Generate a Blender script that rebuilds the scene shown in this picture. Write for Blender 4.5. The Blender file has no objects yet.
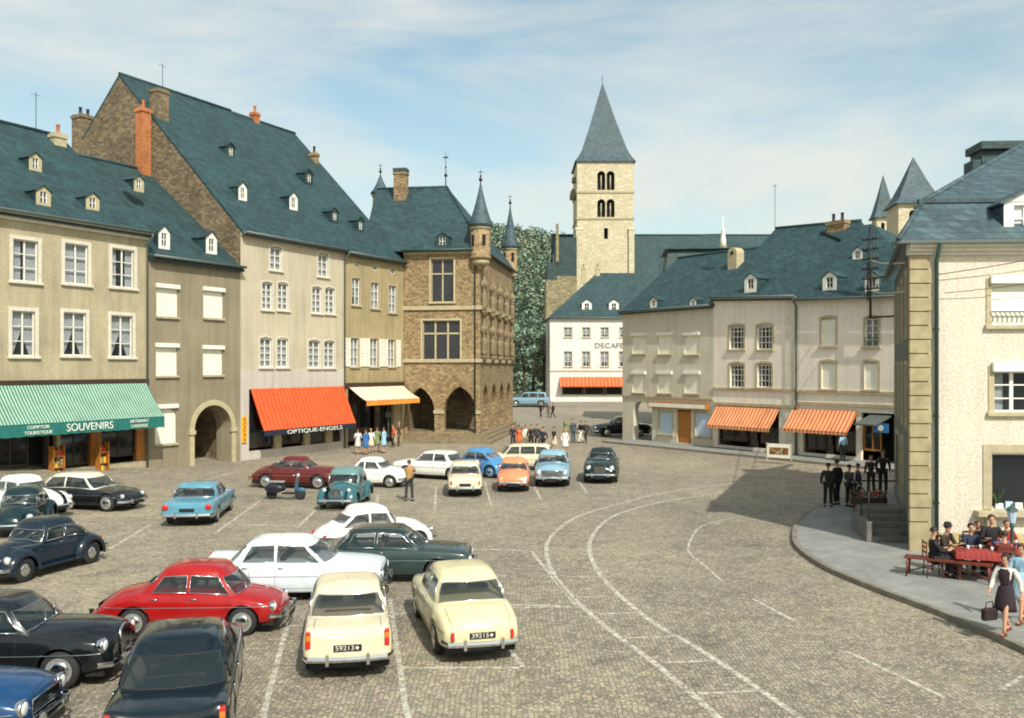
import bpy, bmesh, math, random
from mathutils import Vector, Matrix
R = math.radians
random.seed(7)
scene = bpy.context.scene
COL = scene.collection
CAMH, F, HX, HY = 5.4, 900.0, 512.0, 368.0

def gz(x, y):
    l = -x - 17.3
    l = 0.17 * (l + math.sqrt(l * l + 0.25)) / 2 if l > -6 else 0.0
    t = min(1, max(0, (y - 98) / 20.0)); t = t * t * (3 - 2 * t)
    return min(l, 2.5) * min(1, max(0, (y - 26) / 12.0)) + 0.9 * t

def G(px, py):
    """ground point seen at a picture position"""
    z = 0.0
    for _ in range(8):
        Y = (CAMH - z) * F / (py - HY); X = (px - HX) / F * Y; z = gz(X, Y)
    return Vector((X, Y, z))

def tag(o, label=None, cat=None, group=None, kind=None):
    if label: o['label'] = label
    if cat: o['category'] = cat
    if group: o['group'] = group
    if kind: o['kind'] = kind
    return o

def empty(name, loc=(0, 0, 0), rz=0.0, label=None, cat=None, group=None):
    o = bpy.data.objects.new(name, None); COL.objects.link(o)
    o.location = loc; o.rotation_euler = (0, 0, rz); o.empty_display_size = 0.3
    return tag(o, label, cat, group)

def copy_tree(o, parent=None):
    c = o.copy(); COL.objects.link(c); c.parent = parent
    for ch in list(KIDS.get(o.name, [])):
        d = copy_tree(ch, c)
    return c
KIDS = {}

class MB:
    def __init__(s): s.v = []; s.f = []; s.m = []; s.s = []
    def add(s, vs, fs, m=0, smooth=False):
        b = len(s.v); s.v += [tuple(p) for p in vs]
        for f in fs: s.f.append([b + i for i in f]); s.m.append(m); s.s.append(smooth)
    def quad(s, a, b, c, d, m=0): s.add([a, b, c, d], [(0, 1, 2, 3)], m)
    def poly(s, pts, m=0): s.add(pts, [tuple(range(len(pts)))], m)
    def box(s, x0, y0, z0, x1, y1, z1, m=0):
        if x0 > x1: x0, x1 = x1, x0
        if y0 > y1: y0, y1 = y1, y0
        if z0 > z1: z0, z1 = z1, z0
        s.add([(x0,y0,z0),(x1,y0,z0),(x1,y1,z0),(x0,y1,z0),(x0,y0,z1),(x1,y0,z1),(x1,y1,z1),(x0,y1,z1)],
              [(0,3,2,1),(4,5,6,7),(0,1,5,4),(1,2,6,5),(2,3,7,6),(3,0,4,7)], m)
    def slab(s, pts, thick, m=0):
        """polygon thickened along minus its normal"""
        P = [Vector(p) for p in pts]; n = (P[1]-P[0]).cross(P[2]-P[0])
        if n.z < 0: P.reverse(); n = -n
        n.normalize(); k = len(P); Q = [p - n * thick for p in P]
        fs = [tuple(range(k)), tuple(range(2*k-1, k-1, -1))]
        for i in range(k): j = (i+1) % k; fs.append((i, i+k, j+k, j))
        s.add(P + Q, fs, m)
    def prism(s, pts, z0, z1, m=0):
        k = len(pts); P = [(p[0], p[1], z0) for p in pts] + [(p[0], p[1], z1) for p in pts]
        fs = [tuple(range(k-1, -1, -1)), tuple(range(k, 2*k))]
        for i in range(k): j = (i+1) % k; fs.append((i, j, j+k, i+k))
        s.add(P, fs, m)
    def tube(s, pts, r, n=8, m=0, cap=True, smooth=True, closed=False):
        P = [Vector(p) for p in pts]; rs = r if isinstance(r, (list, tuple)) else [r]*len(P)
        rings = []; up = None
        for i, p in enumerate(P):
            if closed: d = P[(i+1) % len(P)] - P[i-1]
            else: d = P[min(i+1, len(P)-1)] - P[max(i-1, 0)]
            d.normalize()
            if up is None:
                up = Vector((0,0,1)) if abs(d.z) < .9 else Vector((1,0,0))
            a = d.cross(up)
            if a.length < 1e-5: a = d.cross(Vector((0,1,0)))
            a.normalize(); b = a.cross(d); up = b
            rings.append([p + a*math.cos(2*math.pi*k/n)*rs[i] + b*math.sin(2*math.pi*k/n)*rs[i] for k in range(n)])
        s.loft(rings, m, cap, smooth, wrap=closed)
    def loft(s, rings, m=0, cap=True, smooth=True, wrap=False):
        n = len(rings[0]); b = len(s.v); k = len(rings)
        for rg in rings: s.v += [tuple(p) for p in rg]
        for i in range(k if wrap else k-1):
            j = (i+1) % k
            for q in range(n):
                t = (q+1) % n
                s.f.append([b+i*n+q, b+i*n+t, b+j*n+t, b+j*n+q]); s.m.append(m); s.s.append(smooth)
        if cap and not wrap:
            s.f.append([b+q for q in range(n-1, -1, -1)]); s.m.append(m); s.s.append(False)
            s.f.append([b+(k-1)*n+q for q in range(n)]); s.m.append(m); s.s.append(False)
    def grid(s, rows, m=0, smooth=True, flip=False):
        n = len(rows[0]); b = len(s.v)
        for rg in rows: s.v += [tuple(p) for p in rg]
        for i in range(len(rows)-1):
            for q in range(n-1):
                f = [b+i*n+q, b+i*n+q+1, b+(i+1)*n+q+1, b+(i+1)*n+q]
                if flip: f.reverse()
                s.f.append(f); s.m.append(m); s.s.append(smooth)
    def lathe(s, prof, c=(0,0,0), axis='z', n=20, m=0, smooth=True, cap=True):
        rings = []
        for r, h in prof:
            rg = []
            for k in range(n):
                a = 2*math.pi*k/n; p, q = r*math.cos(a), r*math.sin(a)
                if axis == 'z': rg.append((c[0]+p, c[1]+q, c[2]+h))
                elif axis == 'y': rg.append((c[0]+p, c[1]+h, c[2]-q))
                else: rg.append((c[0]+h, c[1]+p, c[2]+q))
            rings.append(rg)
        s.loft(rings, m, cap, smooth)
    def ball(s, c, rx, ry=None, rz=None, n=12, m=0, k=8):
        ry = ry or rx; rz = rz or rx
        rings = [[(c[0]+rx*math.sin(math.pi*i/k)*math.cos(2*math.pi*j/n), c[1]+ry*math.sin(math.pi*i/k)*math.sin(2*math.pi*j/n),
                   c[2]-rz*math.cos(math.pi*i/k)) for j in range(n)] for i in range(k+1)]
        rings[0] = [(c[0]+(p[0]-c[0])*.01, c[1], c[2]-rz) for p in rings[1]]; rings[-1] = [(c[0]+(p[0]-c[0])*.01, c[1], c[2]+rz) for p in rings[1]]
        s.loft(rings, m, True, True)
    def mirror_y(s):
        b = len(s.v); s.v += [(x, -y, z) for x, y, z in s.v]; k = len(s.f)
        for i in range(k): s.f.append([b+q for q in reversed(s.f[i])]); s.m.append(s.m[i]); s.s.append(s.s[i])
    def build(s, name, mats, parent=None, weld=False, bevel=0):
        me = bpy.data.meshes.new(name); me.from_pydata(s.v, [], s.f)
        if not isinstance(mats, (list, tuple)): mats = [mats]
        for mt in mats: me.materials.append(mt)
        me.polygons.foreach_set('material_index', s.m); me.polygons.foreach_set('use_smooth', s.s)
        if weld:
            bm = bmesh.new(); bm.from_mesh(me); bmesh.ops.remove_doubles(bm, verts=bm.verts, dist=1e-4)
            bmesh.ops.recalc_face_normals(bm, faces=bm.faces); bm.to_mesh(me); bm.free()
        me.update()
        o = bpy.data.objects.new(name, me); COL.objects.link(o); o.parent = parent
        if parent: KIDS.setdefault(parent.name, []).append(o)
        if bevel:
            md = o.modifiers.new('Bevel', 'BEVEL'); md.width = bevel; md.segments = 2; md.limit_method = 'ANGLE'
        return o

# ---------------------------------------------------------------- materials
def srgb(r, g, b):
    f = lambda c: ((c/255+.055)/1.055)**2.4 if c > 10 else c/255/12.92
    return (f(r), f(g), f(b), 1)
MATS = {}
def base_mat(name):
    m = bpy.data.materials.new(name); m.use_nodes = True
    nt = m.node_tree; b = nt.nodes['Principled BSDF']
    return m, nt, b
def N(nt, t, **k):
    n = nt.nodes.new(t)
    for a, v in k.items():
        if a in n.inputs: n.inputs[a].default_value = v
        else: setattr(n, a, v)
    return n
def ramp(nt, fac, c1, c2, p1=.3, p2=.7):
    r = nt.nodes.new('ShaderNodeValToRGB'); e = r.color_ramp.elements
    e[0].position = p1; e[0].color = c1; e[1].position = p2; e[1].color = c2
    nt.links.new(fac, r.inputs[0]); return r.outputs[0]
def mixc(nt, fac, a, b, mode='MIX'):
    m = nt.nodes.new('ShaderNodeMix'); m.data_type = 'RGBA'; m.blend_type = mode
    for s, v in ((m.inputs[0], fac), (m.inputs[6], a), (m.inputs[7], b)):
        if hasattr(v, 'is_output') or isinstance(v, bpy.types.NodeSocket): nt.links.new(v, s)
        else: s.default_value = v
    return m.outputs[2]
def sc_(c, k): return (min(1, c[0]*k), min(1, c[1]*k), min(1, c[2]*k), 1)
def plain(name, c, rough=.6, metal=0, coat=0, var=.12, scale=6, bump=0, spec=None):
    key = ('p', name)
    if key in MATS: return MATS[key]
    m, nt, b = base_mat(name)
    tc = N(nt, 'ShaderNodeTexCoord'); no = N(nt, 'ShaderNodeTexNoise', Scale=scale, Detail=4)
    nt.links.new(tc.outputs['Object'], no.inputs['Vector'])
    col = ramp(nt, no.outputs[0], sc_(c, 1-var), sc_(c, 1+var))
    nt.links.new(col, b.inputs['Base Color'])
    b.inputs['Roughness'].default_value = rough; b.inputs['Metallic'].default_value = metal
    b.inputs['Coat Weight'].default_value = coat; b.inputs['Coat Roughness'].default_value = .08
    if bump:
        bp = N(nt, 'ShaderNodeBump', Strength=bump, Distance=.02); nt.links.new(no.outputs[0], bp.inputs['Height']); nt.links.new(bp.outputs[0], b.inputs['Normal'])
    MATS[key] = m; return m
def plaster(name, c, dirt=.75, scale=1.0, rough=.9):
    """rendered wall: mottled, with rain streaks and grime patches"""
    m, nt, b = base_mat(name); tc = N(nt, 'ShaderNodeTexCoord')
    n1 = N(nt, 'ShaderNodeTexNoise', Scale=.35*scale, Detail=6, Roughness=.65); nt.links.new(tc.outputs['Object'], n1.inputs['Vector'])
    mp = N(nt, 'ShaderNodeMapping'); mp.inputs['Scale'].default_value = (2.2, 2.2, .18); nt.links.new(tc.outputs['Object'], mp.inputs[0])
    n2 = N(nt, 'ShaderNodeTexNoise', Scale=1.3, Detail=5, Roughness=.6); nt.links.new(mp.outputs[0], n2.inputs['Vector'])
    n3 = N(nt, 'ShaderNodeTexNoise', Scale=14, Detail=3); nt.links.new(tc.outputs['Object'], n3.inputs['Vector'])
    a = ramp(nt, n1.outputs[0], sc_(c, dirt), c, .35, .62)
    s = ramp(nt, n2.outputs[0], sc_((1,1,1,1), dirt-.04), (1,1,1,1), .30, .56)
    x = mixc(nt, .8, a, s, 'MULTIPLY')
    g = ramp(nt, n3.outputs[0], (.74,.74,.74,1), (1.05,1.05,1.05,1), .32, .68)
    x = mixc(nt, 1.0, x, g, 'MULTIPLY'); nt.links.new(x, b.inputs['Base Color'])
    b.inputs['Roughness'].default_value = rough
    bp = N(nt, 'ShaderNodeBump', Strength=.35, Distance=.03); nt.links.new(n3.outputs[0], bp.inputs['Height']); nt.links.new(bp.outputs[0], b.inputs['Normal'])
    return m
def stone(name, c1, c2, cm, sx=2.2, sz=3.6, rough=.9, grime=.7):
    """irregular rubble or ashlar, long side along the wall"""
    m, nt, b = base_mat(name); tc = N(nt, 'ShaderNodeTexCoord')
    mp = N(nt, 'ShaderNodeMapping'); mp.inputs['Scale'].default_value = (sx, sx, sz); nt.links.new(tc.outputs['Object'], mp.inputs[0])
    vo = N(nt, 'ShaderNodeTexVoronoi', Scale=1.0); nt.links.new(mp.outputs[0], vo.inputs['Vector'])
    ve = N(nt, 'ShaderNodeTexVoronoi', feature='DISTANCE_TO_EDGE', Scale=1.0); nt.links.new(mp.outputs[0], ve.inputs['Vector'])
    sep = N(nt, 'ShaderNodeSeparateColor'); nt.links.new(vo.outputs['Color'], sep.inputs[0])
    a = ramp(nt, sep.outputs[0], c1, c2, .1, .9)
    e = ramp(nt, ve.outputs['Distance'], (0,0,0,1), (1,1,1,1), .02, .09)
    x = mixc(nt, e, cm, a)
    n1 = N(nt, 'ShaderNodeTexNoise', Scale=.4, Detail=6, Roughness=.7); nt.links.new(tc.outputs['Object'], n1.inputs['Vector'])
    g = ramp(nt, n1.outputs[0], sc_((1,1,1,1), grime), (1,1,1,1), .35, .6)
    x = mixc(nt, 1.0, x, g, 'MULTIPLY')
    n3 = N(nt, 'ShaderNodeTexNoise', Scale=9, Detail=4); nt.links.new(tc.outputs['Object'], n3.inputs['Vector'])
    x = mixc(nt, 1.0, x, ramp(nt, n3.outputs[0], (.72,.72,.72,1), (1.1,1.1,1.1,1), .3, .7), 'MULTIPLY')
    nt.links.new(x, b.inputs['Base Color']); b.inputs['Roughness'].default_value = rough
    bp = N(nt, 'ShaderNodeBump', Strength=.5, Distance=.04); nt.links.new(e, bp.inputs['Height']); nt.links.new(bp.outputs[0], b.inputs['Normal'])
    return m
def slate(name, c, var=.28):
    m, nt, b = base_mat(name); tc = N(nt, 'ShaderNodeTexCoord')
    sp = N(nt, 'ShaderNodeSeparateXYZ'); nt.links.new(tc.outputs['Object'], sp.inputs[0])
    ad = N(nt, 'ShaderNodeMath', operation='ADD'); nt.links.new(sp.outputs[0], ad.inputs[0]); nt.links.new(sp.outputs[1], ad.inputs[1])
    cb = N(nt, 'ShaderNodeCombineXYZ'); nt.links.new(ad.outputs[0], cb.inputs[0]); nt.links.new(sp.outputs[2], cb.inputs[1])
    br = N(nt, 'ShaderNodeTexBrick', Scale=1.7); br.inputs['Mortar Size'].default_value = .018
    br.inputs['Color1'].default_value = sc_(c, 1-var); br.inputs['Color2'].default_value = sc_(c, 1+var); br.inputs['Mortar'].default_value = sc_(c, .45)
    br.inputs['Brick Width'].default_value = .6; br.inputs['Row Height'].default_value = .35
    nt.links.new(cb.outputs[0], br.inputs['Vector'])
    n1 = N(nt, 'ShaderNodeTexNoise', Scale=.5, Detail=6, Roughness=.7); nt.links.new(tc.outputs['Object'], n1.inputs['Vector'])
    x = mixc(nt, .9, br.outputs[0], ramp(nt, n1.outputs[0], (.74,.78,.74,1), (1.1,1.1,1.1,1), .35, .65), 'MULTIPLY')
    n2 = N(nt, 'ShaderNodeTexNoise', Scale=5, Detail=4); nt.links.new(tc.outputs['Object'], n2.inputs['Vector'])
    x = mixc(nt, .6, x, ramp(nt, n2.outputs[0], (.5,.56,.52,1), (1.35,1.3,1.25,1), .3, .7), 'MULTIPLY')
    nt.links.new(x, b.inputs['Base Color']); b.inputs['Roughness'].default_value = .62
    bp = N(nt, 'ShaderNodeBump', Strength=.5, Distance=.03); nt.links.new(br.outputs['Fac'], bp.inputs['Height']); bp.invert = True
    nt.links.new(bp.outputs[0], b.inputs['Normal'])
    return m
def stripes(name, c1, c2, period, axis=0, rough=.8, duty=.5, check=None):
    m, nt, b = base_mat(name); tc = N(nt, 'ShaderNodeTexCoord'); sp = N(nt, 'ShaderNodeSeparateXYZ'); nt.links.new(tc.outputs['Object'], sp.inputs[0])
    def band(i, per, du):
        d = N(nt, 'ShaderNodeMath', operation='DIVIDE'); nt.links.new(sp.outputs[i], d.inputs[0]); d.inputs[1].default_value = per
        fr = N(nt, 'ShaderNodeMath', operation='FRACT'); nt.links.new(d.outputs[0], fr.inputs[0])
        g = N(nt, 'ShaderNodeMath', operation='GREATER_THAN'); nt.links.new(fr.outputs[0], g.inputs[0]); g.inputs[1].default_value = du
        return g.outputs[0]
    x = mixc(nt, band(axis, period, duty), c1, c2)
    if check: x = mixc(nt, band(check[0], check[1], .5), x, mixc(nt, .5, x, c2), 'MIX')
    n1 = N(nt, 'ShaderNodeTexNoise', Scale=1.5, Detail=5); nt.links.new(tc.outputs['Object'], n1.inputs['Vector'])
    x = mixc(nt, 1.0, x, ramp(nt, n1.outputs[0], (.8,.8,.8,1), (1,1,1,1), .3, .6), 'MULTIPLY')
    nt.links.new(x, b.inputs['Base Color']); b.inputs['Roughness'].default_value = rough
    return m
def glassmat(name, tint=(.02,.025,.03,1), alpha=.45):
    m, nt, b = base_mat(name); b.inputs['Base Color'].default_value = tint
    b.inputs['Roughness'].default_value = .06; b.inputs['Specular IOR Level'].default_value = .8
    b.inputs['Alpha'].default_value = alpha
    n = N(nt, 'ShaderNodeTexNoise', Scale=1.2, Detail=1); tc = N(nt, 'ShaderNodeTexCoord'); nt.links.new(tc.outputs['Object'], n.inputs['Vector'])
    bp = N(nt, 'ShaderNodeBump', Strength=.04, Distance=.05); nt.links.new(n.outputs[0], bp.inputs['Height']); nt.links.new(bp.outputs[0], b.inputs['Normal'])
    return m
M = {}
M['glass'] = glassmat('window_glass', (.03,.04,.045,1), .22)
M['carglass'] = glassmat('car_glass', (.02,.035,.04,1), .5)
M['shopglass'] = glassmat('shop_glass', (.015,.02,.02,1), .72)
M['white'] = plain('white_paint', srgb(226,224,212), .5, var=.05)
M['shutter'] = plain('cream_shutter', srgb(232,228,210), .6, var=.06, scale=2)
M['whitest'] = plain('white_stone_trim', srgb(206,200,182), .8, var=.1, scale=4)
M['rooflead'] = plain('grey_lettering', srgb(110,116,120), .6)
M['quoin'] = plain('tan_quoin_stone', srgb(160,146,112), .85, var=.2, scale=3, bump=.3)
M['stepstone'] = plain('shaded_step_stone', srgb(104,102,94), .85, var=.25, scale=4, bump=.3)  # grey darkened so the colour itself carries the shade on the steps
M['oldstone'] = plain('weathered_stone', srgb(128,114,88), .9, var=.3, scale=3, bump=.4)
M['stonetrim'] = plain('stone_trim', srgb(172,160,130), .85, var=.16, scale=4, bump=.3)
M['yellowtrim'] = plain('yellow_stone_trim', srgb(178,166,132), .85, var=.12, scale=4, bump=.3)
M['curtain'] = plain('lace_curtain', srgb(214,218,220), .9, var=.16, scale=9)
M['dark'] = plain('dark_interior', (.012,.011,.010,1), .9)
M['darkwood'] = plain('dark_wood', srgb(58,44,34), .6, scale=8)
M['wood'] = plain('orange_wood', srgb(168,108,44), .55, scale=10, var=.3)
M['lead'] = plain('lead_glazing', (.03,.03,.032,1), .25, var=.5, scale=12)
M['gutter'] = plain('zinc_gutter', srgb(96,104,100), .5, metal=.3)
M['greenpipe'] = plain('green_drainpipe', srgb(52,78,72), .5)
M['iron'] = plain('dark_iron', (.03,.03,.032,1), .5, metal=.5)
M['brick'] = stone('red_brick', srgb(190,104,56), srgb(212,134,78), srgb(190,140,96), 6, 14)
M['slateroof'] = slate('slate_teal', srgb(40,68,72))
M['slateroof2'] = slate('slate_grey_blue', srgb(66,86,94))
M['slatedark'] = slate('slate_dark', srgb(50,72,72))
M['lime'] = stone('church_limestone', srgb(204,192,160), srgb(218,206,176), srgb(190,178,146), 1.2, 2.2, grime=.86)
M['limedark'] = stone('darker_church_stone', srgb(148,138,104), srgb(172,160,124), srgb(120,112,84), 1.2, 2.2)  # darker tones of the church limestone
M['tanrubble'] = stone('tan_rubble', srgb(126,106,76), srgb(180,154,112), srgb(150,130,98), 4.2, 7.5, grime=.82)
M['gablestone'] = stone('gable_rubble', srgb(112,96,74), srgb(152,134,104), srgb(128,112,88), 3.2, 6.5, grime=.65)
M['goods'] = stone('shop_goods', srgb(150,90,40), srgb(200,180,130), srgb(40,30,24), 5, 7, grime=.6)
# ---------------------------------------------------------------- camera, light, sky
cam = bpy.data.cameras.new('camera'); co = bpy.data.objects.new('camera', cam); COL.objects.link(co)
co.location = (0, 0, CAMH); co.rotation_euler = (R(90), 0, 0)
cam.sensor_width = 36; cam.lens = F / 1024 * 36; cam.shift_y = 9 / 1024; cam.clip_end = 3000; cam.clip_start = .1
scene.camera = co
SUN_EL, SUN_D = R(45), Vector((.40, -.9165))     # direction on the ground towards the sun
sd = Vector((SUN_D.x*math.cos(SUN_EL), SUN_D.y*math.cos(SUN_EL), math.sin(SUN_EL)))
sl = bpy.data.lights.new('sun', 'SUN'); so = bpy.data.objects.new('sun', sl); COL.objects.link(so)
sl.energy = 3.5; sl.angle = R(.7); sl.color = (1, .955, .88)
so.rotation_euler = sd.to_track_quat('Z', 'Y').to_euler()
w = bpy.data.worlds.new('World'); scene.world = w; w.use_nodes = True; nt = w.node_tree
bg = nt.nodes['Background']
sky = N(nt, 'ShaderNodeTexSky', sky_type='NISHITA', sun_disc=False)
sky.sun_elevation = SUN_EL; sky.sun_rotation = math.atan2(SUN_D.x, SUN_D.y)
sky.air_density = 1.0; sky.dust_density = 2.0; sky.ozone_density = 1.0
tc = N(nt, 'ShaderNodeTexCoord')
mp = N(nt, 'ShaderNodeMapping'); mp.inputs['Scale'].default_value = (1.0, 1.0, 3.6); mp.inputs['Rotation'].default_value = (R(8), R(-14), R(20)); mp.inputs['Location'].default_value = (1.15, .1, .35)
nt.links.new(tc.outputs['Generated'], mp.inputs[0])
n1 = N(nt, 'ShaderNodeTexNoise', Scale=2.1, Detail=9, Roughness=.56); n1.inputs['Distortion'].default_value = .35
nt.links.new(mp.outputs[0], n1.inputs['Vector'])
cl = ramp(nt, n1.outputs[0], (0,0,0,1), (1,1,1,1), .36, .64)
# thin haze cloud thickens towards the horizon
sp = N(nt, 'ShaderNodeSeparateXYZ'); nt.links.new(tc.outputs['Generated'], sp.inputs[0])
hz = N(nt, 'ShaderNodeMapRange'); nt.links.new(sp.outputs[2], hz.inputs[0]); hz.inputs[1].default_value = .05; hz.inputs[2].default_value = .36; hz.inputs[3].default_value = .62; hz.inputs[4].default_value = .0
mx = N(nt, 'ShaderNodeMath', operation='ADD', use_clamp=True); nt.links.new(cl, mx.inputs[0]); nt.links.new(hz.outputs[0], mx.inputs[1])
sc2 = N(nt, 'ShaderNodeMath', operation='MULTIPLY'); nt.links.new(mx.outputs[0], sc2.inputs[0]); sc2.inputs[1].default_value = .86
tint = mixc(nt, 1.0, sky.outputs[0], (.86, .99, .84, 1), 'MULTIPLY')
fin = mixc(nt, sc2.outputs[0], tint, (4.2, 4.22, 3.85, 1))
nt.links.new(fin, bg.inputs[0]); bg.inputs[1].default_value = .15
scene.view_settings.view_transform = 'Standard'; scene.view_settings.look = 'None'
scene.view_settings.exposure = .45; scene.view_settings.gamma = 1

scene.cycles.filter_width = 1.9
# ---------------------------------------------------------------- ground
def cobble():
    m, nt, b = base_mat('cobblestones'); tc = N(nt, 'ShaderNodeTexCoord')
    wn = N(nt, 'ShaderNodeTexNoise', Scale=.25, Detail=2); nt.links.new(tc.outputs['Object'], wn.inputs['Vector'])
    wv = mixc(nt, .35, tc.outputs['Object'], wn.outputs[1], 'ADD')
    vo = N(nt, 'ShaderNodeTexVoronoi', Scale=11.5); vo.inputs['Randomness'].default_value = .55; nt.links.new(wv, vo.inputs['Vector'])
    ve = N(nt, 'ShaderNodeTexVoronoi', feature='DISTANCE_TO_EDGE', Scale=11.5); ve.inputs['Randomness'].default_value = .55; nt.links.new(wv, ve.inputs['Vector'])
    sep = N(nt, 'ShaderNodeSeparateColor'); nt.links.new(vo.outputs['Color'], sep.inputs[0])
    a = ramp(nt, sep.outputs[0], srgb(138,128,110), srgb(181,169,146), 0, 1)
    a = mixc(nt, .08, a, vo.outputs['Color'], 'SOFT_LIGHT')
    e = ramp(nt, ve.outputs['Distance'], (0,0,0,1), (1,1,1,1), .02, .13)
    x = mixc(nt, e, srgb(118,110,95), a)
    n1 = N(nt, 'ShaderNodeTexNoise', Scale=.11, Detail=8, Roughness=.6); nt.links.new(tc.outputs['Object'], n1.inputs['Vector'])
    x = mixc(nt, 1, x, ramp(nt, n1.outputs[0], (.78,.80,.82,1), (1.08,1.07,1.03,1), .35, .65), 'MULTIPLY')
    n2 = N(nt, 'ShaderNodeTexNoise', Scale=.42, Detail=5, Roughness=.5); nt.links.new(tc.outputs['Object'], n2.inputs['Vector'])
    x = mixc(nt, 1, x, ramp(nt, n2.outputs[0], (.5,.5,.52,1), (1,1,1,1), .24, .36), 'MULTIPLY')
    n3 = N(nt, 'ShaderNodeTexNoise', Scale=2.3, Detail=5, Roughness=.7); nt.links.new(tc.outputs['Object'], n3.inputs['Vector'])
    x = mixc(nt, 1, x, ramp(nt, n3.outputs[0], (.74,.74,.74,1), (1.14,1.14,1.14,1), .3, .7), 'MULTIPLY')
    n4 = N(nt, 'ShaderNodeTexNoise', Scale=.9, Detail=3, Roughness=.5); n4.inputs['Distortion'].default_value = .6; nt.links.new(tc.outputs['Object'], n4.inputs['Vector'])
    x = mixc(nt, 1, x, ramp(nt, n4.outputs[0], (.62,.62,.64,1), (1,1,1,1), .26, .34), 'MULTIPLY')
    nt.links.new(x, b.inputs['Base Color']); b.inputs['Roughness'].default_value = .75
    bp = N(nt, 'ShaderNodeBump', Strength=.6, Distance=.02); nt.links.new(e, bp.inputs['Height']); nt.links.new(bp.outputs[0], b.inputs['Normal'])
    return m
def slabs_mat(name, c):
    m, nt, b = base_mat(name); tc = N(nt, 'ShaderNodeTexCoord')
    br = N(nt, 'ShaderNodeTexBrick', Scale=2.5); br.inputs['Color1'].default_value = sc_(c,.88); br.inputs['Color2'].default_value = sc_(c,1.1); br.inputs['Mortar'].default_value = sc_(c,.6); br.inputs['Mortar Size'].default_value=.015
    nt.links.new(tc.outputs['Object'], br.inputs['Vector'])
    n1 = N(nt, 'ShaderNodeTexNoise', Scale=.8, Detail=7, Roughness=.65); nt.links.new(tc.outputs['Object'], n1.inputs['Vector'])
    x = mixc(nt, 1, br.outputs[0], ramp(nt, n1.outputs[0], (.7,.7,.7,1), (1.1,1.1,1.1,1), .3, .7), 'MULTIPLY')
    nt.links.new(x, b.inputs['Base Color']); b.inputs['Roughness'].default_value = .85
    return m
M['cobble'] = cobble(); M['pave'] = slabs_mat('pavement_slabs', srgb(142,142,136)); M['kerb'] = plain('kerb_stone', srgb(120,114,100), .8, var=.25, scale=3)
def paint_mat():
    m, nt, b = base_mat('worn_road_paint'); tc = N(nt, 'ShaderNodeTexCoord')
    n = N(nt, 'ShaderNodeTexNoise', Scale=6, Detail=6, Roughness=.7); nt.links.new(tc.outputs['Object'], n.inputs['Vector'])
    b.inputs['Base Color'].default_value = srgb(214,208,190); b.inputs['Roughness'].default_value = .7
    nt.links.new(ramp(nt, n.outputs[0], (.1,.1,.1,1), (.8,.8,.8,1), .40, .58), b.inputs['Alpha'])
    return m
M['paint'] = paint_mat()
def axis(pts):
    out = []
    for (a, b, s) in pts:
        k = max(1, int(round((b-a)/s)))
        out += [a + (b-a)*i/k for i in range(k)]
    return out + [pts[-1][1]]
xs = axis([(-900,-60,120),(-60,-26,4),(-26,-14,.6),(-14,40,6),(40,900,120)])
ys = axis([(-60,24,14),(24,60,2),(60,96,6),(96,120,1.5),(120,400,40),(400,1400,200)])
g = MB(); g.grid([[(x, y, gz(x, y)) for x in xs] for y in ys], smooth=True)
tag(g.build('ground', M['cobble']), kind='structure')

def marking(pts, w=.11, name='road_marking', lift=.006):
    P = [G(*p) if len(p) == 2 else Vector(p) for p in pts]; m = MB(); L = []; Q = []
    fine = []
    for i in range(len(P)-1):
        k = max(1, int((P[i+1]-P[i]).length/1.0))
        fine += [P[i].lerp(P[i+1], j/k) for j in range(k)]
    fine.append(P[-1]); P = fine
    for i, p in enumerate(P):
        d = P[min(i+1, len(P)-1)] - P[max(i-1, 0)]; n = Vector((-d.y, d.x, 0)).normalized()*w/2
        a, b = p+n, p-n; L.append((a.x, a.y, gz(a.x,a.y)+lift)); Q.append((b.x, b.y, gz(b.x,b.y)+lift))
    m.grid([L, Q], smooth=False, flip=True)
    return tag(m.build(name, M['paint']), kind='structure')
def smoothpts(P, k=6):
    P = [G(*p) for p in P]; out = []
    for i in range(len(P)-1):
        p0, p1, p2, p3 = P[max(i-1,0)], P[i], P[i+1], P[min(i+2,len(P)-1)]
        for j in range(k):
            t = j/k
            out.append(.5*((2*p1)+(p2-p0)*t+(2*p0-5*p1+4*p2-p3)*t*t+(3*p1-p0-3*p2+p3)*t**3))
    out.append(P[-1]); return [tuple(p) for p in out]
marking(smoothpts([(807,480),(740,483),(669,492),(623,503),(577,517),(551,537),(547,557),(561,585),(602,624),(653,662),(702,703),(722,722)]), .13)
marking(smoothpts([(830,484),(760,488),(700,496),(653,504),(612,517),(592,537),(591,557),(607,583),(648,619),(705,653),(779,703),(806,722)]), .13)
for a, b in (((577,597),(607,597)),((597,614),(641,613)),((626,638),(678,637)),((660,663),(716,661)),((698,694),(760,691)),((566,577),(604,577))): marking([a, b], .08)
marking(smoothpts([(745,515),(705,525),(692,537),(689,552),(705,566),(722,581)]), .07)
marking([(753,599),(794,621)], .1); marking([(848,652),(898,676),(945,698)], .1); marking([(1000,690),(1024,676)], .08)
marking([(500,550),(531,551),(552,577),(577,606)], .1); marking([(506,608),(580,607)], .1)
for ln in ([(288,622),(266,705),(262,722)], [(390,600),(405,704),(409,722)], [(403,668),(519,668)], [(512,653),(523,667)], [(287,626),(304,626)],
           [(390,615),(412,612)], [(445,549),(516,550)], [(260,501),(214,534)], [(316,510),(297,528)], [(150,525),(110,549)], [(214,524),(300,526)],
           [(376,516),(378,494)], [(435,510),(436,487)], [(491,506),(485,482)], [(541,499),(533,485)], [(587,493),(579,482)], [(180,488),(240,470)],
           [(100,510),(150,500)], [(500,512),(470,512)], [(505,605),(560,606)]): marking(ln, .1)

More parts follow.
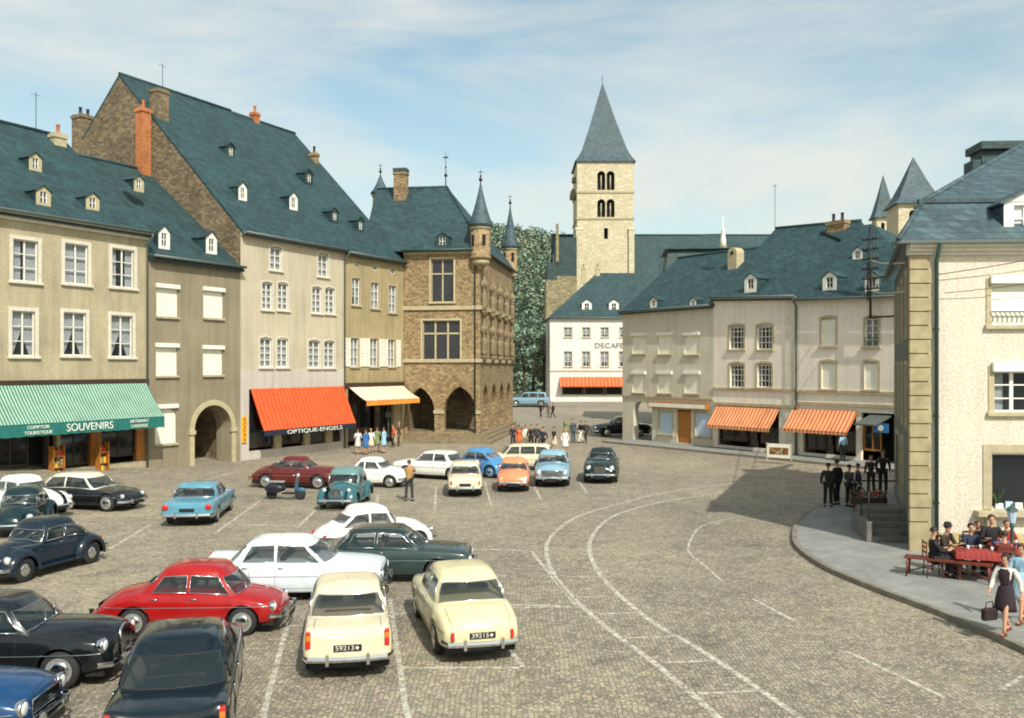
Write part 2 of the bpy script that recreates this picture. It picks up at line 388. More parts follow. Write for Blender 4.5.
def raised(name, P, h=.13, kerb=.16):
    P = [Vector(p) for p in P]; k = len(P)
    area = sum(P[i].x*P[(i+1)%k].y - P[(i+1)%k].x*P[i].y for i in range(k))
    if area < 0: P.reverse()
    inner = []
    for i in range(k):
        d = (P[(i+1)%k]-P[i-1]); n = Vector((-d.y, d.x, 0)).normalized(); inner.append(P[i]+n*kerb)
    m = MB(); z = lambda p, dz: (p.x, p.y, gz(p.x,p.y)+dz)
    for i in range(k):
        j = (i+1)%k
        m.quad(z(P[i],-.05), z(P[j],-.05), z(P[j],h), z(P[i],h), 1); m.quad(z(P[i],h), z(P[j],h), z(inner[j],h), z(inner[i],h), 1)
    m.poly([z(p,h-.003) for p in inner], 0)
    return tag(m.build(name, [M['pave'], M['kerb']]), kind='structure')
edge = [Vector(p) for p in smoothpts([(880,492),(845,500),(815,510),(797,524),(792,538),(797,551),(820,568),(850,582),(890,598),(930,613),(980,634),(1040,662)], 4)]
raised('pavement', edge + [Vector((40, 10, 0)), Vector((40, 27, 0)), Vector((15, 30, 0)), Vector((20, 41, 0)), Vector((17.5, 41, 0)), Vector((14.8, 36.5, 0))])
k0, k1 = G(606,443), G(905,473); dd = (k1-k0).normalized(); nn = Vector((.812,.583,0))
raised('pavement', [k0 - dd*.5, k0+dd*9, k1, k1 + dd*2, k1+dd*2+nn*4, k0-dd*.5+nn*3.2])
# ---------------------------------------------------------------- buildings
class House:
    def __init__(s, name, P0, d, label, cat='house', z=None, group=None):
        d = Vector((d[0], d[1], 0)).normalized(); s.d = d; s.n = Vector((-d.y, d.x, 0)); s.P0 = Vector((P0[0], P0[1], 0))
        s.z0 = gz(P0[0], P0[1]) if z is None else z
        s.root = empty(name, (P0[0], P0[1], s.z0), math.atan2(d.y, d.x), label, cat, group)
    def U(s, px, y=0):
        k = (px-HX)/F; a = s.P0 + s.n*y
        return (k*a.y - a.x)/(s.d.x - k*s.d.y)
    def Z(s, px, py, y=0):
        Y = s.P0.y + s.U(px, y)*s.d.y + s.n.y*y
        return CAMH - (py-HY)*Y/F - s.z0
    def roofhit(s, px, py, ze, sl):
        """where the sight line meets the roof plane z = ze + sl*y"""
        D = Vector(((px-HX)/F, 1, -(py-HY)/F)); O = Vector((0,0,CAMH-s.z0)) - Vector((s.P0.x, s.P0.y, 0))
        o = (O.dot(s.d), O.dot(s.n), O.z); dd = (D.dot(s.d), D.dot(s.n), D.z)
        t = (ze + sl*o[1] - o[2])/(dd[2]-sl*dd[1])
        return o[0]+t*dd[0], o[1]+t*dd[1], o[2]+t*dd[2], t
    def rect(s, x0, y0, x1, y1):
        xc = (x0+x1)/2
        return s.U(x0), s.U(x1), s.Z(xc, y1), s.Z(xc, y0)

def arch_pts(u0, u1, zs, zt, kind, n=12):
    uc = (u0+u1)/2; a = (u1-u0)/2; h = zt-zs; P = []
    if kind == 'pointed':
        rad = (a*a+h*h)/(2*a)
        for i in range(n//2+1):
            t = i/(n/2); z = zs + h*t; x = u0 + rad - math.sqrt(max(0, rad*rad-(z-zs)**2)); P.append((x, z))
        P += [(2*uc-x, z) for x, z in reversed(P[:-1])]
    else:
        for i in range(n+1): an = math.pi*(1-i/n); P.append((uc+a*math.cos(an), zs+h*math.sin(an)))
    return P
def wall(mb, W, z0, zt, openings, reveal=.2, zone=None, mrev=0, y=0, u_start=0.0, base=-1.0):
    """front wall with real openings: (u0,u1,za,zb[,kind,spring])"""
    us = sorted({u_start, W} | {o[i] for o in openings for i in (0, 1)}); zt0, zt1 = zt if isinstance(zt, tuple) else (zt, zt)
    zlow = min(zt0, zt1)
    zs = sorted({base} | {o[i] for o in openings for i in (2, 3) if o[i] < zlow-.02} | {zlow-.01} | ({z for z in zone[0]} if zone else set()))
    def inside(u, z): return any(o[0] < u < o[1] and o[2] < z < o[3] for o in openings)
    top = lambda u: zt0 + (zt1-zt0)*(u-u_start)/(W-u_start)
    for i in range(len(us)-1):
        if us[i+1]-us[i] < 1e-5: continue
        for j in range(len(zs)-1):
            a, b, c, d = us[i], us[i+1], zs[j], zs[j+1]
            if d-c < 1e-5 or inside((a+b)/2, (c+d)/2): continue
            mi = zone[1]((a+b)/2, (c+d)/2) if zone else 0
            mb.quad((a,y,c),(b,y,c),(b,y,d),(a,y,d), mi)
        mi = zone[1]((us[i]+us[i+1])/2, zlow) if zone else 0
        mb.quad((us[i],y,zs[-1]),(us[i+1],y,zs[-1]),(us[i+1],y,top(us[i+1])),(us[i],y,top(us[i])), mi)
    for o in openings:
        u0, u1, za, zb = o[:4]; r = y+(o[6] if len(o) > 6 else reveal)
        if len(o) > 4 and o[4]:
            P = arch_pts(u0, u1, o[5], zb, o[4]); mi = zone[1]((u0+u1)/2, zb-.05) if zone else 0
            h = len(P)//2
            for k in range(len(P)-1):
                (xa, z_a), (xb, z_b) = P[k], P[k+1]
                mb.quad((xa,y,z_a),(xb,y,z_b),(xb,y,zb),(xa,y,zb), mi)
            if P[0][1] > o[5]+1e-6: pass
            out = [(u0, za)] + P + [(u1, za)]
        else: out = [(u0, za), (u0, zb), (u1, zb), (u1, za)]
        out.append(out[0])
        for k in range(len(out)-1):
            (xa, z_a), (xb, z_b) = out[k], out[k+1]
            mb.quad((xa,y,z_a),(xb,y,z_b),(xb,r,z_b),(xa,r,z_a), mrev)
def curtain_rows(u0, u1, z0, z1, y, amp=.025, n=18):
    return [[(u0+(u1-u0)*i/n, y+amp*math.sin(i*2.3), z) for i in range(n+1)] for z in (z0, z1)]
def window(H, u0, u1, z0, z1, style='cross', trim='stonetrim', arch=0, sill=True, tw=.14, y=0, dr=.16, box=True):
    """part window (the frame) with sub-parts"""
    W = u1-u0; y0 = y+dr*.55; y1 = y+dr; f = .055 if W > .7 else .045
    m = MB()
    m.box(u0, y0, z0, u0+f, y1, z1); m.box(u1-f, y0, z0, u1, y1, z1); m.box(u0+f, y0, z0, u1-f, y1, z0+f); m.box(u0+f, y0, z1-f, u1-f, y1, z1)
    fm = M['white']; bars = []
    uc = (u0+u1)/2; h = z1-z0
    if style in ('cross', 'dormer', 'vgap', 'open', 'thin'):
        bars = [(uc-.035, z0+f, uc+.035, z1-f)] + [(u0+f, z0+h*k-.018, u1-f, z0+h*k+.018) for k in ((.33, .66) if style != 'dormer' else (.5,))]
    elif style == 'white': bars = [(uc-.04, z0+f, uc+.04, z1-f)] + [(u0+f, z0+h*k-.018, u1-f, z0+h*k+.018) for k in (.25, .5, .75)]
    elif style == 'many': bars = [(u0+W*k-.02, z0+f, u0+W*k+.02, z1-f) for k in (.25, .5, .75)] + [(u0+f, z0+h*k-.02, u1-f, z0+h*k+.02) for k in (.3, .55, .8)]
    elif style == 'big': bars = [(u0+W*k-.05, z0+f, u0+W*k+.05, z1-f) for k in (.34, .67)] + [(u0+f, z0+h*k-.018, u1-f, z0+h*k+.018) for k in (.33, .66)]
    elif style == 'dark': fm = M[trim]; bars = [(uc-.05, z0+f, uc+.05, z1-f), (u0+f, z0+h*.66-.05, u1-f, z0+h*.66+.05)]
    elif style == 'dark3': fm = M[trim]; bars = [(u0+W*k-.06, z0+f, u0+W*k+.06, z1-f) for k in (.333, .667)] + [(u0+f, z0+h*.68-.06, u1-f, z0+h*.68+.06)]
    for a, b, c, d in bars: m.box(a, y0+.004, b, c, y1-.004, d)
    if style == 'shut': m = MB(); m.box(u0, y0+.06, z0, u1, y1, z0+.05)
    w_ = m.build('window', fm, H.root)
    if style == 'shut':
        k = int(h/.05); m = MB(); rows = []
        for i in range(k+1):
            z = z0+h*i/k; rows.append([(u0, y0-.012, z), (u1, y0-.012, z)]); 
            if i < k: rows.append([(u0, y0, z+h/k*.85), (u1, y0, z+h/k*.85)])
        m.grid(rows, smooth=False); m.build('roller_shutter', M['shutter'], w_)
        if box: m = MB(); m.box(u0-.05, y-.14, z1-.02, u1+.05, y+.02, z1+.2); m.build('shutter_box', M['white'], w_, bevel=.012)
    else:
        m = MB(); m.box(u0+f*.5, (y0+y1)/2-.004, z0+f*.5, u1-f*.5, (y0+y1)/2+.004, z1-f*.5)
        m.build('pane', M['lead'] if style.startswith('dark') else M['glass'], w_)
        if not style.startswith('dark'):
            m = MB(); yc = y1+.07
            op_ = random.choice((1, 1, .82, .6)); zc_ = z0
            if style in ('cross', 'white', 'thin'): m.grid(curtain_rows(u0, u0+(uc-.01-u0)*op_ if style == 'cross' else u1, z0, z1, yc) if style == 'cross' else curtain_rows(u0, u1, zc_, z1, yc))
            if style == 'cross': m.grid(curtain_rows(u1-(u1-uc-.01)*op_, u1, z0, z1, yc))
            if style in ('vgap', 'open'):
                for sgn in (0, 1):
                    rows = []
                    for k in range(7):
                        t = k/6; z = z1+(z0-z1)*t; wd = (uc-u0)*(1.0 if t < .45 else 1-.75*(t-.45)/.55)
                        a = u0 if not sgn else u1; rows.append([(a+(wd if not sgn else -wd)*i/8, yc+.02*math.sin(i*2.3), z) for i in range(9)])
                    m.grid(rows, flip=bool(sgn))
            if style in ('big', 'many'):
                m.grid(curtain_rows(u0, u0+W*.22, z0, z1, yc)); m.grid(curtain_rows(u1-W*.22, u1, z0, z1, yc))
            if m.v: m.build('curtain', M['curtain'], w_)
            m = MB(); m.box(u0-.1, y1+.3, z0-.1, u1+.1, y1+.32, z1+.1); m.build('room_behind', M['dark'], w_)
    m = MB(); p = y-.03
    if tw:
        zt = z1+tw
        m.box(u0-tw, p, z0, u0-.001, y+.05, z1); m.box(u1+.001, p, z0, u1+tw, y+.05, z1)
        if arch:
            k = 6; rows = []
            A = [(u0-tw+(W+2*tw)*i/k, z1+arch*math.sin(math.pi*i/k)) for i in range(k+1)]
            for i in range(k):
                a, b = A[i], A[i+1]
                m.add([(a[0],p,a[1]),(b[0],p,b[1]),(b[0],p,b[1]+tw),(a[0],p,a[1]+tw),(a[0],y+.05,a[1]),(b[0],y+.05,b[1]),(b[0],y+.05,b[1]+tw),(a[0],y+.05,a[1]+tw)],
                      [(0,1,2,3),(4,7,6,5),(0,4,5,1),(3,2,6,7),(1,5,6,2),(0,3,7,4)])
            m.box(u0, y+.0, z1, u1, y+.04, z1+arch*.8)
        else: m.box(u0-tw, p, z1+.001, u1+tw, y+.05, zt)
        m.build('surround', M[trim], w_)
    if sill:
        m = MB(); m.box(u0-tw-.05, y-.12, z0-.12, u1+tw+.05, y+.06, z0-.001); m.build('sill', M[trim], w_, bevel=.01)
    return w_

def dormer(H, px0, py0, px1, py1, ze, sl, style='white', roof='slateroof', depth=None):
    xc = (px0+px1)/2; u, y, z, t = H.roofhit(xc, py1, ze, sl)
    cosang = abs(H.d.x) + .25
    wd = max(.55, (px1-px0)*t/F/max(.5, min(1, abs(H.d.x) + abs(H.d.y)*abs((xc-HX)/F)))); h = (py1-py0)*t/F
    wd = min(wd, h*.85); a, b = u-wd/2, u+wd/2; hw = h*.72; zt = z+hw; yb = y+hw/sl+.1; yr = y+h/sl+.15
    wm = {'white': M['white'], 'teal': M['slateroof'], 'stone': M['yellowtrim']}[style]
    m = MB(); iw = wd*.24
    wall(m, b, z, zt, [(u-iw, u+iw, z+hw*.18, zt-hw*.08)], reveal=.1, y=y, u_start=a, base=z-.1)
    m.poly([(a,y,zt),(b,y,zt),(u,y,z+h)])
    D = m.build('dormer', wm, H.root)
    m = MB()
    m.poly([(a,y,z-.1),(a,y,zt),(a,yb,zt)]); m.poly([(b,y,z-.1),(b,yb,zt),(b,y,zt)])
    m.build('cheek', M[roof], D)
    m = MB(); e = .07
    m.slab([(a-e,y-e,zt-.03),(u,y-e,z+h+.03),(u,yr,z+h+.03),(a-e,yb,zt-.03)], .05); m.slab([(u,y-e,z+h+.03),(b+e,y-e,zt-.03),(b+e,yb,zt-.03),(u,yr,z+h+.03)], .05)
    m.build('dormer_roof', M[roof], D)
    m = MB(); m.box(u-.025, y+.03, z+hw*.18, u+.025, y+.06, zt-hw*.08); m.box(u-iw, y+.034, z+hw*.52, u+iw, y+.056, z+hw*.56)
    for s_ in (-1, 1): m.box(u+s_*iw-.03, y+.02, z+hw*.18, u+s_*iw+.03, y+.07, zt-hw*.08)
    m.build('window_frame', M['white'], D)
    m = MB(); m.box(u-iw, y+.07, z+hw*.16, u+iw, y+.09, zt-hw*.06); m.build('pane', M['lead'], D)
    return D
def chimney(H, u, y, z0, w, d, h, mat='stonetrim', pots=2, parent=None, potmat='brick'):
    m = MB(); m.box(u-w/2, y-d/2, z0, u+w/2, y+d/2, z0+h); m.box(u-w/2-.06, y-d/2-.06, z0+h-.25, u+w/2+.06, y+d/2+.06, z0+h-.08)
    c = m.build('chimney', M[mat], parent or H.root)
    if pots:
        m = MB()
        for i in range(pots):
            x = u + (i-(pots-1)/2)*w/pots; m.lathe([(.11,0),(.13,.05),(.1,.1),(.09,.42),(.12,.46),(.12,.5),(.07,.5)], (x, y, z0+h), n=10)
        if not parent: m.build('chimney_pot', M[potmat], c)
        else: m.build('chimney_pot', M[potmat], parent)
    return c
def roof_gable(H, W, ze, sl, dep, mat, u0=0, over=.35, th=.14, ov_side=.15, back=None, zend=None):
    """front slope and rear slope; ze eave height at y=0"""
    ze1 = zend if zend is not None else ze
    m = MB(); zr = ze+sl*dep; zr1 = ze1+sl*dep; a, b = u0-ov_side, W+ov_side
    m.slab([(a,-over,ze-sl*over),(b,-over,ze1-sl*over),(b,dep,zr1),(a,dep,zr)], th)
    bk = back or dep
    m.slab([(b,dep+.001,zr1),(b,dep+bk+over,ze1-sl*over),(a,dep+bk+over,ze-sl*over),(a,dep+.001,zr)], th)
    m.tube([(a,dep,zr+.02),(b,dep,zr1+.02)], .11, 6)
    return m.build('roof', M[mat], H.root)
def gutter(H, u0, u1, z, y=-.42, z1=None, pipe=None, mat='gutter', base=0):
    m = MB(); z1 = z if z1 is None else z1
    m.tube([(u0,y,z),(u1,y,z1)], .075, 8)
    g_ = m.build('gutter', M[mat], H.root)
    if pipe is not None:
        m = MB(); zp = z+(z1-z)*(pipe-u0)/(u1-u0); m.tube([(pipe,y,zp),(pipe,y,zp-.25),(pipe,-.1,zp-.6),(pipe,-.1,base)], .055, 8)
        m.build('drainpipe', M[mat], H.root)
def cornice(H, u0, u1, z0, z1, mat, proj=.2, y=0, zend=0):
    m = MB(); k = 3
    for i in range(k):
        a = z0+(z1-z0)*i/k; b = z0+(z1-z0)*(i+1)/k-.002; p = proj*(i+1)/k
        m.add([(u0,y-p,a),(u1,y-p,a+zend),(u1,y+.02,a+zend),(u0,y+.02,a),(u0,y-p,b),(u1,y-p,b+zend),(u1,y+.02,b+zend),(u0,y+.02,b)],
              [(0,3,2,1),(4,5,6,7),(0,1,5,4),(1,2,6,5),(2,3,7,6),(3,0,4,7)])
    return m.build('cornice', M[mat], H.root)
def band(H, u0, u1, z, h, mat, proj=.07, name='string_course', y=0):
    m = MB(); m.box(u0, y-proj, z-h/2, u1, y+.02, z+h/2); return m.build(name, M[mat], H.root, bevel=.01)
def shell(mb, W, ze, dep, sl=None, zr=None, m=0, u0=0, base=-1, right=True, left=True, back=None, ze1=None):
    """side and rear walls up to the gable"""
    ze1 = ze if ze1 is None else ze1; B = back or dep
    for on, u, e in ((left, u0, ze), (right, W, ze1)):
        if on: mb.poly([(u,0,base),(u,0,e),(u,dep,e+sl*dep),(u,dep+B,e+sl*dep-sl*B),(u,dep+B,base)], m)
    mb.quad((u0,dep+B,base),(W,dep+B,base),(W,dep+B,ze+sl*(dep-B)),(u0,dep+B,ze+sl*(dep-B)), m)
def awning(H, u0, u1, za, zf, proj, val, mat, valmat, sag=0, y=0, u0f=None, u1f=None):
    u0f = u0 if u0f is None else u0f; u1f = u1 if u1f is None else u1f
    m = MB(); rows = []; n = 16
    for i in range(7):
        t = i/6; rows.append([(u0+(u1-u0)*k/n + ((u0f-u0)*(1-k/n)+(u1f-u1)*k/n)*t, y-.05-proj*t, za+(zf-za)*t - (.05+sag)*math.sin(math.pi*t)*(1+.5*math.sin(k*1.3)) + .012*math.sin(k*2.9+i)) for k in range(n+1)])
    m.grid(rows, smooth=True); low = [[(x, yy, z-.02) for x, yy, z in r] for r in rows]; m.grid(low, smooth=True, flip=True)
    A = m.build('awning', M[mat], H.root)
    m = MB(); N_ = 40; top = []; bot = []
    for k in range(N_+1):
        x = u0f+(u1f-u0f)*k/N_; top.append((x, y-.05-proj-.012, zf+.01)); bot.append((x, y-.05-proj-.012+.01*math.sin(k*1.7), zf-val+(.03 if k % 2 else 0)))
    m.grid([bot, top], smooth=False); m.build('valance', M[valmat], A)
    m = MB(); m.tube([(u0f, y-.04-proj, zf-.03), (u1f, y-.04-proj, zf-.03)], .025, 6)
    for ux, uf in ((u0+.1, u0f+.1), (u1-.1, u1f-.1)): m.tube([(ux, y-.02, zf+.02), (uf, y-.05-proj, zf-.03)], .018, 6)
    m.build('awning_frame', M['iron'], A)
    return A
def text(H_or_none, s, u, y, z, size, mat, parent, name='lettering', depth=.01, face='front', sx=1.0, rot=None):
    c = bpy.data.curves.new('lettering', 'FONT'); c.body = s; c.size = size; c.extrude = depth; c.align_x = 'CENTER'; c.align_y = 'CENTER'
    o = bpy.data.objects.new('lettering', c); COL.objects.link(o)
    dg = bpy.context.evaluated_depsgraph_get(); me = bpy.data.meshes.new_from_object(o.evaluated_get(dg)); bpy.data.objects.remove(o)
    me.materials.clear(); me.materials.append(M[mat])
    me.transform(Matrix.Translation((u, y, z)) @ (rot or Matrix.Rotation(R(90), 4, 'X')) @ Matrix.Diagonal((sx, 1, 1, 1)))
    o = bpy.data.objects.new(name, me); COL.objects.link(o); o.parent = parent
    if parent: KIDS.setdefault(parent.name, []).append(o)
    return o
M['souvwall'] = plaster('beige_render', srgb(190,176,144), .76)
M['greyrender'] = plaster('grey_brown_render', srgb(156,144,118), .78)
M['creamwall'] = plaster('cream_render', srgb(206,194,166), .82)
M['whitebase'] = plaster('white_painted_base', srgb(210,200,188), .84)
M['ochre'] = plaster('ochre_render', srgb(182,164,122), .74)
M['aw_green'] = stripes('green_striped_canvas', srgb(58,110,94), srgb(160,190,168), .155)
M['aw_greenv'] = plain('green_valance_canvas', srgb(28,106,98), .8)
M['aw_red'] = stripes('orange_red_canvas', srgb(206,70,28), srgb(222,94,44), .34, 0, check=(2, .22))
M['aw_redv'] = plain('red_valance_canvas', srgb(30,36,52), .8)
M['aw_pink'] = stripes('pale_pink_striped_canvas', srgb(232,190,160), srgb(236,214,190), .3)
M['aw_pinkv'] = stripes('orange_fringe', srgb(222,130,36), srgb(236,160,70), .3)
M['letter_white'] = plain('white_lettering', srgb(224,226,210), .6, var=.02)
M['letter_dark'] = plain('dark_lettering', srgb(60,66,70), .6, var=.02)
M['signyellow'] = plain('yellow_sign_enamel', srgb(232,186,40), .4, var=.04)
M['signred'] = plain('red_sign_enamel', srgb(196,50,30), .4, var=.04)
OX, OY = -22.4, 40.0; LD = (.4766, .879)
def lrow(T): return (OX+LD[0]*T/1.0, OY+LD[1]*T/1.0)
def T_of(px): 
    k = (px-HX)/F; return (k*OY-OX)/(LD[0]-k*LD[1])
def lhouse(name, px0, px1, label, z=None):
    t0, t1 = T_of(px0), T_of(px1); H = House(name, lrow(t0), LD, label, z=z); H.W = t1-t0; H.t0 = t0; return H
SL = .8
# --- souvenir shop house
t0 = T_of(8)-7; H = House('house', lrow(t0), LD, 'beige rendered house above the green striped awning, three tall white windows per floor', z=.3)
H.W = T_of(148)-t0; H.t0 = t0; s1 = H
ze = H.Z(100, 228); W = H.W
wins = [(13,240,38,281.5),(64.8,244,88,284),(112,249,134,287.5)]; wins2 = [(12,311,35,356),(63.5,312.5,86,355.5),(111,315.5,132.5,357)]
op = [H.rect(*w_) for w_ in wins+wins2]
op0 = [(o[0]-4.1, o[1]-4.1, o[2], o[3]) for o in (op[0], op[3])]
u_s0, u_s1 = H.U(-30), H.U(146); zshop = H.Z(100, 384); gb = gz(*lrow(t0+W*.8))-H.z0
m = MB(); wall(m, W, 0, ze, op+op0+[(u_s0, u_s1, .35, zshop)], reveal=.17); shell(m, W, ze, 7.5, SL)
m.build('wall', M['souvwall'], H.root)
for i, o in enumerate(op+op0): window(H, *o, style='cross' if i in (0,1,2,6) else 'vgap', trim='whitest', tw=.17)
roof_gable(H, W, ze+.25, SL, 7.2, 'slateroof')
cornice(H, 0, W, ze-.25, ze+.12, 'whitest', .38); gutter(H, 0, W+.1, ze+.1, -.5, pipe=W-.12)
band(H, 0, W, zshop+.12, .22, 'darkwood', .1, 'fascia')
za = H.Z(100, 383)
A = awning(H, H.U(2)-3.4, H.U(145.5), za, H.Z(150, 417, -1.3), 1.35, .56, 'aw_green', 'aw_greenv')
uA, uB = H.U(2)-3.4, H.U(145.5); yv = -1.3-.05-.09; zv = H.Z(150, 417, -1.3)-.28
text(H, 'SOUVENIRS', H.U(90, -1.4), yv, zv, .5, 'letter_white', A, sx=.95)
for xx, a, b in ((38, 'COMPTOIR', 'TOURISTIQUE'), (139, 'ARTISANAT', 'CADEAUX')):
    text(H, a, H.U(xx, -1.4), yv, zv+.12, .21, 'letter_white', A); text(H, b, H.U(xx+.0, -1.4), yv, zv-.12, .21, 'letter_white', A)
# shop front
m = MB(); m.box(u_s0, .9, -.3, u_s1, .94, zshop); m.box(u_s0, .18, zshop-.01, u_s1, .94, zshop+.05); m.build('shop_interior', M['dark'], H.root)
def shopwin(H, u0, u1, z0, z1, goods=True, nb=2, y=.16, frame='darkwood'):
    m = MB(); f = .07
    for k in range(nb+1): u = u0+(u1-u0)*k/nb; m.box(u-f/2, y-.03, z0, u+f/2, y+.04, z1)
    m.box(u0, y-.035, z0-.1, u1, y+.05, z0); m.box(u0, y-.035, z1, u1, y+.05, z1+.08)
    w_ = m.build('shop_window', M[frame], H.root)
    m = MB(); m.box(u0, y, z0, u1, y+.01, z1); m.build('pane', M['shopglass'], w_)
    if goods:
        rr = random.Random(int(u0*100)); m = MB(); mt = [M['goods'], M['shutter'], M['signred'], M['wood'], M['pink'] if 'pink' in M else M['brick']]
        x = u0+.15
        while x < u1-.15:
            ww = rr.uniform(.08, .22); hh = rr.uniform(.1, .38); d = rr.uniform(.1, .35)
            m.box(x, y+.1+d, z0, x+ww, y+.16+d+ww*.5, z0+hh, rr.randrange(4)); x += ww+rr.uniform(.02, .14)
        m.box(u0, y+.05, z0-.02, u1, y+.6, z0, 0)
        m.build('window_display', mt[:4], w_)
    return w_
def door(H, u0, u1, z0, z1, mat='darkwood', y=.14, glass=True, trim=None):
    m = MB(); f = .1
    m.box(u0, y, z0, u0+f, y+.06, z1); m.box(u1-f, y, z0, u1, y+.06, z1); m.box(u0+f, y, z1-f, u1-f, y+.06, z1); m.box(u0+f, y, z0, u1-f, y+.06, z0+.35 if glass else z1-f)
    if not glass:
        for k in range(3): m.box(u0+.18, y-.02, z0+.15+k*(z1-z0)/3.1, u1-.18, y+.01, z0+(k+.8)*(z1-z0)/3.1)
    d_ = m.build('door', M[mat], H.root)
    if glass: m = MB(); m.box(u0+f, y+.02, z0+.35, u1-f, y+.04, z1-f); m.build('pane', M['shopglass'], d_)
    m = MB(); m.tube([(u1-f*.8, y-.02, z0+.95),(u1-f*.8, y-.05, z0+1.0),(u1-f*.8, y-.05, z0+1.15),(u1-f*.8, y-.02, z0+1.2)], .012, 6); m.build('handle', M['chrome'], d_)
    return d_
M['chrome'] = plain('chrome', (.62,.63,.64,1), .14, metal=1.0, var=.05)
zs0 = .55+gb
for a, b in ((-25, 30), (64+0, 64.5), (104, 137)):
    if b-a > 5: shopwin(H, H.U(a), H.U(b), .75, zshop-.5, nb=3 if a < 0 else 2, y=.2)
shopwin(H, H.U(62), H.U(90), .55, zshop-.5, nb=2, y=.2, goods=False)
def panelpier(H, u0, u1, z0, z1, mat, y=.02, name='pier'):
    m = MB(); m.box(u0, y, z0, u1, y+.3, z1); return m.build(name, M[mat], H.root, bevel=.02)
for a, b, mt in ((46,50,'darkwood'),(57,61,'stonetrim'),(92,102,'wood'),(137,145.5,'wood')): panelpier(H, H.U(a), H.U(b), -.2, zshop, mt)
for a, b in ((46, 57), (92.5, 101.5)):
    m = MB(); 
    for k in range(3): m.box(H.U(a), -.55, -.05+k*.52, H.U(b), -.2, .0+k*.52); 
    rr = random.Random(a)
    for k in range(3):
        x = H.U(a)
        while x < H.U(b)-.12: hh = rr.uniform(.15,.4); m.box(x, -.5, k*.52, x+.1, -.3, k*.52+hh, rr.randrange(1, 4)); x += .13
    for x in (H.U(a), H.U(b)): m.box(x-.02, -.56, -.25, x+.02, -.2, 1.5)
    o = m.build('souvenir_rack', [M['wood'], M['goods'], M['signyellow'], M['signred']]); o.matrix_world = H.root.matrix_world
    o.location = H.root.location; o.rotation_euler = H.root.rotation_euler
    tag(o, ('left' if a == 46 else 'right') + '-hand souvenir rack full of small goods under the green awning', 'display rack', 'souvenir racks under the green awning')
for q in ((29,152,42,171,'stone'),(36,185,51,205.5,'stone'),(85.5,192,100,210,'stone'),(134,175,144,190,'stone')): dormer(H, *q[:4], ze+.25, SL, q[4])
u, y, z, t = H.roofhit(58, 143, ze+.25, SL); chimney(H, u, y, z-.4, .7, .5, .9, 'yellowtrim', 1)
# --- middle house with the archway
H = lhouse('house', 148, 240.5, 'grey brown rendered house with closed cream shutters and a round archway', z=.1); W = H.W
ze = H.Z(195, 261.5)
rs = [(156.4,288,178,316.5),(203.3,291,223.3,318),(156,347,177.5,375.5),(203,349,222.8,374.8)]
op = [H.rect(*r) for r in rs]; ar = H.rect(194,405,231.5,464); bl = H.rect(155,408,176.5,443.5)
zsp = H.Z(212, 429)
m = MB(); wall(m, W, 0, ze, op+[(ar[0], ar[1], -.6, ar[3], 'round', zsp, 1.2), (bl[0], bl[1], bl[2], bl[3], 'round', bl[3]-.45, .15)], reveal=.16); shell(m, W, ze, 7, SL)
m.build('wall', M['greyrender'], H.root)
for i, o in enumerate(op): window(H, *o, style='shut', trim='stonetrim', tw=0)
window(H, bl[0], bl[1], bl[2], bl[3], style='shut', trim='stonetrim', tw=0)
H2 = H
# archway trim and tunnel
m = MB(); P = arch_pts(ar[0], ar[1], zsp, ar[3], 'round', 14); Q = arch_pts(ar[0]-.3, ar[1]+.3, zsp, ar[3]+.3, 'round', 14)
for k in range(14):
    a, b, c, d = P[k], P[k+1], Q[k+1], Q[k]; g_ = .012
    m.add([(a[0],-.05,a[1]),(b[0],-.05,b[1]),(c[0],-.05,c[1]),(d[0],-.05,d[1]),(a[0],.02,a[1]),(b[0],.02,b[1]),(c[0],.02,c[1]),(d[0],.02,d[1])],[(0,1,2,3),(0,4,5,1),(2,6,7,3),(1,5,6,2),(0,3,7,4)])
for s0, s1_ in ((ar[0]-.3, ar[0]), (ar[1], ar[1]+.3)):
    m.box(s0, -.05, -.6, s1_, .02, zsp); m.box(s0-.08, -.12, zsp-.22, s1_+.05, .02, zsp)
m.build('arch_surround', M['yellowtrim'], H.root)
m = MB(); rows = []
for y_ in (.2, 3.5, 7.0): rows.append([(ar[0]-.25, y_, -.6)] + [(p[0], y_, p[1]) for p in arch_pts(ar[0]-.25, ar[1]+.25, zsp, ar[3]+.2, 'round', 12)] + [(ar[1]+.25, y_, -.6)])
m.grid(rows, smooth=False); m.quad((ar[0]-.25, 7, -.6),(ar[1]+.25,7,-.6),(ar[1]+.25,7,3.8),(ar[0]-.25,7,3.8)); m.build('passage', M['gablestone'], H.root)
roof_gable(H, W+.0, ze+.1, SL, 7.2+.7, 'slateroof', ov_side=0)
gutter(H, 0, W, ze-.02, -.45, pipe=None); cornice(H, 0, W, ze-.2, ze-.02, 'darkwood', .3)
for q in ((158.5,225,170,249),(206,231,217,254)): dormer(H, *q, ze+.1, SL, 'white')
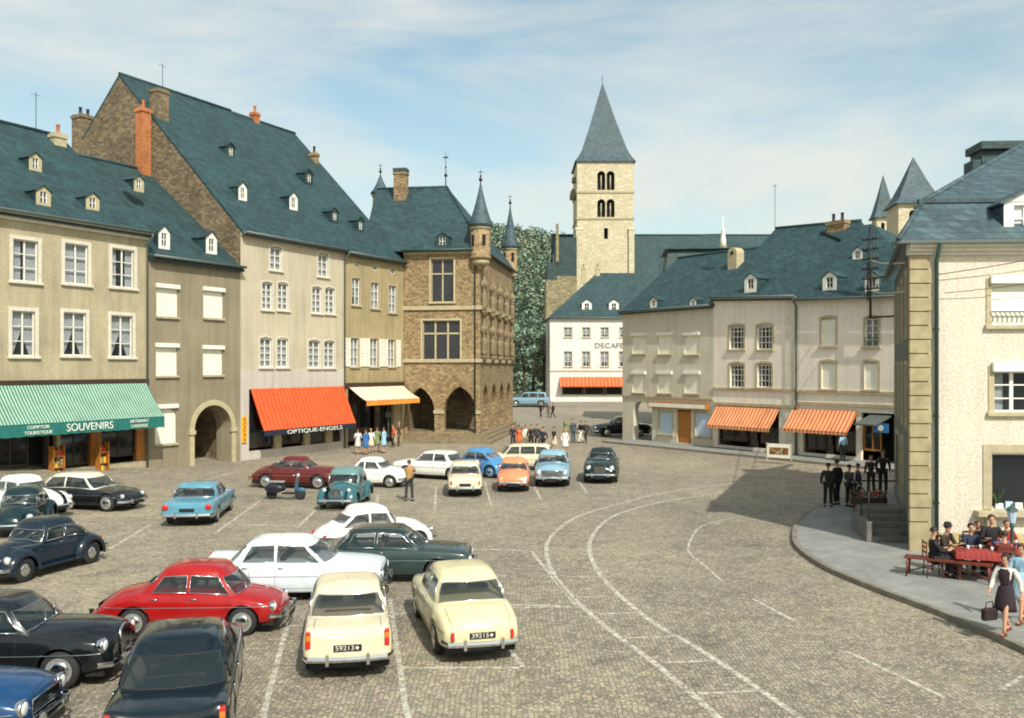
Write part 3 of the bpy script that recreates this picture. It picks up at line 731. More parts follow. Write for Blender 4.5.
# --- cream house with the red awning
DEP = 10.5; S3 = (24.0-13.4)/10.5; t3 = T_of(240.5); t4 = T_of(344.5); t5 = T_of(403.5)
H = lhouse('house', 240.5, 344.5, 'tall cream house with steep slate roof above the orange red awning, pairs of white windows', z=0); W = H.W; H3 = H
ze = 13.4
rs = [(270,248,281.5,270,'cross'),(318,254.5,328,276.5,'cross')] + [(a,b,c,d,'white') for a,b,c,d in ((262,283.5,272.3,309.5),(277.7,284,288.3,310),(312,288,321.5,313),(325,289,334.5,313.6),(259.8,339,271.8,367),(277,339.5,288,367),(308.5,341.5,320,367.5),(324,342,334.5,367.5))]
op = [H.rect(*r[:4]) for r in rs]; us0, us1 = H.U(249), H.U(341.5); zsh = H.Z(300, 388); z_b = H.Z(300, 369)
m = MB(); wall(m, W, 0, ze, op+[(us0, us1, .5, zsh)], reveal=.16, zone=([z_b], lambda u, z: 1 if z < z_b else 0), mrev=1)
m.build('wall', [M['creamwall'], M['whitebase']], H.root)
m = MB(); m.poly([(0,0,-1),(0,0,ze),(0,DEP,ze+S3*DEP),(0,2*DEP,ze),(0,2*DEP,-1)]); m.quad((0,2*DEP,-1),(W,2*DEP,-1),(W,2*DEP,ze),(0,2*DEP,ze)); m.quad((W,.01,0),(W,DEP*2,0),(W,DEP*2,ze),(W,.01,ze))
m.build('gable_wall', M['gablestone'], H.root)
for r, o in zip(rs, op): window(H, *o, style=r[4], trim='creamtrim' if 'creamtrim' in M else 'whitest', tw=.09, arch=.12)
roof_gable(H, W, ze+.12, S3, DEP, 'slateroof', ov_side=0); gutter(H, 0, W, ze-.12, -.45, pipe=W-.08); cornice(H, 0, W, ze-.3, ze-.1, 'stonetrim', .3)
m = MB(); m.box(us0, 1.2, .2, us1, 1.24, zsh); m.box(us0, .2, zsh, us1, 1.2, zsh+.04); m.build('shop_interior', M['dark'], H.root)
shopwin(H, us0+.05, H.U(276), .75, zsh-.3, nb=1, y=.25); shopwin(H, H.U(283), H.U(305), .75, zsh-.3, nb=2, y=.25); shopwin(H, H.U(312), H.U(326), .6, zsh-.3, nb=1, y=.25)
for a, b in ((276,282.5),(305.5,311),(327.5,333)): panelpier(H, H.U(a), H.U(b), -.1, zsh, 'yellowtrim', .05)
door(H, H.U(333.3), H.U(341), .1, zsh-.4)
A = awning(H, H.U(250), H.U(343), H.Z(296, 387.5), H.Z(309, 427, -1.05), 1.05, .34, 'aw_red', 'aw_redv')
text(H, 'OPTIQUE-ENGELS', H.U(316, -1.2), -1.05-.05-.1, H.Z(316, 429.6, -1.15), .34, 'letter_white', A, sx=1.9)
m = MB(); m.box(H.U(241.3), -.1, H.Z(243,442.5), H.U(245.6), -.03, H.Z(243,416.5)); sg = m.build('shop_sign', M['signyellow'], H.root)
for i, c in enumerate('KODAK'): text(H, c, H.U(243.4), -.12, H.Z(243, 419.5+i*5), .34, 'signred', sg)
for q in ((238.5,181.5,247,200.5,'white'),(289.5,191.5,297.7,210,'white'),(226.5,142.5,235,157.5,'teal'),(304.5,169,313,184,'teal'),(330.5,207.5,338.5,222,'teal')): dormer(H, *q[:4], ze+.12, S3, q[4])
# chimneys on the gable
m = MB(); u, y, z, t = H2.roofhit(149, 163, H2.Z(195, 261.5)+.1, SL)
pass
def at_line(H, px, py, u):  # a point in the plane u=const of a house
    D = Vector(((px-HX)/F, 1, -(py-HY)/F)); O = Vector((0,0,CAMH-H.z0)) - Vector((H.P0.x, H.P0.y, 0))
    t = (u - O.dot(H.d))/D.dot(H.d); p = O + D*t; return p.dot(H.n), p.z
y, z = at_line(H, 157, 122, 1.2); chimney(H, .75, 7.7, 19.2, .9, .7, 3.7, 'gablestone', 0); chimney(H, -.45, 7.7, 15.5, .66, .62, 5.9, 'brick', 1)
chimney(H, .5, 14.6, 17.5, 1.1, 1.0, 4.6, 'gablestone', 2, potmat='iron')
u, y, z, t = H.roofhit(256, 122, ze, S3); chimney(H, u, DEP, ze+S3*DEP-.3, .5, .5, .9, 'brick', 1)
# --- ochre house with the pale pink awning
H = lhouse('house', 344.5, 403.5, 'narrow ochre house with louvred shutters above the pale pink awning', z=0); W = H.W; H4 = H; ze = 13.3
small = [(354,261,359,266.5),(371.5,265.5,377.3,270.5),(389.5,269,395,273.8)]
ra = [(351.8,278,360,305),(371,282.5,379,308.3),(388.8,285.5,396.3,312.5)]; rb = [(350.7,338,358.5,366.5),(370,338.5,378,366.5),(388,339.5,395,366.5)]
op = [H.rect(*r) for r in small+ra+rb]; us0, us1 = H.U(348), H.U(401); zsh = H.Z(375, 388)
m = MB(); wall(m, W, 0, ze, op+[(us0, us1, -.2, zsh)], reveal=.16)
m.quad((W,0,0),(W,DEP,0),(W,DEP,ze+S3*DEP),(W,0,ze)); m.poly([(W,DEP,0),(W,2*DEP,0),(W,2*DEP,ze),(W,DEP,ze+S3*DEP)])
m.build('wall', M['ochre'], H.root)
for i, o in enumerate(op):
    w_ = window(H, *o, style='thin' if i > 3 else ('dormer' if i < 3 else 'open'), trim='stonetrim', tw=.08, sill=i > 2)
    if i >= 6:
        for s_ in (-1, 1):
            a, b = (o[0]-.62, o[0]-.1) if s_ < 0 else (o[1]+.1, o[1]+.62); m = MB()
            m.box(a, -.07, o[2], a+.06, -.035, o[3]); m.box(b-.06, -.07, o[2], b, -.035, o[3])
            for k in (0, .48, .95): m.box(a+.06, -.068, o[2]+(o[3]-o[2])*k, b-.06, -.037, o[2]+(o[3]-o[2])*k+.08)
            for k in range(18): z = o[2]+.1+(o[3]-o[2]-.15)*k/18; m.quad((a+.06,-.065,z),(b-.06,-.065,z),(b-.06,-.04,z+.07),(a+.06,-.04,z+.07))
            m.build('louvred_shutter', M['shutter'], w_)
roof_gable(H, W, ze+.12, S3, DEP, 'slateroof', ov_side=0); gutter(H, 0, W, ze-.12, -.45); band(H, 0, W, zsh+.25, .3, 'darkwood', .12, 'fascia')
m = MB(); m.box(us0, 1.4, -.2, us1, 1.44, zsh); m.box(us0, .2, zsh, us1, 1.4, zsh+.04); m.build('shop_interior', M['dark'], H.root)
shopwin(H, us0+.05, H.U(362), .5, zsh-.4, nb=2, y=.3); shopwin(H, H.U(378), H.U(394), .5, zsh-.4, nb=2, y=.3); door(H, H.U(364), H.U(376), 0, zsh-.4, y=.5)
panelpier(H, H.U(395), H.U(401), -.2, zsh, 'stonetrim', .05)
awning(H, H.U(348), H.U(402), H.Z(375, 386), H.Z(392, 399.5, -1.5), 1.5, .35, 'aw_pink', 'aw_pinkv')
dormer(H, 356.6, 216.6, 364, 231.6, ze+.12, S3, 'teal')
u, y, z, t = H.roofhit(318, 170, ze, S3); chimney(H, W-.6, 8.0, ze+S3*8-.6, .5, .5, 1.3, 'tanrubble', 1, potmat='iron')
# ---------------------------------------------------------------- old town hall with arcade
H = House('town_hall', (-8.0, 66.6), (5.66, -.9), 'golden rubble stone town hall with pointed arcade, corner turrets and slate hip roof', 'town hall', z=0)
W = (Vector((-2.34, 65.7)) - Vector((-8.0, 66.6))).length; ze = H.Z(440, 249); TH = H; Dp = 15.4
a1 = H.rect(406.5,387,434.5,441); a2 = H.rect(443.5,386,476,441); zs_ = H.Z(440, 412)
w1 = H.rect(431,259,453.5,302); w2 = H.rect(422.6,320.4,460,361)
m = MB(); fl = .9
wall(m, W, 0, ze, [w1, w2, (a1[0], a1[1], fl-.2, a1[3], 'pointed', zs_, .7), (a2[0], a2[1], fl-.2, a2[3], 'pointed', zs_, .7)], reveal=.3)
# left return wall
m.quad((0,0,-1),(0,Dp,-1),(0,Dp,ze),(0,0,ze)); m.quad((0,Dp,-1),(W,Dp,-1),(W,Dp,ze),(0,Dp,ze))
m.build('wall', M['tanrubble'], H.root)
# right face, as a local sub-frame: x = W plane running back
def side(mb, ops):  # build in (s,z) then place at x=W+..., s along +y
    t = MB(); wall(t, Dp, 0, ze, ops, reveal=.3)
    mb.add([(W-yy, xx, zz) for xx, yy, zz in t.v], t.f)
sops = [(1.6+i*3.2, 2.9+i*3.2, 9.2, 12.0, 'pointed', 11.0) for i in range(4)] + [(1.7+i*3.2, 2.8+i*3.2, 6.2, 8.2, 'pointed', 7.5) for i in range(4)] + [(1.0+i*3.6, 3.4+i*3.6, .7, 4.2, 'pointed', 2.6, .5) for i in range(4)]
m = MB(); side(m, sops); m.build('side_wall', M['lime2'] if 'lime2' in M else M['tanrubble'], H.root)
def dark_behind(o, inset=.3, leaded=True):
    t = MB(); t.box(o[0]-.05, inset, o[2]-.05, o[1]+.05, inset+.05, o[3]+.05); return [(W-yy, xx, zz) for xx, yy, zz in t.v], t.f
for o in sops[:8]:
    m = MB(); m.add(*dark_behind(o)); p = m.build('window', M['lead'], H.root)
    m = MB(); s0 = (o[0]+o[1])/2; m.box(W-.28, s0-.05, o[2], W-.2, s0+.05, o[3]-.1); m.box(W-.285, o[0], o[5]-.1, W-.195, o[1], o[5]); m.build('mullion', M['yellowtrim'], p)
# statues under canopies
for i in range(5):
    for zb in (6.3, 9.6):
        y_ = .9+i*3.2 if i else .55
        m = MB(); m.lathe([(.1,-.5),(.28,-.1),(.3,0),(.2,0)], (W+.2, y_, zb), n=10); m.lathe([(.2,0),(.24,.3),(.2,.8),(.24,1.1),(.2,1.25),(.07,1.32),(.1,1.42),(.1,1.55),(.03,1.62)], (W+.2, y_, zb), n=10)
        m.lathe([(.3,1.8),(.32,2.0),(.12,2.3),(.02,2.8)], (W+.2, y_, zb), n=6, smooth=False); m.build('statue', M['oldstone'], H.root)
for z, hh in ((H.Z(440, 308), .28), (H.Z(440, 360.7), .25)):
    band(H, -.05, W+.12, z, hh, 'stonetrim', .14)
    m = MB(); m.box(W-.02, .02, z-hh/2, W+.14, Dp, z+hh/2); m.build('string_course', M['stonetrim'], H.root)
for o, st in ((w1, 'dark'), (w2, 'dark3')): window(H, *o, style=st, trim='yellowtrim', tw=.14, dr=.28)
# pier imposts
for u_ in ((a1[1], a2[0]), (a2[1], W)):
    m = MB(); m.box(u_[0]-.06, -.08, zs_-.12, u_[1]+.06, .0, zs_+.12); m.build('impost', M['stonetrim'], H.root)
# arcade interior
m = MB(); m.box(0.05, 4.4, fl-.2, W-.1, 4.5, 6); m.box(0.05, .72, 6, W-.1, 4.4, 6.05); m.box(.05, .72, fl-.3, W-.02, 4.4, fl-.15); m.box(.05,.72,fl-.2,.1,4.4,6)
m.build('arcade_interior', M['gablestone'], H.root)
# hip roof
m = MB(); yr = 6.3; zr = 20.0; o_ = .4; zo = ze-.15; ul = -3.0; xr0 = -4.0; xr1 = H.U(447, yr)
e0, e1, e2, e3 = (ul,-o_,zo),(W+o_,-o_,zo),(W+o_,Dp+o_,zo),(ul,Dp+o_,zo)
r0, r1 = (xr0, yr, zr), (xr1, yr, zr)
m.slab([e0,e1,r1,r0], .12); m.slab([e1,e2,r1], .12); m.slab([e2,e3,r0,r1], .12); m.slab([e3,e0,r0], .12)
m.tube([r0,r1], .12, 6); m.tube([e1, r1], .1, 6); m.build('roof', M['slateroof'], H.root)
gutter(H, 0, W, ze-.12, -.5, pipe=W-.35, mat='greenpipe'); cornice(H, 0, W, ze-.4, ze-.16, 'stonetrim', .3)
sr = (zr-zo)/(yr+o_); u, y, z, t = H.roofhit(441, 247, ze, sr)
dormer(H, 436, 232, 449, 247, zo+sr*o_, sr, 'teal')
u = H.U(401, yr-1); chimney(H, u, yr-1, 18.2, 1.0, .8, 2.9, 'tanrubble', 0)
m = MB(); m.box(u-.55, yr-1.45, 21.1, u+.55, yr-.55, 21.35); m.build('chimney_cap', M['slatedark'], H.root)
def finial(H, u, y, z, h, name='finial'):
    m = MB(); m.tube([(u,y,z),(u,y,z+h)], [.05,.015], 6); m.ball((u,y,z+h*.32), .14); m.ball((u,y,z+h*.55), .08)
    m.box(u-.2, y-.015, z+h*.8, u+.2, y+.015, z+h*.84); m.build(name, M['iron'], H.root)
finial(H, xr1-.1, yr, zr, 2.9)
def turret(u, y, r, zc0, zb, ztop, ztip, body='tanrubble'):
    m = MB(); m.lathe([(.15, zc0-.9),(.3, zc0-.6),(.55*r, zc0-.35),(.8*r, zc0-.15),(.85*r, zc0-.05),(1.08*r, zc0),(1.08*r, zc0+.15),(r, zc0+.2),(r, ztop)], (u, y, 0), n=20)
    t = m.build('turret', M[body], H.root)
    m = MB(); m.lathe([(r*1.28, ztop-.05),(r*1.22, ztop+.15),(r*.95, ztop+(ztip-ztop)*.2),(r*.55, ztop+(ztip-ztop)*.5),(r*.25, ztop+(ztip-ztop)*.78),(.04, ztip)], (u, y, 0), n=20)
    m.build('turret_roof', M['slateroof2'], t)
    m = MB(); m.lathe([(.85*r*1.02, zc0-.06),(.92*r, zc0-.3),(.7*r, zc0-.45)], (u,y,0), n=20); m.build('corbel', M['stonetrim'], t); m = MB(); m.lathe([(1.06*r, ztop-.3),(1.12*r, ztop-.2),(1.12*r, ztop-.05)], (u,y,0), n=20); m.build('cornice_ring', M['stonetrim'], t)
    for an in (-60, -130, 10):
        m = MB(); c_, s_ = math.cos(R(an)), math.sin(R(an)); P = [(u+c_*(r+.02)-s_*q, y+s_*(r+.02)+c_*q, zz) for q, zz in ((-.13, zc0+.9),(.13, zc0+.9),(.13, zc0+1.7),(-.13, zc0+1.7))]
        m.slab(P, .04); m.build('slit_window', M['dark'], t)
    finial(H, u, y, ztip-.1, 1.1)
zz = lambda py, Y: CAMH-(py-HY)*Y/F
turret(W+.05, .0, .72, zz(259,65.7), 0, zz(226,65.7), zz(183,65.7))
turret(W-.15, Dp-.6, .64, zz(272,80), 0, zz(247,80), zz(205,80))
turret(-6.3, Dp-1, .7, 17, 0, zz(190,80), zz(170,80))
# low steps and terrace before the arcade
m = MB(); gs = [(1.9, .22), (1.35, .42), (.8, .62)]
for p, z in gs: m.box(.6, -p, -.2, W+p*.6, .0, z); m.box(W, -.001, -.2, W+p*.6, Dp-1, z-.002)
m.build('steps', M['oldstone'], H.root)
m = MB(); m.tube([(-.4,-2.6,0),(-.4,-2.6,2.1)], .03, 8); m.box(-.6,-2.62,1.9,-.2,-2.6,2.25)
o = m.build('sign_post', M['gutter']); o.location = H.root.location; o.rotation_euler = H.root.rotation_euler; tag(o, 'thin grey post standing before the town hall steps', 'post')
# ---------------------------------------------------------------- right-hand row
M['greyplaster'] = plaster('grey_green_render', srgb(216,210,188), .86)
M['pinkwhite'] = plaster('pale_pink_render', srgb(250,238,220), .88)
M['cafewall'] = plaster('cafe_cream_render', srgb(222,212,192), .9)
M['farwall'] = plaster('far_white_render', srgb(236,228,218), .88)
M['aw_or1'] = stripes('orange_striped_canvas', srgb(204,104,56), srgb(226,172,124), .26)
M['aw_or2'] = stripes('orange_canvas', srgb(206,84,40), srgb(220,116,70), .5)
M['bluecurtain'] = plain('blue_white_blind', srgb(176,196,214), .8, var=.1)
RP = Vector((8.25, 67.5)); RD = (.583, -.812)
def rhouse(px0, px1, label, z=0):
    k = (px0-HX)/F; l = math.hypot(*RD); u0 = (k*RP.y-RP.x)/(RD[0]-k*RD[1]); k = (px1-HX)/F; u1 = (k*RP.y-RP.x)/(RD[0]-k*RD[1])
    H = House('house', (RP.x+RD[0]*u0, RP.y+RD[1]*u0), RD, label, z=z); H.W = (u1-u0)*l; return H
# house with the corner arch
H = rhouse(622.5, 713.5, 'grey green rendered house with six cream shutters, corner archway and orange wooden door'); W = H.W; HA = H
ze = H.Z(624, 311), H.Z(713, 306.5); ze = (sum(ze)/2+.05,)*2; dep = 6.0; sl = .72
sh = [(632.3,335.5,646,353.5),(658,335,672,354),(684.3,335,699.5,354.3),(632.3,374,645.5,392.5),(657.5,374,672,393),(684.5,374,699.8,393.3)]
op = [H.rect(*r) for r in sh]; arc = H.rect(633.5,401.5,652,442); zsp = H.Z(642, 411)
sw1 = H.rect(659,412,672.3,434); dr_ = H.rect(677,410,691,443); sw2 = H.rect(695.5,413,710.5,436)
m = MB(); wall(m, W, 0, ze, op+[(arc[0],arc[1],-.3,arc[3],'pointed',zsp,.5), sw1, dr_, sw2], reveal=.16)
# left side wall with its own arch
t = MB(); wall(t, dep*2, 0, ze[0], [(.7, 4.2, -.5, 3.6, 'round', 2.2, -.4)]); m.add([(yy, xx, zz_) for xx, yy, zz_ in [(p[0], abs(p[1]), p[2]) for p in t.v]], t.f)
m.poly([(0,0,ze[0]),(0,dep,ze[0]+sl*dep),(0,2*dep,ze[0])]); m.quad((0,2*dep,-1),(W,2*dep,-1),(W,2*dep,ze[0]),(0,2*dep,ze[0])); m.poly([(W,0,0),(W,2*dep,0),(W,2*dep,ze[0]),(W,dep,ze[0]+sl*dep),(W,0,ze[0])])
m.quad((arc[1]+.5,.5,-.5),(arc[1]+.5,2*dep,-.5),(arc[1]+.5,2*dep,4.2),(arc[1]+.5,.5,4.2)); m.quad((0,.2,4.2),(arc[1]+.5,.2,4.2),(arc[1]+.5,2*dep,4.2),(0,2*dep,4.2))
m.build('wall', M['greyplaster'], H.root)
for o in op: window(H, *o, style='shut', tw=.0)
for o in (sw1, sw2):
    w_ = window(H, *o, style='thin', trim='stonetrim', tw=.1); 
for o in (sw1, sw2): m = MB(); m.box(o[0]+.05, .065, o[2]+.05, o[1]-.05, .08, o[3]-.05); m.build('blind', M['bluecurtain'], H.root)
door(H, dr_[0], dr_[1], .1, dr_[3]-.1, 'wood', .1, glass=False)
m = MB(); m.box(H.U(651), -.35, H.Z(680,408.5), H.U(709.5), .0, H.Z(680,402.5)); sb = m.build('shop_sign', M['wood'], H.root, bevel=.02)
m = MB(); m.box(H.U(652), -.36, H.Z(680,407.6), H.U(708.5), -.352, H.Z(680,403.6)); m.build('sign_board', M['shutter'], sb)
roof_gable(H, W, ze[0]+.1, sl, dep, 'slateroof', ov_side=0.1); gutter(H, 0, W, ze[0]-.05, -.45); cornice(H, 0, W, ze[0]-.25, ze[0]-.07, 'stonetrim', .3)
band(H, 0, W, H.Z(668,397.5), .15, 'stonetrim', .08)
for q in ((649.3,296.5,657.5,307.5),(688.5,297,697.5,307)): dormer(H, *q, ze[0]+.1, sl, 'white')
# white house with awning
H = rhouse(713.5, 798.5, 'pale pink white house with four arched windows above an orange striped awning'); W = H.W; HB = H
ze = H.Z(713.5, 297), H.Z(798, 295.5)
wr = [(729.5,327,743.8,349.2),(757.3,326.5,772,349.2),(730,365,743.8,387.3),(757.3,365,771.6,387.3)]
op = [H.rect(*r) for r in wr]; us0, us1 = H.U(718), H.U(779); zsh = H.Z(748, 408)
m = MB(); wall(m, W, 0, ze, op+[(us0, us1, .3, zsh)], reveal=.18)
dep = 6.5; sl2 = .78
m.quad((0,0,0),(0,2*dep,0),(0,2*dep,ze[0]),(0,0,ze[0])); m.poly([(0,0,ze[0]),(0,2*dep,ze[0]),(0,dep,ze[0]+sl2*dep)]); m.quad((0,2*dep,-1),(W,2*dep,-1),(W,2*dep,ze[1]),(0,2*dep,ze[1]))
m.quad((W,0,0),(W,2*dep,0),(W,2*dep,ze[1]),(W,0,ze[1]))
m.build('wall', M['pinkwhite'], H.root)
m = MB(); m.poly([(W-.02,2*dep,ze[1]),(W-.02,dep,ze[1]+sl2*dep),(W-.02,0,ze[1])]); m.build('slate_gable', M['slateroof'], H.root)
for i, o in enumerate(op): window(H, *o, style='many', trim='yellowtrim', tw=.13, arch=.13)
roof_gable(H, W, ze[0]+.1, sl2, dep, 'slateroof', ov_side=0, zend=ze[1]+.1); gutter(H, 0, W, ze[0]-.05, -.45, z1=ze[1]-.05, pipe=W-.1); cornice(H, 0, W, ze[0]-.3, ze[0]-.07, 'yellowtrim', .3, zend=ze[1]-ze[0])
band(H, 0, W, H.Z(755,389.5), .18, 'stonetrim', .1); band(H, 0, W, H.Z(755,405), .2, 'stonetrim', .12)
m = MB(); m.box(H.U(785.5), -.06, -.2, H.U(795), .0, ze[1]-.35); m.build('pilaster', M['whitest'], H.root)
m = MB(); m.box(us0, 1.2, 0, us1, 1.24, zsh); m.box(us0, .2, zsh, us1, 1.2, zsh+.04); m.build('shop_interior', M['dark'], H.root)
shopwin(H, us0+.05, H.U(745), .7, zsh-.4, nb=2, y=.25); door(H, H.U(748), H.U(756), 0, zsh-.3); shopwin(H, H.U(759), us1-.05, .7, zsh-.4, nb=1, y=.25)
awning(H, H.U(717), H.U(780), H.Z(748,406.5), H.Z(742,427,-1.0), 1.0, .22, 'aw_or1', 'aw_or1')
dormer(H, 744, 273, 757, 291, ze[0]+.1, sl2, 'white')
# white house with round ended roof
H = rhouse(798.5, 935, 'cream house with hipped slate roof and shuttered windows beside the electric wires'); W = H.W; HC = H
ze = H.Z(800, 296), H.Z(897, 293); ze = (ze[0], ze[1])
wr = [(821.5,319,835.5,346),(865.3,319,878.4,346.5),(821.5,363,835.8,389),(864.5,363,878.2,389.5)]
op = [H.rect(*r) for r in wr]; us0, us1 = H.U(803), H.U(856); us2, us3 = H.U(861), H.U(895); zsh = H.Z(828, 411); 
m = MB(); wall(m, W, 0, ze, op+[(us0, us1, .3, zsh), (us2, us3, .1, zsh)], reveal=.2)
m.quad((W,0,0),(W,11,0),(W,11,ze[1]),(W,0,ze[1])); m.quad((0,11,-1),(W,11,-1),(W,11,ze[1]),(0,11,ze[1])); m.build('wall', M['pinkwhite'], H.root)
for i, o in enumerate(op): window(H, *o, style='white' if i == 1 else 'shut', trim='yellowtrim', tw=.13, arch=.1, box=False)
m = MB(); o = op[1]
for k in range(9): u = o[0]+(o[1]-o[0])*k/8; m.tube([(u,-.06,o[2]),(u,-.06,o[2]+.5)], .01, 5)
m.tube([(o[0],-.06,o[2]+.5),(o[1],-.06,o[2]+.5)], .015, 5); m.build('railing', M['iron'], H.root)
band(H, 0, W, H.Z(850,392.5), .2, 'stonetrim', .1); band(H, 0, W, H.Z(850,405), .2, 'stonetrim', .12)
m = MB(); o_ = .4; dp = 5.5; zr = 14.5; ua, ub = H.U(820, dp), H.U(872, dp)
e0,e1,e2,e3 = (0,-o_,ze[0]-.2),(W+.3,-o_,ze[1]-.2),(W+.3,11.4,ze[1]-.2),(0,11.4,ze[0]-.2)
m.slab([e0,e1,(ub,dp,zr),(ua,dp,zr),(0,4.4,ze[0]-.2+(zr-ze[0]+.2)/(dp+o_)*(4.4+o_))], .12); m.slab([e1,e2,(ub,dp,zr)], .12); m.slab([e2,e3,(0,dp,zr-1.2),(ua,dp,zr),(ub,dp,zr)], .12); m.build('roof', M['slateroof'], H.root)
gutter(H, 0, W, ze[0]-.25, -.48, z1=ze[1]-.25)
sl3 = (zr-ze[0])/(dp+o_)
for q in ((822,271,837,290),(864,271,880,289.5)): dormer(H, *q, ze[0]+.1, sl3, 'white')
dormer(H, 852.5, 246.5, 862.5, 260, ze[0]+.1, sl3, 'white')
chimney(H, H.U(838,dp), dp, zr-.4, 1.3, .6, .9, 'tanrubble', 2, potmat='iron'); 
m = MB(); m.box(us0, 1.2, 0, us1, 1.24, zsh); m.box(us0, .2, zsh, us1, 1.2, zsh+.04); m.box(us2, 1.6, 0, us3, 1.64, zsh); m.box(us2, .2, zsh, us3, 1.6, zsh+.04); m.build('shop_interior', M['dark'], H.root)
shopwin(H, us0+.05, H.U(823), .6, zsh-.4, nb=2, y=.25); door(H, H.U(825), H.U(831), 0, zsh-.3); shopwin(H, H.U(834), us1-.05, .6, zsh-.4, nb=2, y=.25)
shopwin(H, us2+.05, H.U(878), .8, zsh-.6, nb=2, y=.3, frame='wood')
awning(H, H.U(793.5), H.U(858), H.Z(826,409.5), H.Z(822,431,-1.1), 1.0, .2, 'aw_or1', 'aw_or1')
# canopy of the last shop
m = MB(); m.slab([(us2+.6,-.05,zsh-.1),(us3-.2,-.05,zsh-.1),(us3-.2,-1.6,zsh-.55),(us2+.6,-1.6,zsh-.55)], .08); m.build('canopy', M['gutter'], H.root)
m = MB(); u = H.U(881,-1.0); z_ = H.Z(881,428,-1.0); m.box(u-.45, -1.04, z_-.25, u+.45, -1.0, z_+.25); sg = m.build('hanging_sign', plain('blue_sign', srgb(40,110,170), .5), H.root)
m = MB(); m.lathe([(.16,0),(.16,.02)], (u, -1.06, z_), 'y', 16); m.build('sign_disc', M['letter_white'], sg)
# sign board on the pavement
p = G(779, 464); A_ = empty('advertising_board', (p.x, p.y, .13), math.atan2(RD[1], RD[0])+.3, 'white advertising board on legs standing on the pavement between the orange awnings', 'sign board')
m = MB(); m.box(-.68,-.03,.22,.68,.03,1.0); m.build('panel', M['shutter'], A_)
for x in (-.7,.7): m = MB(); m.box(x-.03,-.04,0,x+.03,.04,1.05); m.build('leg', M['stonetrim'], A_)
m = MB(); m.box(-.55,-.04,.4,.55,-.032,.8); m.build('faded_picture', M['goods'], A_)
# ---------------------------------------------------------------- far house
H = House('house', (5.07+.0, 120), (1, .02), 'white far house with dark lettering on its front and a long orange awning', z=.9); HF = H; W = 13.5
ze = H.Z(585, 317.3)
c1 = [(564,327.5,572,337.2),(582.3,327.5,590,337.2),(600.8,327.5,608.5,337.2),(619.5,327.5,627,337.2)]; c2 = [(564,351.5,572,366.5),(582.2,351.5,590,366.5),(600.5,351.5,608.5,366.5),(619,351.5,627,366.5)]
op = [H.rect(*r) for r in c1+c2]; us0, us1 = H.U(562), W-.3; zsh = H.Z(590, 380)
m = MB(); wall(m, W, 0, ze, op+[(us0, us1, .9, zsh)], reveal=.16); m.quad((0,0,-1),(0,10,-1),(0,10,ze),(0,0,ze)); m.quad((0,10,-1),(W,10,-1),(W,10,ze),(0,10,ze)); m.quad((W,0,-1),(W,10,-1),(W,10,ze),(W,0,ze)); m.build('wall', M['farwall'], H.root)
for i, o in enumerate(op): window(H, *o, style='vgap' if i != 2 else 'open', trim='stonetrim', tw=.05)
m = MB(); o_ = .35; dp = 6; zr = H.Z(610, 273, dp); ua = H.U(597, dp); zo = ze-.1
m.slab([(-o_,-o_,zo),(W,-o_,zo),(W,dp,zr),(ua,dp,zr)], .12); m.slab([(-o_,12,zo),(-o_,-o_,zo),(ua,dp,zr)], .12); m.slab([(W,12,zo),(-o_,12,zo),(ua,dp,zr),(W,dp,zr)], .12); m.build('roof', M['slateroof'], H.root)
gutter(H, 0, W, ze-.1, -.45); slf = (zr-zo)/(dp+o_)
for q in ((581.3,299.5,592.3,311),(608.5,299.5,619.3,311)): dormer(H, *q, ze+.05, slf, 'white')
for px in (583.5, 597.5): u = H.U(px, dp); chimney(H, u, dp-.2, zr-1.5, .6, .5, 2.2, 'yellowtrim', 1)
text(H, 'DECAFE', H.U(609), -.08, H.Z(609, 345.7), .95, 'rooflead', H.root, sx=1.15)
band(H, 0, W, H.Z(580,371), .15, 'stonetrim', .08)
m = MB(); m.box(us0, 1.4, 0, us1, 1.44, zsh); m.box(us0, .2, zsh, us1, 1.4, zsh+.04); m.build('shop_interior', M['dark'], H.root)
for a, b in ((563,583),(585,604),(606,622)): shopwin(H, H.U(a), H.U(b), 1.0, zsh-.5, nb=1, y=.25, frame='stonetrim', goods=False)
awning(H, H.U(559.5), W-.2, H.Z(590,377), H.Z(590,385.7,-1.2), 1.2, .18, 'aw_or2', 'aw_or2')
# ---------------------------------------------------------------- basilica
def zat(py, Y): return CAMH-(py-HY)*Y/F
def xat(px, Y): return (px-HX)*Y/F
C_ = House('basilica', (xat(577,165), 165), (1, 0), 'pale limestone church with a tall square bell tower and pointed slate spire', 'church', z=.9); H = C_
TW = xat(633.5,165)-xat(577,165); ztop = H.Z(605,161); zm = H.Z(605,192); zl = H.Z(605,218.5)
def pair(zb, zt): 
    return [H.rect(a, zt, b, zb)+('round', H.rect(a,zt+4,b,zb)[3]) for a, b in ((597.3,605.3),(606.6,614.6))]
op = pair(190,171)+pair(217,199); sm = H.rect(604,228,608,239)
m = MB(); wall(m, TW, 0, ztop, op+[sm], reveal=.6)
m.quad((0,0,-1),(0,TW,-1),(0,TW,ztop),(0,0,ztop)); m.quad((TW,0,-1),(TW,TW,-1),(TW,TW,ztop),(TW,0,ztop)); m.quad((0,TW,-1),(TW,TW,-1),(TW,TW,ztop),(0,TW,ztop)); Tt = m.build('bell_tower', M['lime'], H.root)
m = MB(); m.box(.5,1.0,20,TW-.5,1.1,ztop-.5); m.box(.5,1,20,.6,TW-1,ztop-.5); m.build('belfry_inside', M['dark'], Tt)
for o in op: m = MB(); u = (o[0]+o[1])/2; m.tube([(o[0]+.1 if False else u,.35,o[2]),(u,.35,o[5])], .09, 8); m.build('column', M['lime'], Tt)
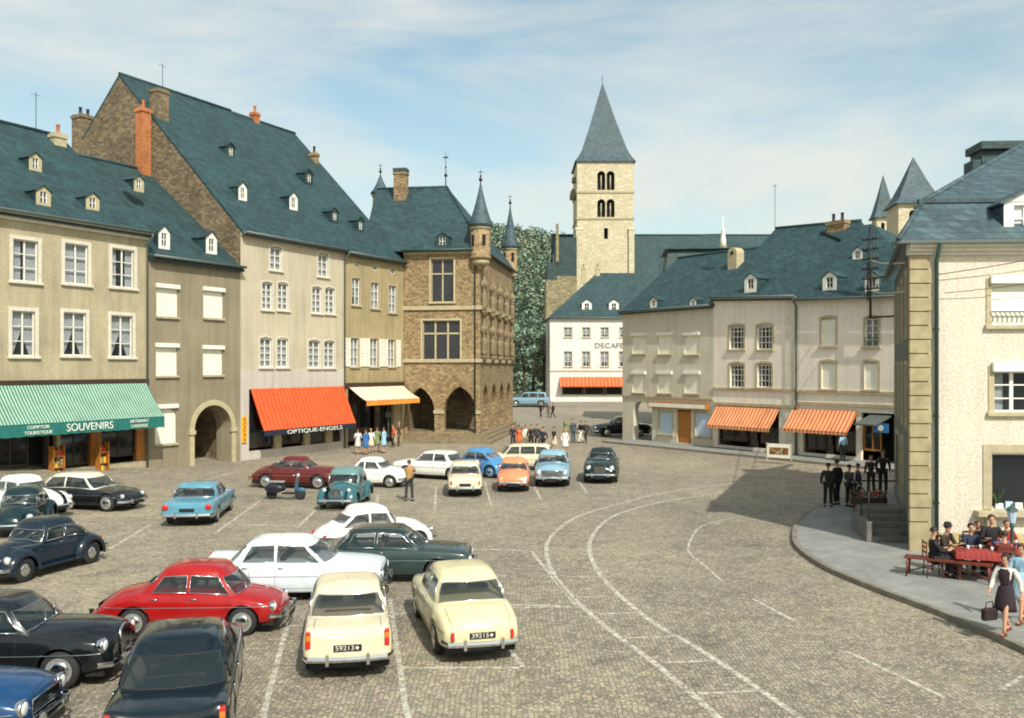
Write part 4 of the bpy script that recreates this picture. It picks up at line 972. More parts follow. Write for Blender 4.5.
for z in (zm, zl): m = MB(); m.box(-.15,-.15,z-.18,TW+.15,TW+.15,z+.18); m.build('string_course', M['stonetrim'], Tt)
for x0, x1 in ((-.2, .9), (TW-.9, TW+.1)): m = MB(); m.box(x0,-.45,-1,x1,.0,H.Z(605,230)); m.slab([(x0-.1,-.55,H.Z(605,230)),(x1+.1,-.55,H.Z(605,230)),(x1+.1,0,H.Z(605,229)+.3),(x0-.1,0,H.Z(605,229)+.3)], .15); m.build('buttress', M['lime'], Tt)
def spire(mb, x0, y0, w, z0, tip, fl=.35):
    c = (x0+w/2, y0+w/2); rings = []
    for t, k in ((0,1.0),(.06,.88),(.14,.76),(.5,.42),(1,.005)):
        hw = (w/2+fl)*k; rings.append([(c[0]+a*hw, c[1]+b*hw, z0+(tip-z0)*t) for a, b in ((-1,-1),(1,-1),(1,1),(-1,1))])
    mb.loft(rings, 0, True, False)
m = MB(); spire(m, 0, 0, TW, ztop-.1, H.Z(605,86)+2.2, .42); m.build('spire', M['slateroof2'], Tt)
m = MB(); u = TW/2; zt_ = H.Z(605,86)+1.5; m.tube([(u,u,zt_),(u,u,zt_+2.4)], [.05,.02], 6); m.box(u-.25,u-.02,zt_+1.6,u+.25,u+.02,zt_+1.68); m.build('cross', M['iron'], Tt)
m = MB(); m.box(-.7, 2, zat(192,166)-.9+2.2, .0, 4.2, zat(176,166)-.9); m.lathe([(.6,0),(.7,.6),(.5,1.6),(.1,2.2)], (-.5, 3, zat(203,166)), n=10); m.build('stair_turret', M['limedark'], Tt)
# nave
m = MB(); X0, X1 = -3.8, 62; yr = 12; zr = zat(235,177)-.9; zeN = 20
m.quad((X0,4,-1),(X1,4,-1),(X1,4,zeN),(X0,4,zeN)); m.poly([(X0,4,-1),(X0,20,-1),(X0,20,zeN),(X0,yr,zr-.2),(X0,4,zeN)]); m.poly([(X1,4,-1),(X1,20,-1),(X1,20,zeN),(X1,yr,zr-.2),(X1,4,zeN)]); m.build('nave_wall', M['limedark'], H.root)
m = MB(); m.slab([(X0-.3,3.5,zeN-.7),(X1,3.5,zeN-.7),(X1,yr,zr),(X0-.3,yr,zr)], .2); m.slab([(X0-.3,20.5,zeN-.7),(X1,20.5,zeN-.7),(X1,yr,zr),(X0-.3,yr,zr)], .2); m.tube([(X0-.3,yr,zr),(X1,yr,zr)], .2, 6); m.build('nave_roof', M['slateroof'], H.root)
# low west building beside the tower
zc = H.Z(550,262,-6)
m = MB(); a, b = H.U(546, -6), H.U(557, -6)
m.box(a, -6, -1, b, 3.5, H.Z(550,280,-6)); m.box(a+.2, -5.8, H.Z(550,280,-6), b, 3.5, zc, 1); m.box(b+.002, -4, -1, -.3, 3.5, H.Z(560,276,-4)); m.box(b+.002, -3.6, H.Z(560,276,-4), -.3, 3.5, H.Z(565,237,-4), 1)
m.box(b-.1, -4.3, H.Z(558,262,-4), b+.4, -3.7, H.Z(558,224,-4)); m.build('west_wing', [M['limedark'], M['slatedark']], H.root)
# twin towers far right
for i, (px0, px1, pyb, pyt, Y) in enumerate(((871.5,899,217,173,150),(893.5,944,203,153,112))):
    H = House('church_tower', (xat(px0+5,Y), Y), (1, -.12), ('smaller farther' if i == 0 else 'larger nearer') + ' square stone church tower with steep slate pyramid spire on the right', 'church tower', z=.9, group='pointed church towers behind the right houses')
    w_ = xat(px1-5,Y)-xat(px0+5,Y); zb = zat(pyb,Y)-.9; tip = zat(pyt,Y)-.9
    m = MB(); op = [(w_*.25, w_*.45, zb-3.2, zb-.9, 'round', zb-1.4), (w_*.55, w_*.75, zb-3.2, zb-.9, 'round', zb-1.4)]
    wall(m, w_, 0, zb, op, reveal=.4); m.quad((0,0,-1),(0,w_,-1),(0,w_,zb),(0,0,zb)); m.quad((w_,0,-1),(w_,w_,-1),(w_,w_,zb),(w_,0,zb)); m.quad((0,w_,-1),(w_,w_,-1),(w_,w_,zb),(0,w_,zb)); m.build('wall', M['lime'], H.root)
    m = MB(); m.box(.3,.6,zb-4,w_-.3,.7,zb-.4); m.build('belfry_inside', M['dark'], H.root)
    m = MB(); spire(m, 0, 0, w_, zb-.1, tip, .5); m.build('spire', M['slateroof2'], H.root)
# mansard house behind the right row
Y = 84; H = House('house', (xat(664,Y), Y), (1, -.1), 'mansard roofed house half hidden behind the grey green house', z=.2)
W = xat(748,Y)-xat(664,Y); zg = zat(276,Y)-.2; zbk = zat(249,Y)-.2; zt = zat(232,Y)-.2; ztu = zat(277,Y)-.2
m = MB(); m.box(.3, .3, -1, W-.3, 7, ztu); m.build('wall', M['yellowtrim'], H.root)
m = MB(); rings = [[(0,0,ztu),(W,0,ztu),(W,7.5,ztu),(0,7.5,ztu)], [(.5,.8,zbk),(W-.5,.8,zbk),(W-.5,6.7,zbk),(.5,6.7,zbk)], [(.1,.4,zbk+.05),(W-.1,.4,zbk+.05),(W-.1,7.1,zbk+.05),(.1,7.1,zbk+.05)], [(W*.55,3.6,zt+.3),(W*.75,3.6,zt+.3),(W*.75,3.9,zt+.3),(W*.55,3.9,zt+.3)]]
m.loft(rings, 0, True, False); m.build('roof', M['slatedark'], H.root)
m = MB(); m.tube([(0,-.05,ztu),(W*.55,-.05,ztu)], .14, 6); m.build('gutter', M['gutter'], H.root)
# rounded white attic and finial on the roof of the arched house
H = HB; u = H.U(733, 4); y_ = 4.0
uu, yy, zz_, t_ = H.roofhit(733, 258, H.Z(713.5,297)+.1, sl2)
m = MB(); P = [(uu-.4, zz_-1.0),(uu-.4, zz_+.35)] + [(uu+.4*math.cos(a), zz_+.35+.4*math.sin(a)) for a in [math.pi*(1-i/10) for i in range(1,10)]] + [(uu+.4, zz_+.35),(uu+.4, zz_-1.0)]
k = len(P); m.add([(p[0],yy-.1,p[1]) for p in P]+[(p[0],yy+.7,p[1]) for p in P], [tuple(range(k)), tuple(range(2*k-1,k-1,-1))]+[(i,i+1,i+1+k,i+k) for i in range(k-1)])
D = m.build('attic_gable', M['yellowtrim'], H.root)
m = MB(); m.lathe([(.13,0),(.13,.05)], (uu, yy-.14, zz_+.35), 'y', 14); m.build('round_window', M['dark'], D)
m = MB(); m.lathe([(.25,0),(.2,.6),(.12,1.2),(.16,1.3),(.03,1.4),(.03,2.2)], (uu-.9, yy, zz_+.8), n=8); m.build('finial', M['shutter'], D)
# ---------------------------------------------------------------- cafe house on the right
H = House('house', (11.5, 26.0), (.995, -.06), 'cream cafe house on the right with mansard slate roof and large stone framed window', z=0.0); HR = H
W = 14; ze = H.Z(960, 243); SB = Vector((.36, .933)).normalized(); sbl = (SB.x*H.d.x+SB.y*H.d.y, SB.x*H.n.x+SB.y*H.n.y)
LS = 12.6; bx, by = sbl[0]*LS, sbl[1]*LS
wa = (H.U(991), H.U(991)+1.75, H.Z(1000,325), H.Z(1000,283)); wb = (H.U(994), H.U(994)+1.55, H.Z(1000,412), H.Z(1000,371)); wc = (H.U(991.5), H.U(991.5)+2.1, H.Z(1000,509), H.Z(1000,453))
extra = [(w_[0]+3.2, w_[1]+3.2, w_[2], w_[3]) for w_ in (wa, wb, wc)]
zpl = H.Z(950, 533)
m = MB(); wall(m, W, 0, ze, [wa, wb, wc]+extra, reveal=.16, zone=([zpl], lambda u, z: 1 if z < zpl else 0))
m.quad((W,0,-1),(W,14,-1),(W,14,ze),(W,0,ze)); m.quad((bx,by,-1),(W,14,-1),(W,14,ze),(bx,by,ze))
# side wall in the shade, with windows
t = MB(); so_ = [(1.6+i*3.0, 2.6+i*3.0, z, z+1.9) for i in range(4) for z in (3.6, 6.4)] + [(4.2, 5.4, .95, 3.0), (7.5,10.5,.8,2.9)]
wall(t, LS, 0, ze, so_, reveal=.18)
sn = (-sbl[1], sbl[0])   # outward is -x side; inward normal is +
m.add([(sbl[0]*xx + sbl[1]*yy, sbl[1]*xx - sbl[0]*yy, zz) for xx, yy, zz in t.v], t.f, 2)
M['shadedwall'] = plaster('shaded_side_render', srgb(112,114,102), .75); M['plinth'] = plaster('yellow_plinth', srgb(204,184,132), .8)  # side render is a darker copy of the wall, shade put into its colour
m.build('wall', [M['cafewall'], M['plinth'], M['shadedwall']], H.root)
S_ = lambda s, o, z: (sbl[0]*s + sbl[1]*o, sbl[1]*s - sbl[0]*o, z)
for o in so_:
    m = MB(); 
    def sbox(a, b, z0, z1, y0, y1):
        t = MB(); t.box(a, y0, z0, b, y1, z1); m.add([S_(*p) for p in t.v], t.f)
    for a, b, c, d in ((o[0],o[0]+.06,o[2],o[3]),(o[1]-.06,o[1],o[2],o[3]),(o[0],o[1],o[2],o[2]+.06),(o[0],o[1],o[3]-.06,o[3]),((o[0]+o[1])/2-.03,(o[0]+o[1])/2+.03,o[2],o[3]),(o[0],o[1],(o[2]+o[3])/2,(o[2]+o[3])/2+.04)): sbox(a,b,c,d,.08,.13)
    f_ = m.build('window', M['white'], H.root); m = MB(); sbox(o[0],o[1],o[2],o[3],.15,.17); m.build('pane', M['lead'], f_)
    m = MB(); sbox(o[0]-.12,o[0]-.002,o[2]-.1,o[3]+.12,-.04,.03); sbox(o[1]+.002,o[1]+.12,o[2]-.1,o[3]+.12,-.04,.03); sbox(o[0],o[1],o[3]+.002,o[3]+.12,-.04,.03); m.build('surround', M['stonetrim'], f_)
# rusticated corner pillar
m = MB(); k = 0; z = -.1; zt = ze-.35
pc = .58
m.box(-.03, -.05, -.1, pc, .04, .95)
z = .97; hh = (zt-z)/19
for i in range(19): 
    m.box(-.03, -.07, z+.015, pc-(.0 if i % 2 else .05), .05, z+hh-.02); m.box(-.02, -.035, z-.02, pc-.08, .03, z+.016, 1); z += hh
m.build('corner_quoins', [M['quoin'], M['gablestone']], H.root)
cornice(H, -.1, W, ze-.35, ze-.05, 'whitest', .32)
m = MB(); m.box(-.5,-.45,ze-.05,W,.1,ze+.04); m.build('eave_board', M['gutter'], H.root)
# windows
window(H, *wa, style='shut', trim='yellowtrim', tw=.14, sill=True)
m = MB(); 
for k in range(14): u = wa[0]+(wa[1]-wa[0])*k/13; m.tube([(u,-.03,wa[2]+.05),(u+.05,-.04,wa[2]+.2),(u-.04,-.03,wa[2]+.36)], .012, 5)
m.tube([(wa[0],-.04,wa[2]+.38),(wa[1],-.04,wa[2]+.38)], .02, 6); m.build('railing', M['iron'], H.root)
w_ = window(H, *wb, style='big', trim='yellowtrim', tw=.16, sill=True)
m = MB(); m.box(wb[0]-.08,-.16,wb[3]-.02,wb[1]+.08,.02,wb[3]+.26); m.build('shutter_box', M['white'], w_, bevel=.02)
w_ = window(H, *wc, style='plain', trim='stonetrim', tw=.24, sill=False)
m = MB(); m.box(wc[0]-.5,-.3,wc[2]-.2,wc[1]+.5,.02,wc[2]-.03); m.box(wc[0]-.2,-.2,wc[2]-.5,wc[0]+.05,.02,wc[2]-.2); m.build('window_ledge', M['stonetrim'], w_, bevel=.02)
for o in extra: window(H, *o, style='cross', trim='yellowtrim', tw=.14)
# goods in the cafe window
m = MB(); rr = random.Random(3)
for k in range(7): x = wc[0]+.12+k*.27; h_ = rr.uniform(.12,.3); m.box(x, -.02, wc[2], x+.2, .05, wc[2]+h_, k % 3)
m.build('window_display', [M['white'], M['bluecurtain'], M['shutter']], w_)
m = MB()
for k in range(26):
    a = rr.uniform(0,6.28); l = rr.uniform(.2,.55); x0 = wc[0]+.15; m.poly([(x0, -.02, wc[2]+.1),(x0+.04*math.cos(a)+.02,-.02+.02*math.sin(a),wc[2]+.1+l*.5),(x0+l*.45*math.cos(a),-.02+l*.2*math.sin(a),wc[2]+.1+l)])
m.build('pot_plant', plain('leaf_green', (.05,.09,.03,1), .7), w_)
# drainpipe
m = MB(); m.tube([(pc+.12,-.12,0),(pc+.12,-.12,ze-.5),(pc+.12,-.42,ze-.05),(pc+.12,-.3,ze+.1),(pc-.1,.9,ze+1.2)], .06, 8)
for z in (1.5,4,6.5): m.box(pc+.05,-.14,z,pc+.2,0,z+.04)
m.build('drainpipe', M['greenpipe'], H.root)
# mansard roof
zb = H.Z(970,201,1.0); i1 = 1.0
c0 = (-.5,-.45,ze+.04); c1 = (W,-.45,ze+.04); s1_ = (bx-.45,by+.2,ze+.04)
b0 = (.75,i1,zb); b1 = (W,i1,zb); b2 = (bx+.9,by,zb)
zk = H.Z(1022,145,6.5); 
m = MB(); m.slab([c0,c1,b1,b0], .1); m.slab([s1_,c0,b0,b2], .1)
m.box(.6,i1-.12,zb-.06,W,i1+.1,zb+.06)
R0 = (H.U(1022,6.5),6.5,zk); R1 = (W,6.5,zk); R2 = (R0[0]+.36*7, 13, zk)
m.slab([b0,b1,R1,R0], .1); m.slab([b2,b0,R0,R2], .1); m.tube([b0,R0], .09, 6); m.tube([c0,b0], .08, 6)
m.build('roof', M['slateroof2'], H.root)
# dormer
ud = H.U(1000.5,.2); zd0 = H.Z(1012,240,.0)+.05
m = MB(); wall(m, ud+1.5, 0, zd0+1.05, [(ud+.28, ud+1.22, zd0+.18, zd0+.95)], reveal=.12, y=.0, u_start=ud, base=zd0)
m.poly([(ud-.08,-.02,zd0+1.05),(ud+1.58,-.02,zd0+1.05),(ud+.75,-.02,zd0+1.45)]); D = m.build('dormer', M['white'], H.root)
m = MB(); m.slab([(ud-.15,-.12,zd0+1.02),(ud+.75,-.12,zd0+1.5),(ud+.75,1.6,zd0+1.5),(ud-.15,1.4,zd0+1.02)], .06); m.slab([(ud+.75,-.12,zd0+1.5),(ud+1.65,-.12,zd0+1.02),(ud+1.65,1.4,zd0+1.02),(ud+.75,1.6,zd0+1.5)], .06)
m.box(ud,.02,zd0,ud+.03,1.3,zd0+1.05); m.box(ud+1.47,.02,zd0,ud+1.5,1.3,zd0+1.05); m.build('dormer_roof', M['slateroof2'], D)
m = MB(); 
for k in range(4): x = ud+.28+.94*k/3; m.box(x-.02,.06,zd0+.18,x+.02,.1,zd0+.95)
m.box(ud+.28,.062,zd0+.55,ud+1.22,.098,zd0+.59); m.build('window_frame', M['white'], D); m = MB(); m.box(ud+.28,.12,zd0+.18,ud+1.22,.14,zd0+.95); m.build('pane', M['curtain'], D)
# dark chimney stack
u = H.U(985,9); zc = H.Z(985,156,9)
m = MB(); m.box(H.U(975,9),8.4,H.Z(985,185,9),H.U(1045,9),9.4,zc+.1); m.box(H.U(972,9),8.2,zc+.1,H.U(1050,9),9.6,H.Z(985,146,9)); m.box(H.U(966,9),8.4,H.Z(985,185,9),H.U(974,9),9.2,H.Z(985,163,9)); m.build('chimney', M['slatedark'], H.root)
# side steps with railing and flower boxes
p = G(893, 547); St = empty('entrance_steps', (p.x, p.y, .13), math.atan2(SB.y, SB.x)-R(90)+R(12), 'stone entrance steps with five treads against the shaded side of the cafe house', 'steps')
m = MB(); 
for i in range(5): m.box(-.62, i*.32, -.1, .62, 2.2 if i == 4 else (i+1)*.32+.05, .17*(i+1)-.01)
m.box(-.75, 0, -.1, -.6, 2.2, .62); m.build('treads', M['stepstone'], St)
m = MB(); 
for y in (.05, 1.1, 2.15): m.tube([(-.68,y,.5),(-.68,y,1.55)], .02, 6)
for x in (-.2,.3): m.tube([(x,2.2,.8),(x,2.2,1.6)], .02, 6)
m.tube([(-.68,.05,1.3),(-.68,1.1,1.55),(-.68,2.15,1.6),(.62,2.2,1.6)], .025, 6); m.build('railing', M['iron'], St)
# flower boxes
for k in range(2):
    Fb = empty('flower_box', (p.x-.25+k*.62-.1+.2, p.y+2.2+.1, .13+.85), 0, ('left' if k == 0 else 'right') + ' flower box with red blooms on the entrance steps landing', 'flower box', 'flower boxes on the landing')
    m = MB(); m.box(-.28,-.1,0,.28,.1,.18); m.build('box', M['darkwood'], Fb)
    m = MB()
    for q in range(80):
        a, b = rr.uniform(-.28,.28), rr.uniform(-.1,.1); z = .18+rr.uniform(0,.2); s = .035; m.poly([(a-s,b,z),(a+s,b+s*rr.uniform(-1,1),z),(a,b,z+s*1.7)], 0 if q % 3 else 1)
    m.build('blooms', [MATS[('p','leaf_green')], plain('red_petals', srgb(190,50,40), .6)], Fb)
# wall lantern post
p = G(1012, 585); L = empty('street_lamp', (p.x, p.y, .13), 0, 'small lantern on a thin blue green post beside the cafe tables', 'street lamp')
zt = CAMH-(506-HY)*p.y/F-.13
m = MB(); m.lathe([(.1,0),(.1,.15),(.045,.25),(.04,zt-.55),(.06,zt-.5),(.03,zt-.42)], n=10); m.build('post', M['greenpipe'], L)
m = MB(); m.lathe([(.07,zt-.42),(.12,zt-.15),(.12,zt-.12)], n=8, smooth=False); m.build('lantern_glass', M['bluecurtain'], L)
m = MB(); m.lathe([(.15,zt-.12),(.12,zt-.06),(.04,zt),(.01,zt+.06)], n=8, smooth=False); m.build('lantern_cap', M['greenpipe'], L)
# electric mast on the roof of the neighbouring house and its wires
H = HC; u = H.U(872,-.35); zA, zB = H.Z(872,318,-.35), H.Z(872,226,-.35)
E = empty('electric_mast', tuple(H.root.location), H.root.rotation_euler.z, 'dark iron electricity mast with insulators and crossarms fixed to the cream house', 'mast')
m = MB(); m.tube([(u,-.5,zA),(u,-.5,zB)], .07, 8); m.tube([(u-.16,-.5,zA+1),(u-.16,-.5,zB-2)], .05, 8)
m.build('pole', M['iron'], E)
m = MB(); 
for k in range(6): z = zB-.8-k*.55; m.box(u-.5,-.55,z,u+.5,-.45,z+.07)
m.box(u-.1,-.55,zA-.02,u+1.9,-.47,zA+.08); m.build('crossarm', M['iron'], E)
m = MB()
for k in range(6):
    for x in (-.42,-.2,.2,.42): m.lathe([(.05,0),(.07,.06),(.04,.1),(.06,.15),(.02,.2)], (u+x,-.5,zB-.73-k*.55), n=8)
m.build('insulator', M['letter_dark'], E)
wr = H.root.matrix_world
def Hw(H, u, y, z): q = H.P0 + H.d*u + H.n*y; return Vector((q.x, q.y, z+H.z0))
def wire(a, b, sag, r=.012, lab='', mt='iron'):
    m = MB(); P = [a.lerp(b, i/16) - Vector((0,0,sag*math.sin(math.pi*i/16))) for i in range(17)]; m.tube([tuple(q-a) for q in P], r, 5)
    o = m.build('overhead_wire', M[mt]); o.location = a; tag(o, lab, 'wire', 'overhead wires of the right houses')
p0 = Hw(HC, u, -.5, zB-1.9); p1 = Hw(HC, u, -.5, zB-3.6)
yel = 'yellowtrim'
wire(p0, Hw(HR, -.1, .2, HR.Z(912,262)), .1, .03, 'upper pale cable from the iron mast to the cafe house corner', yel)
wire(p1, Hw(HR, -.1, .2, HR.Z(912,291)), .1, .03, 'lower pale cable from the iron mast to the cafe house corner', yel)
wire(Hw(HR, .75, -.15, HR.Z(938,275)), Hw(HR, 6, -.4, HR.Z(938,238)), .1, .012, 'upper thin dark wire strung across the cream cafe wall')
wire(Hw(HR, .9, -.15, HR.Z(938,290)-.1), Hw(HR, 6, -.4, HR.Z(938,262)), .15, .01, 'lower thin dark wire strung across the cream cafe wall')
# ---------------------------------------------------------------- wooded hill
xs_ = [-260+i*10 for i in range(53)]; ys_ = [150+i*8 for i in range(24)]
def hill(x, y):
    t = min(1, max(0, (y-152)/130)); e = math.exp(-((x+25)/75.0)**2)
    k = .5+.5*math.sin(x*.03+1)*.3
    return .9 + (t*t*(3-2*t))*(29+17*e)*(1-.25*max(0, (x-10)/60 if x > 10 else 0))
M['hillground'] = plain('hill_undergrowth', (.05,.075,.03,1), .95, var=.4, scale=.2)
m = MB(); m.grid([[(x, y, hill(x, y)) for x in xs_] for y in ys_]); tag(m.build('hill', M['hillground']), kind='structure')
def leafmat(name, c1, c2):
    m, nt, b = base_mat(name); tc = N(nt, 'ShaderNodeTexCoord'); n = N(nt, 'ShaderNodeTexNoise', Scale=.35, Detail=6, Roughness=.7); nt.links.new(tc.outputs['Object'], n.inputs['Vector'])
    nt.links.new(ramp(nt, n.outputs[0], c1, c2, .3, .7), b.inputs['Base Color']); b.inputs['Roughness'].default_value = .8
    b.inputs['Transmission Weight'].default_value = 0; return m
M['leaf1'] = leafmat('foliage_mixed', (.09,.16,.12,1), (.26,.35,.23,1)); M['leaf2'] = leafmat('foliage_light', (.14,.19,.13,1), (.38,.38,.26,1))  # foliage lightened towards blue: the hill haze is put into its colour
def leaves(mb, c, r, n, s, rr, m=0):
    for _ in range(n):
        v = Vector((rr.gauss(0,1), rr.gauss(0,1), rr.gauss(0,1))).normalized()*rr.uniform(.72,1.02)
        p = Vector((c[0]+v.x*r[0], c[1]+v.y*r[1], c[2]+v.z*r[2])); a = Vector((rr.gauss(0,1), rr.gauss(0,1), rr.gauss(0,.6))).normalized(); b_ = a.cross(v+Vector((.01,.3,.2))).normalized()
        q = s*rr.uniform(.6,1.3); mb.add([p-a*q-b_*q*.6, p+a*q-b_*q*.5, p+a*q*.7+b_*q*.7, p-a*q*.6+b_*q*.6], [(0,1,2,3)], m, False)
rr = random.Random(11); m = MB()
for k in range(1500):
    y = rr.uniform(156, 292); x = rr.uniform(-8-(y-150)*.06, 14+(y-150)*.1) if k % 5 else rr.uniform(-40, 60)
    if y < 175 and x > 4: continue
    r_ = rr.uniform(1.2,2.6); leaves(m, (x, y, hill(x,y)+r_*.9), (r_, r_, r_*rr.uniform(.8,1.4)), 40, .36, rr, 0 if rr.random() < .6 else 1)
tag(m.build('forest', [M['leaf1'], M['leaf2']]), kind='stuff', label='dense green woodland covering the hillside', cat='woodland')
M['bark'] = plain('bark', (.06,.045,.03,1), .9, var=.35, scale=3)
def tree(x, y, h, cr, seed, label, leaf, fill=1.0):
    rr = random.Random(seed); z = gz(x,y); T = empty('tree', (x,y,z), 0, label, 'tree', 'trees at the foot of the hill')
    m = MB(); m.tube([(0,0,-.2),(.1,0,h*.25),(.0,.1,h*.5),(.15,0,h*.8)], [.28,.2,.15,.05], 8)
    for k in range(7): a = rr.uniform(0,6.28); z0 = h*rr.uniform(.3,.6); l = cr*rr.uniform(.6,.9); m.tube([(0,0,z0),(l*.5*math.cos(a),l*.5*math.sin(a),z0+l*.5),(l*math.cos(a),l*math.sin(a),z0+l*.8)], [.09,.06,.02], 5)
    m.build('trunk', M['bark'], T); m = MB()
    for k in range(26):
        a = rr.uniform(0,6.28); d = cr*math.sqrt(rr.random())*.8; zz = h*rr.uniform(.36,.95); d *= 1.1-abs(zz/h-.6); r_ = cr*rr.uniform(.22,.42)
        leaves(m, (d*math.cos(a), d*math.sin(a), zz), (r_,r_,r_*.8), int(90*fill), .2, rr)
    m.build('crown', M[leaf], T)
tree(1.6, 124, 12.5, 3.2, 1, 'tall dark green tree left of the church wing at the foot of the hill', 'leaf1')
tree(4.6, 131, 9.5, 2.6, 2, 'lower light green tree beside the white far house', 'leaf2')
tree(-.6, 133, 12.0, 3.0, 3, 'broad light green tree just right of the town hall turret', 'leaf2')
tree(3.2, 139, 12.0, 3.0, 4, 'slim dark tree rising between two lighter trees at the hill foot', 'leaf1')

# ---------------------------------------------------------------- aerials on the roofs
def aerial(H, u, y, z, h, lab):
    A = empty('roof_aerial', tuple(Hw(H, u, y, z)), H.root.rotation_euler.z, lab, 'aerial', 'roof aerials'); m = MB(); m.tube([(0,0,-.5),(0,0,h)], .018, 6); m.build('mast', M['iron'], A)
    m = MB(); m.tube([(-.3,0,h-.15),(.3,0,h-.15)], .012, 5); m.build('aerial_rod', M['iron'], A)
aerial(H3, .75, 7.4, 22.9, 1.6, 'thin aerial beside the chimney on the steep gable of the tall cream house')
aerial(s1, s1.U(36, 7.2), 7.2, s1.Z(36, 140, 7.2), 2.6, 'thin aerial on the ridge of the souvenir shop house')
aerial(HB, HB.U(775, 6.5), 6.5, HB.Z(775, 240, 6.5), 4.0, 'tall thin aerial on the ridge of the pale pink white house')
aerial(HA, HA.U(660, 6), 6, HA.Z(668, 268, 6), 1.6, 'thin aerial on the ridge of the grey green house')
# ---------------------------------------------------------------- vehicles
def paintmat(name, c, rough=.28):
    if ('car', name) in MATS: return MATS[('car', name)]
    m, nt, b = base_mat('paint_'+name); tc = N(nt, 'ShaderNodeTexCoord'); n = N(nt, 'ShaderNodeTexNoise', Scale=2.5, Detail=6, Roughness=.6); nt.links.new(tc.outputs['Object'], n.inputs['Vector'])
    nt.links.new(ramp(nt, n.outputs[0], sc_(c,.88), sc_(c,1.08)), b.inputs['Base Color'])
    nt.links.new(ramp(nt, n.outputs[0], (rough+.06,)*3+(1,), (rough-.03,)*3+(1,)), b.inputs['Roughness'])
    b.inputs['Coat Weight'].default_value = .6; b.inputs['Coat Roughness'].default_value = .04; b.inputs['Specular IOR Level'].default_value = .25
    MATS[('car', name)] = m; return m
M['rimgrey'] = plain('rim_grey', srgb(150,150,144), .4, metal=.3); M['tyre'] = plain('tyre_rubber', (.02,.02,.02,1), .8); M['rubber'] = plain('black_rubber', (.015,.015,.015,1), .6)
M['under'] = plain('underbody', (.012,.012,.012,1), .9); M['seat'] = plain('seat_leather', srgb(120,84,60), .6, scale=5); M['seatdark'] = plain('seat_dark', srgb(60,52,46), .6, scale=5)
M['lampglass'] = plain('headlamp_glass', srgb(206,210,205), .08, coat=1, var=.04); M['redlamp'] = plain('red_lamp', srgb(186,32,20), .15, coat=1, var=.03); M['amber'] = plain('amber_lamp', srgb(226,120,24), .15, coat=1, var=.03)
M['plate'] = plain('black_plate', (.012,.012,.014,1), .4); M['platewhite'] = plain('plate_white', srgb(214,210,196), .4)
def interp(T, x):
    """smooth (monotone) interpolation in a table [(x, values...)] sorted by falling x"""
    T = sorted(T, key=lambda t: t[0]); n = len(T[0])-1
    if x <= T[0][0]: return list(T[0][1:])
    if x >= T[-1][0]: return list(T[-1][1:])
    for i in range(len(T)-1):
        if T[i][0] <= x <= T[i+1][0]: break
    h = T[i+1][0]-T[i][0]; t = (x-T[i][0])/h; out = []
    for k in range(1, n+1):
        d = (T[i+1][k]-T[i][k])/h
        def sl(j):
            if j <= 0: return (T[1][k]-T[0][k])/(T[1][0]-T[0][0])
            if j >= len(T)-1: return (T[-1][k]-T[-2][k])/(T[-1][0]-T[-2][0])
            a = (T[j][k]-T[j-1][k])/(T[j][0]-T[j-1][0]); b = (T[j+1][k]-T[j][k])/(T[j+1][0]-T[j][0])
            return 0 if a*b <= 0 else 2*a*b/(a+b)
        m0, m1 = sl(i), sl(i+1)
        out.append((2*t**3-3*t*t+1)*T[i][k]+(t**3-2*t*t+t)*h*m0+(-2*t**3+3*t*t)*T[i+1][k]+(t**3-t*t)*h*m1)
    return out
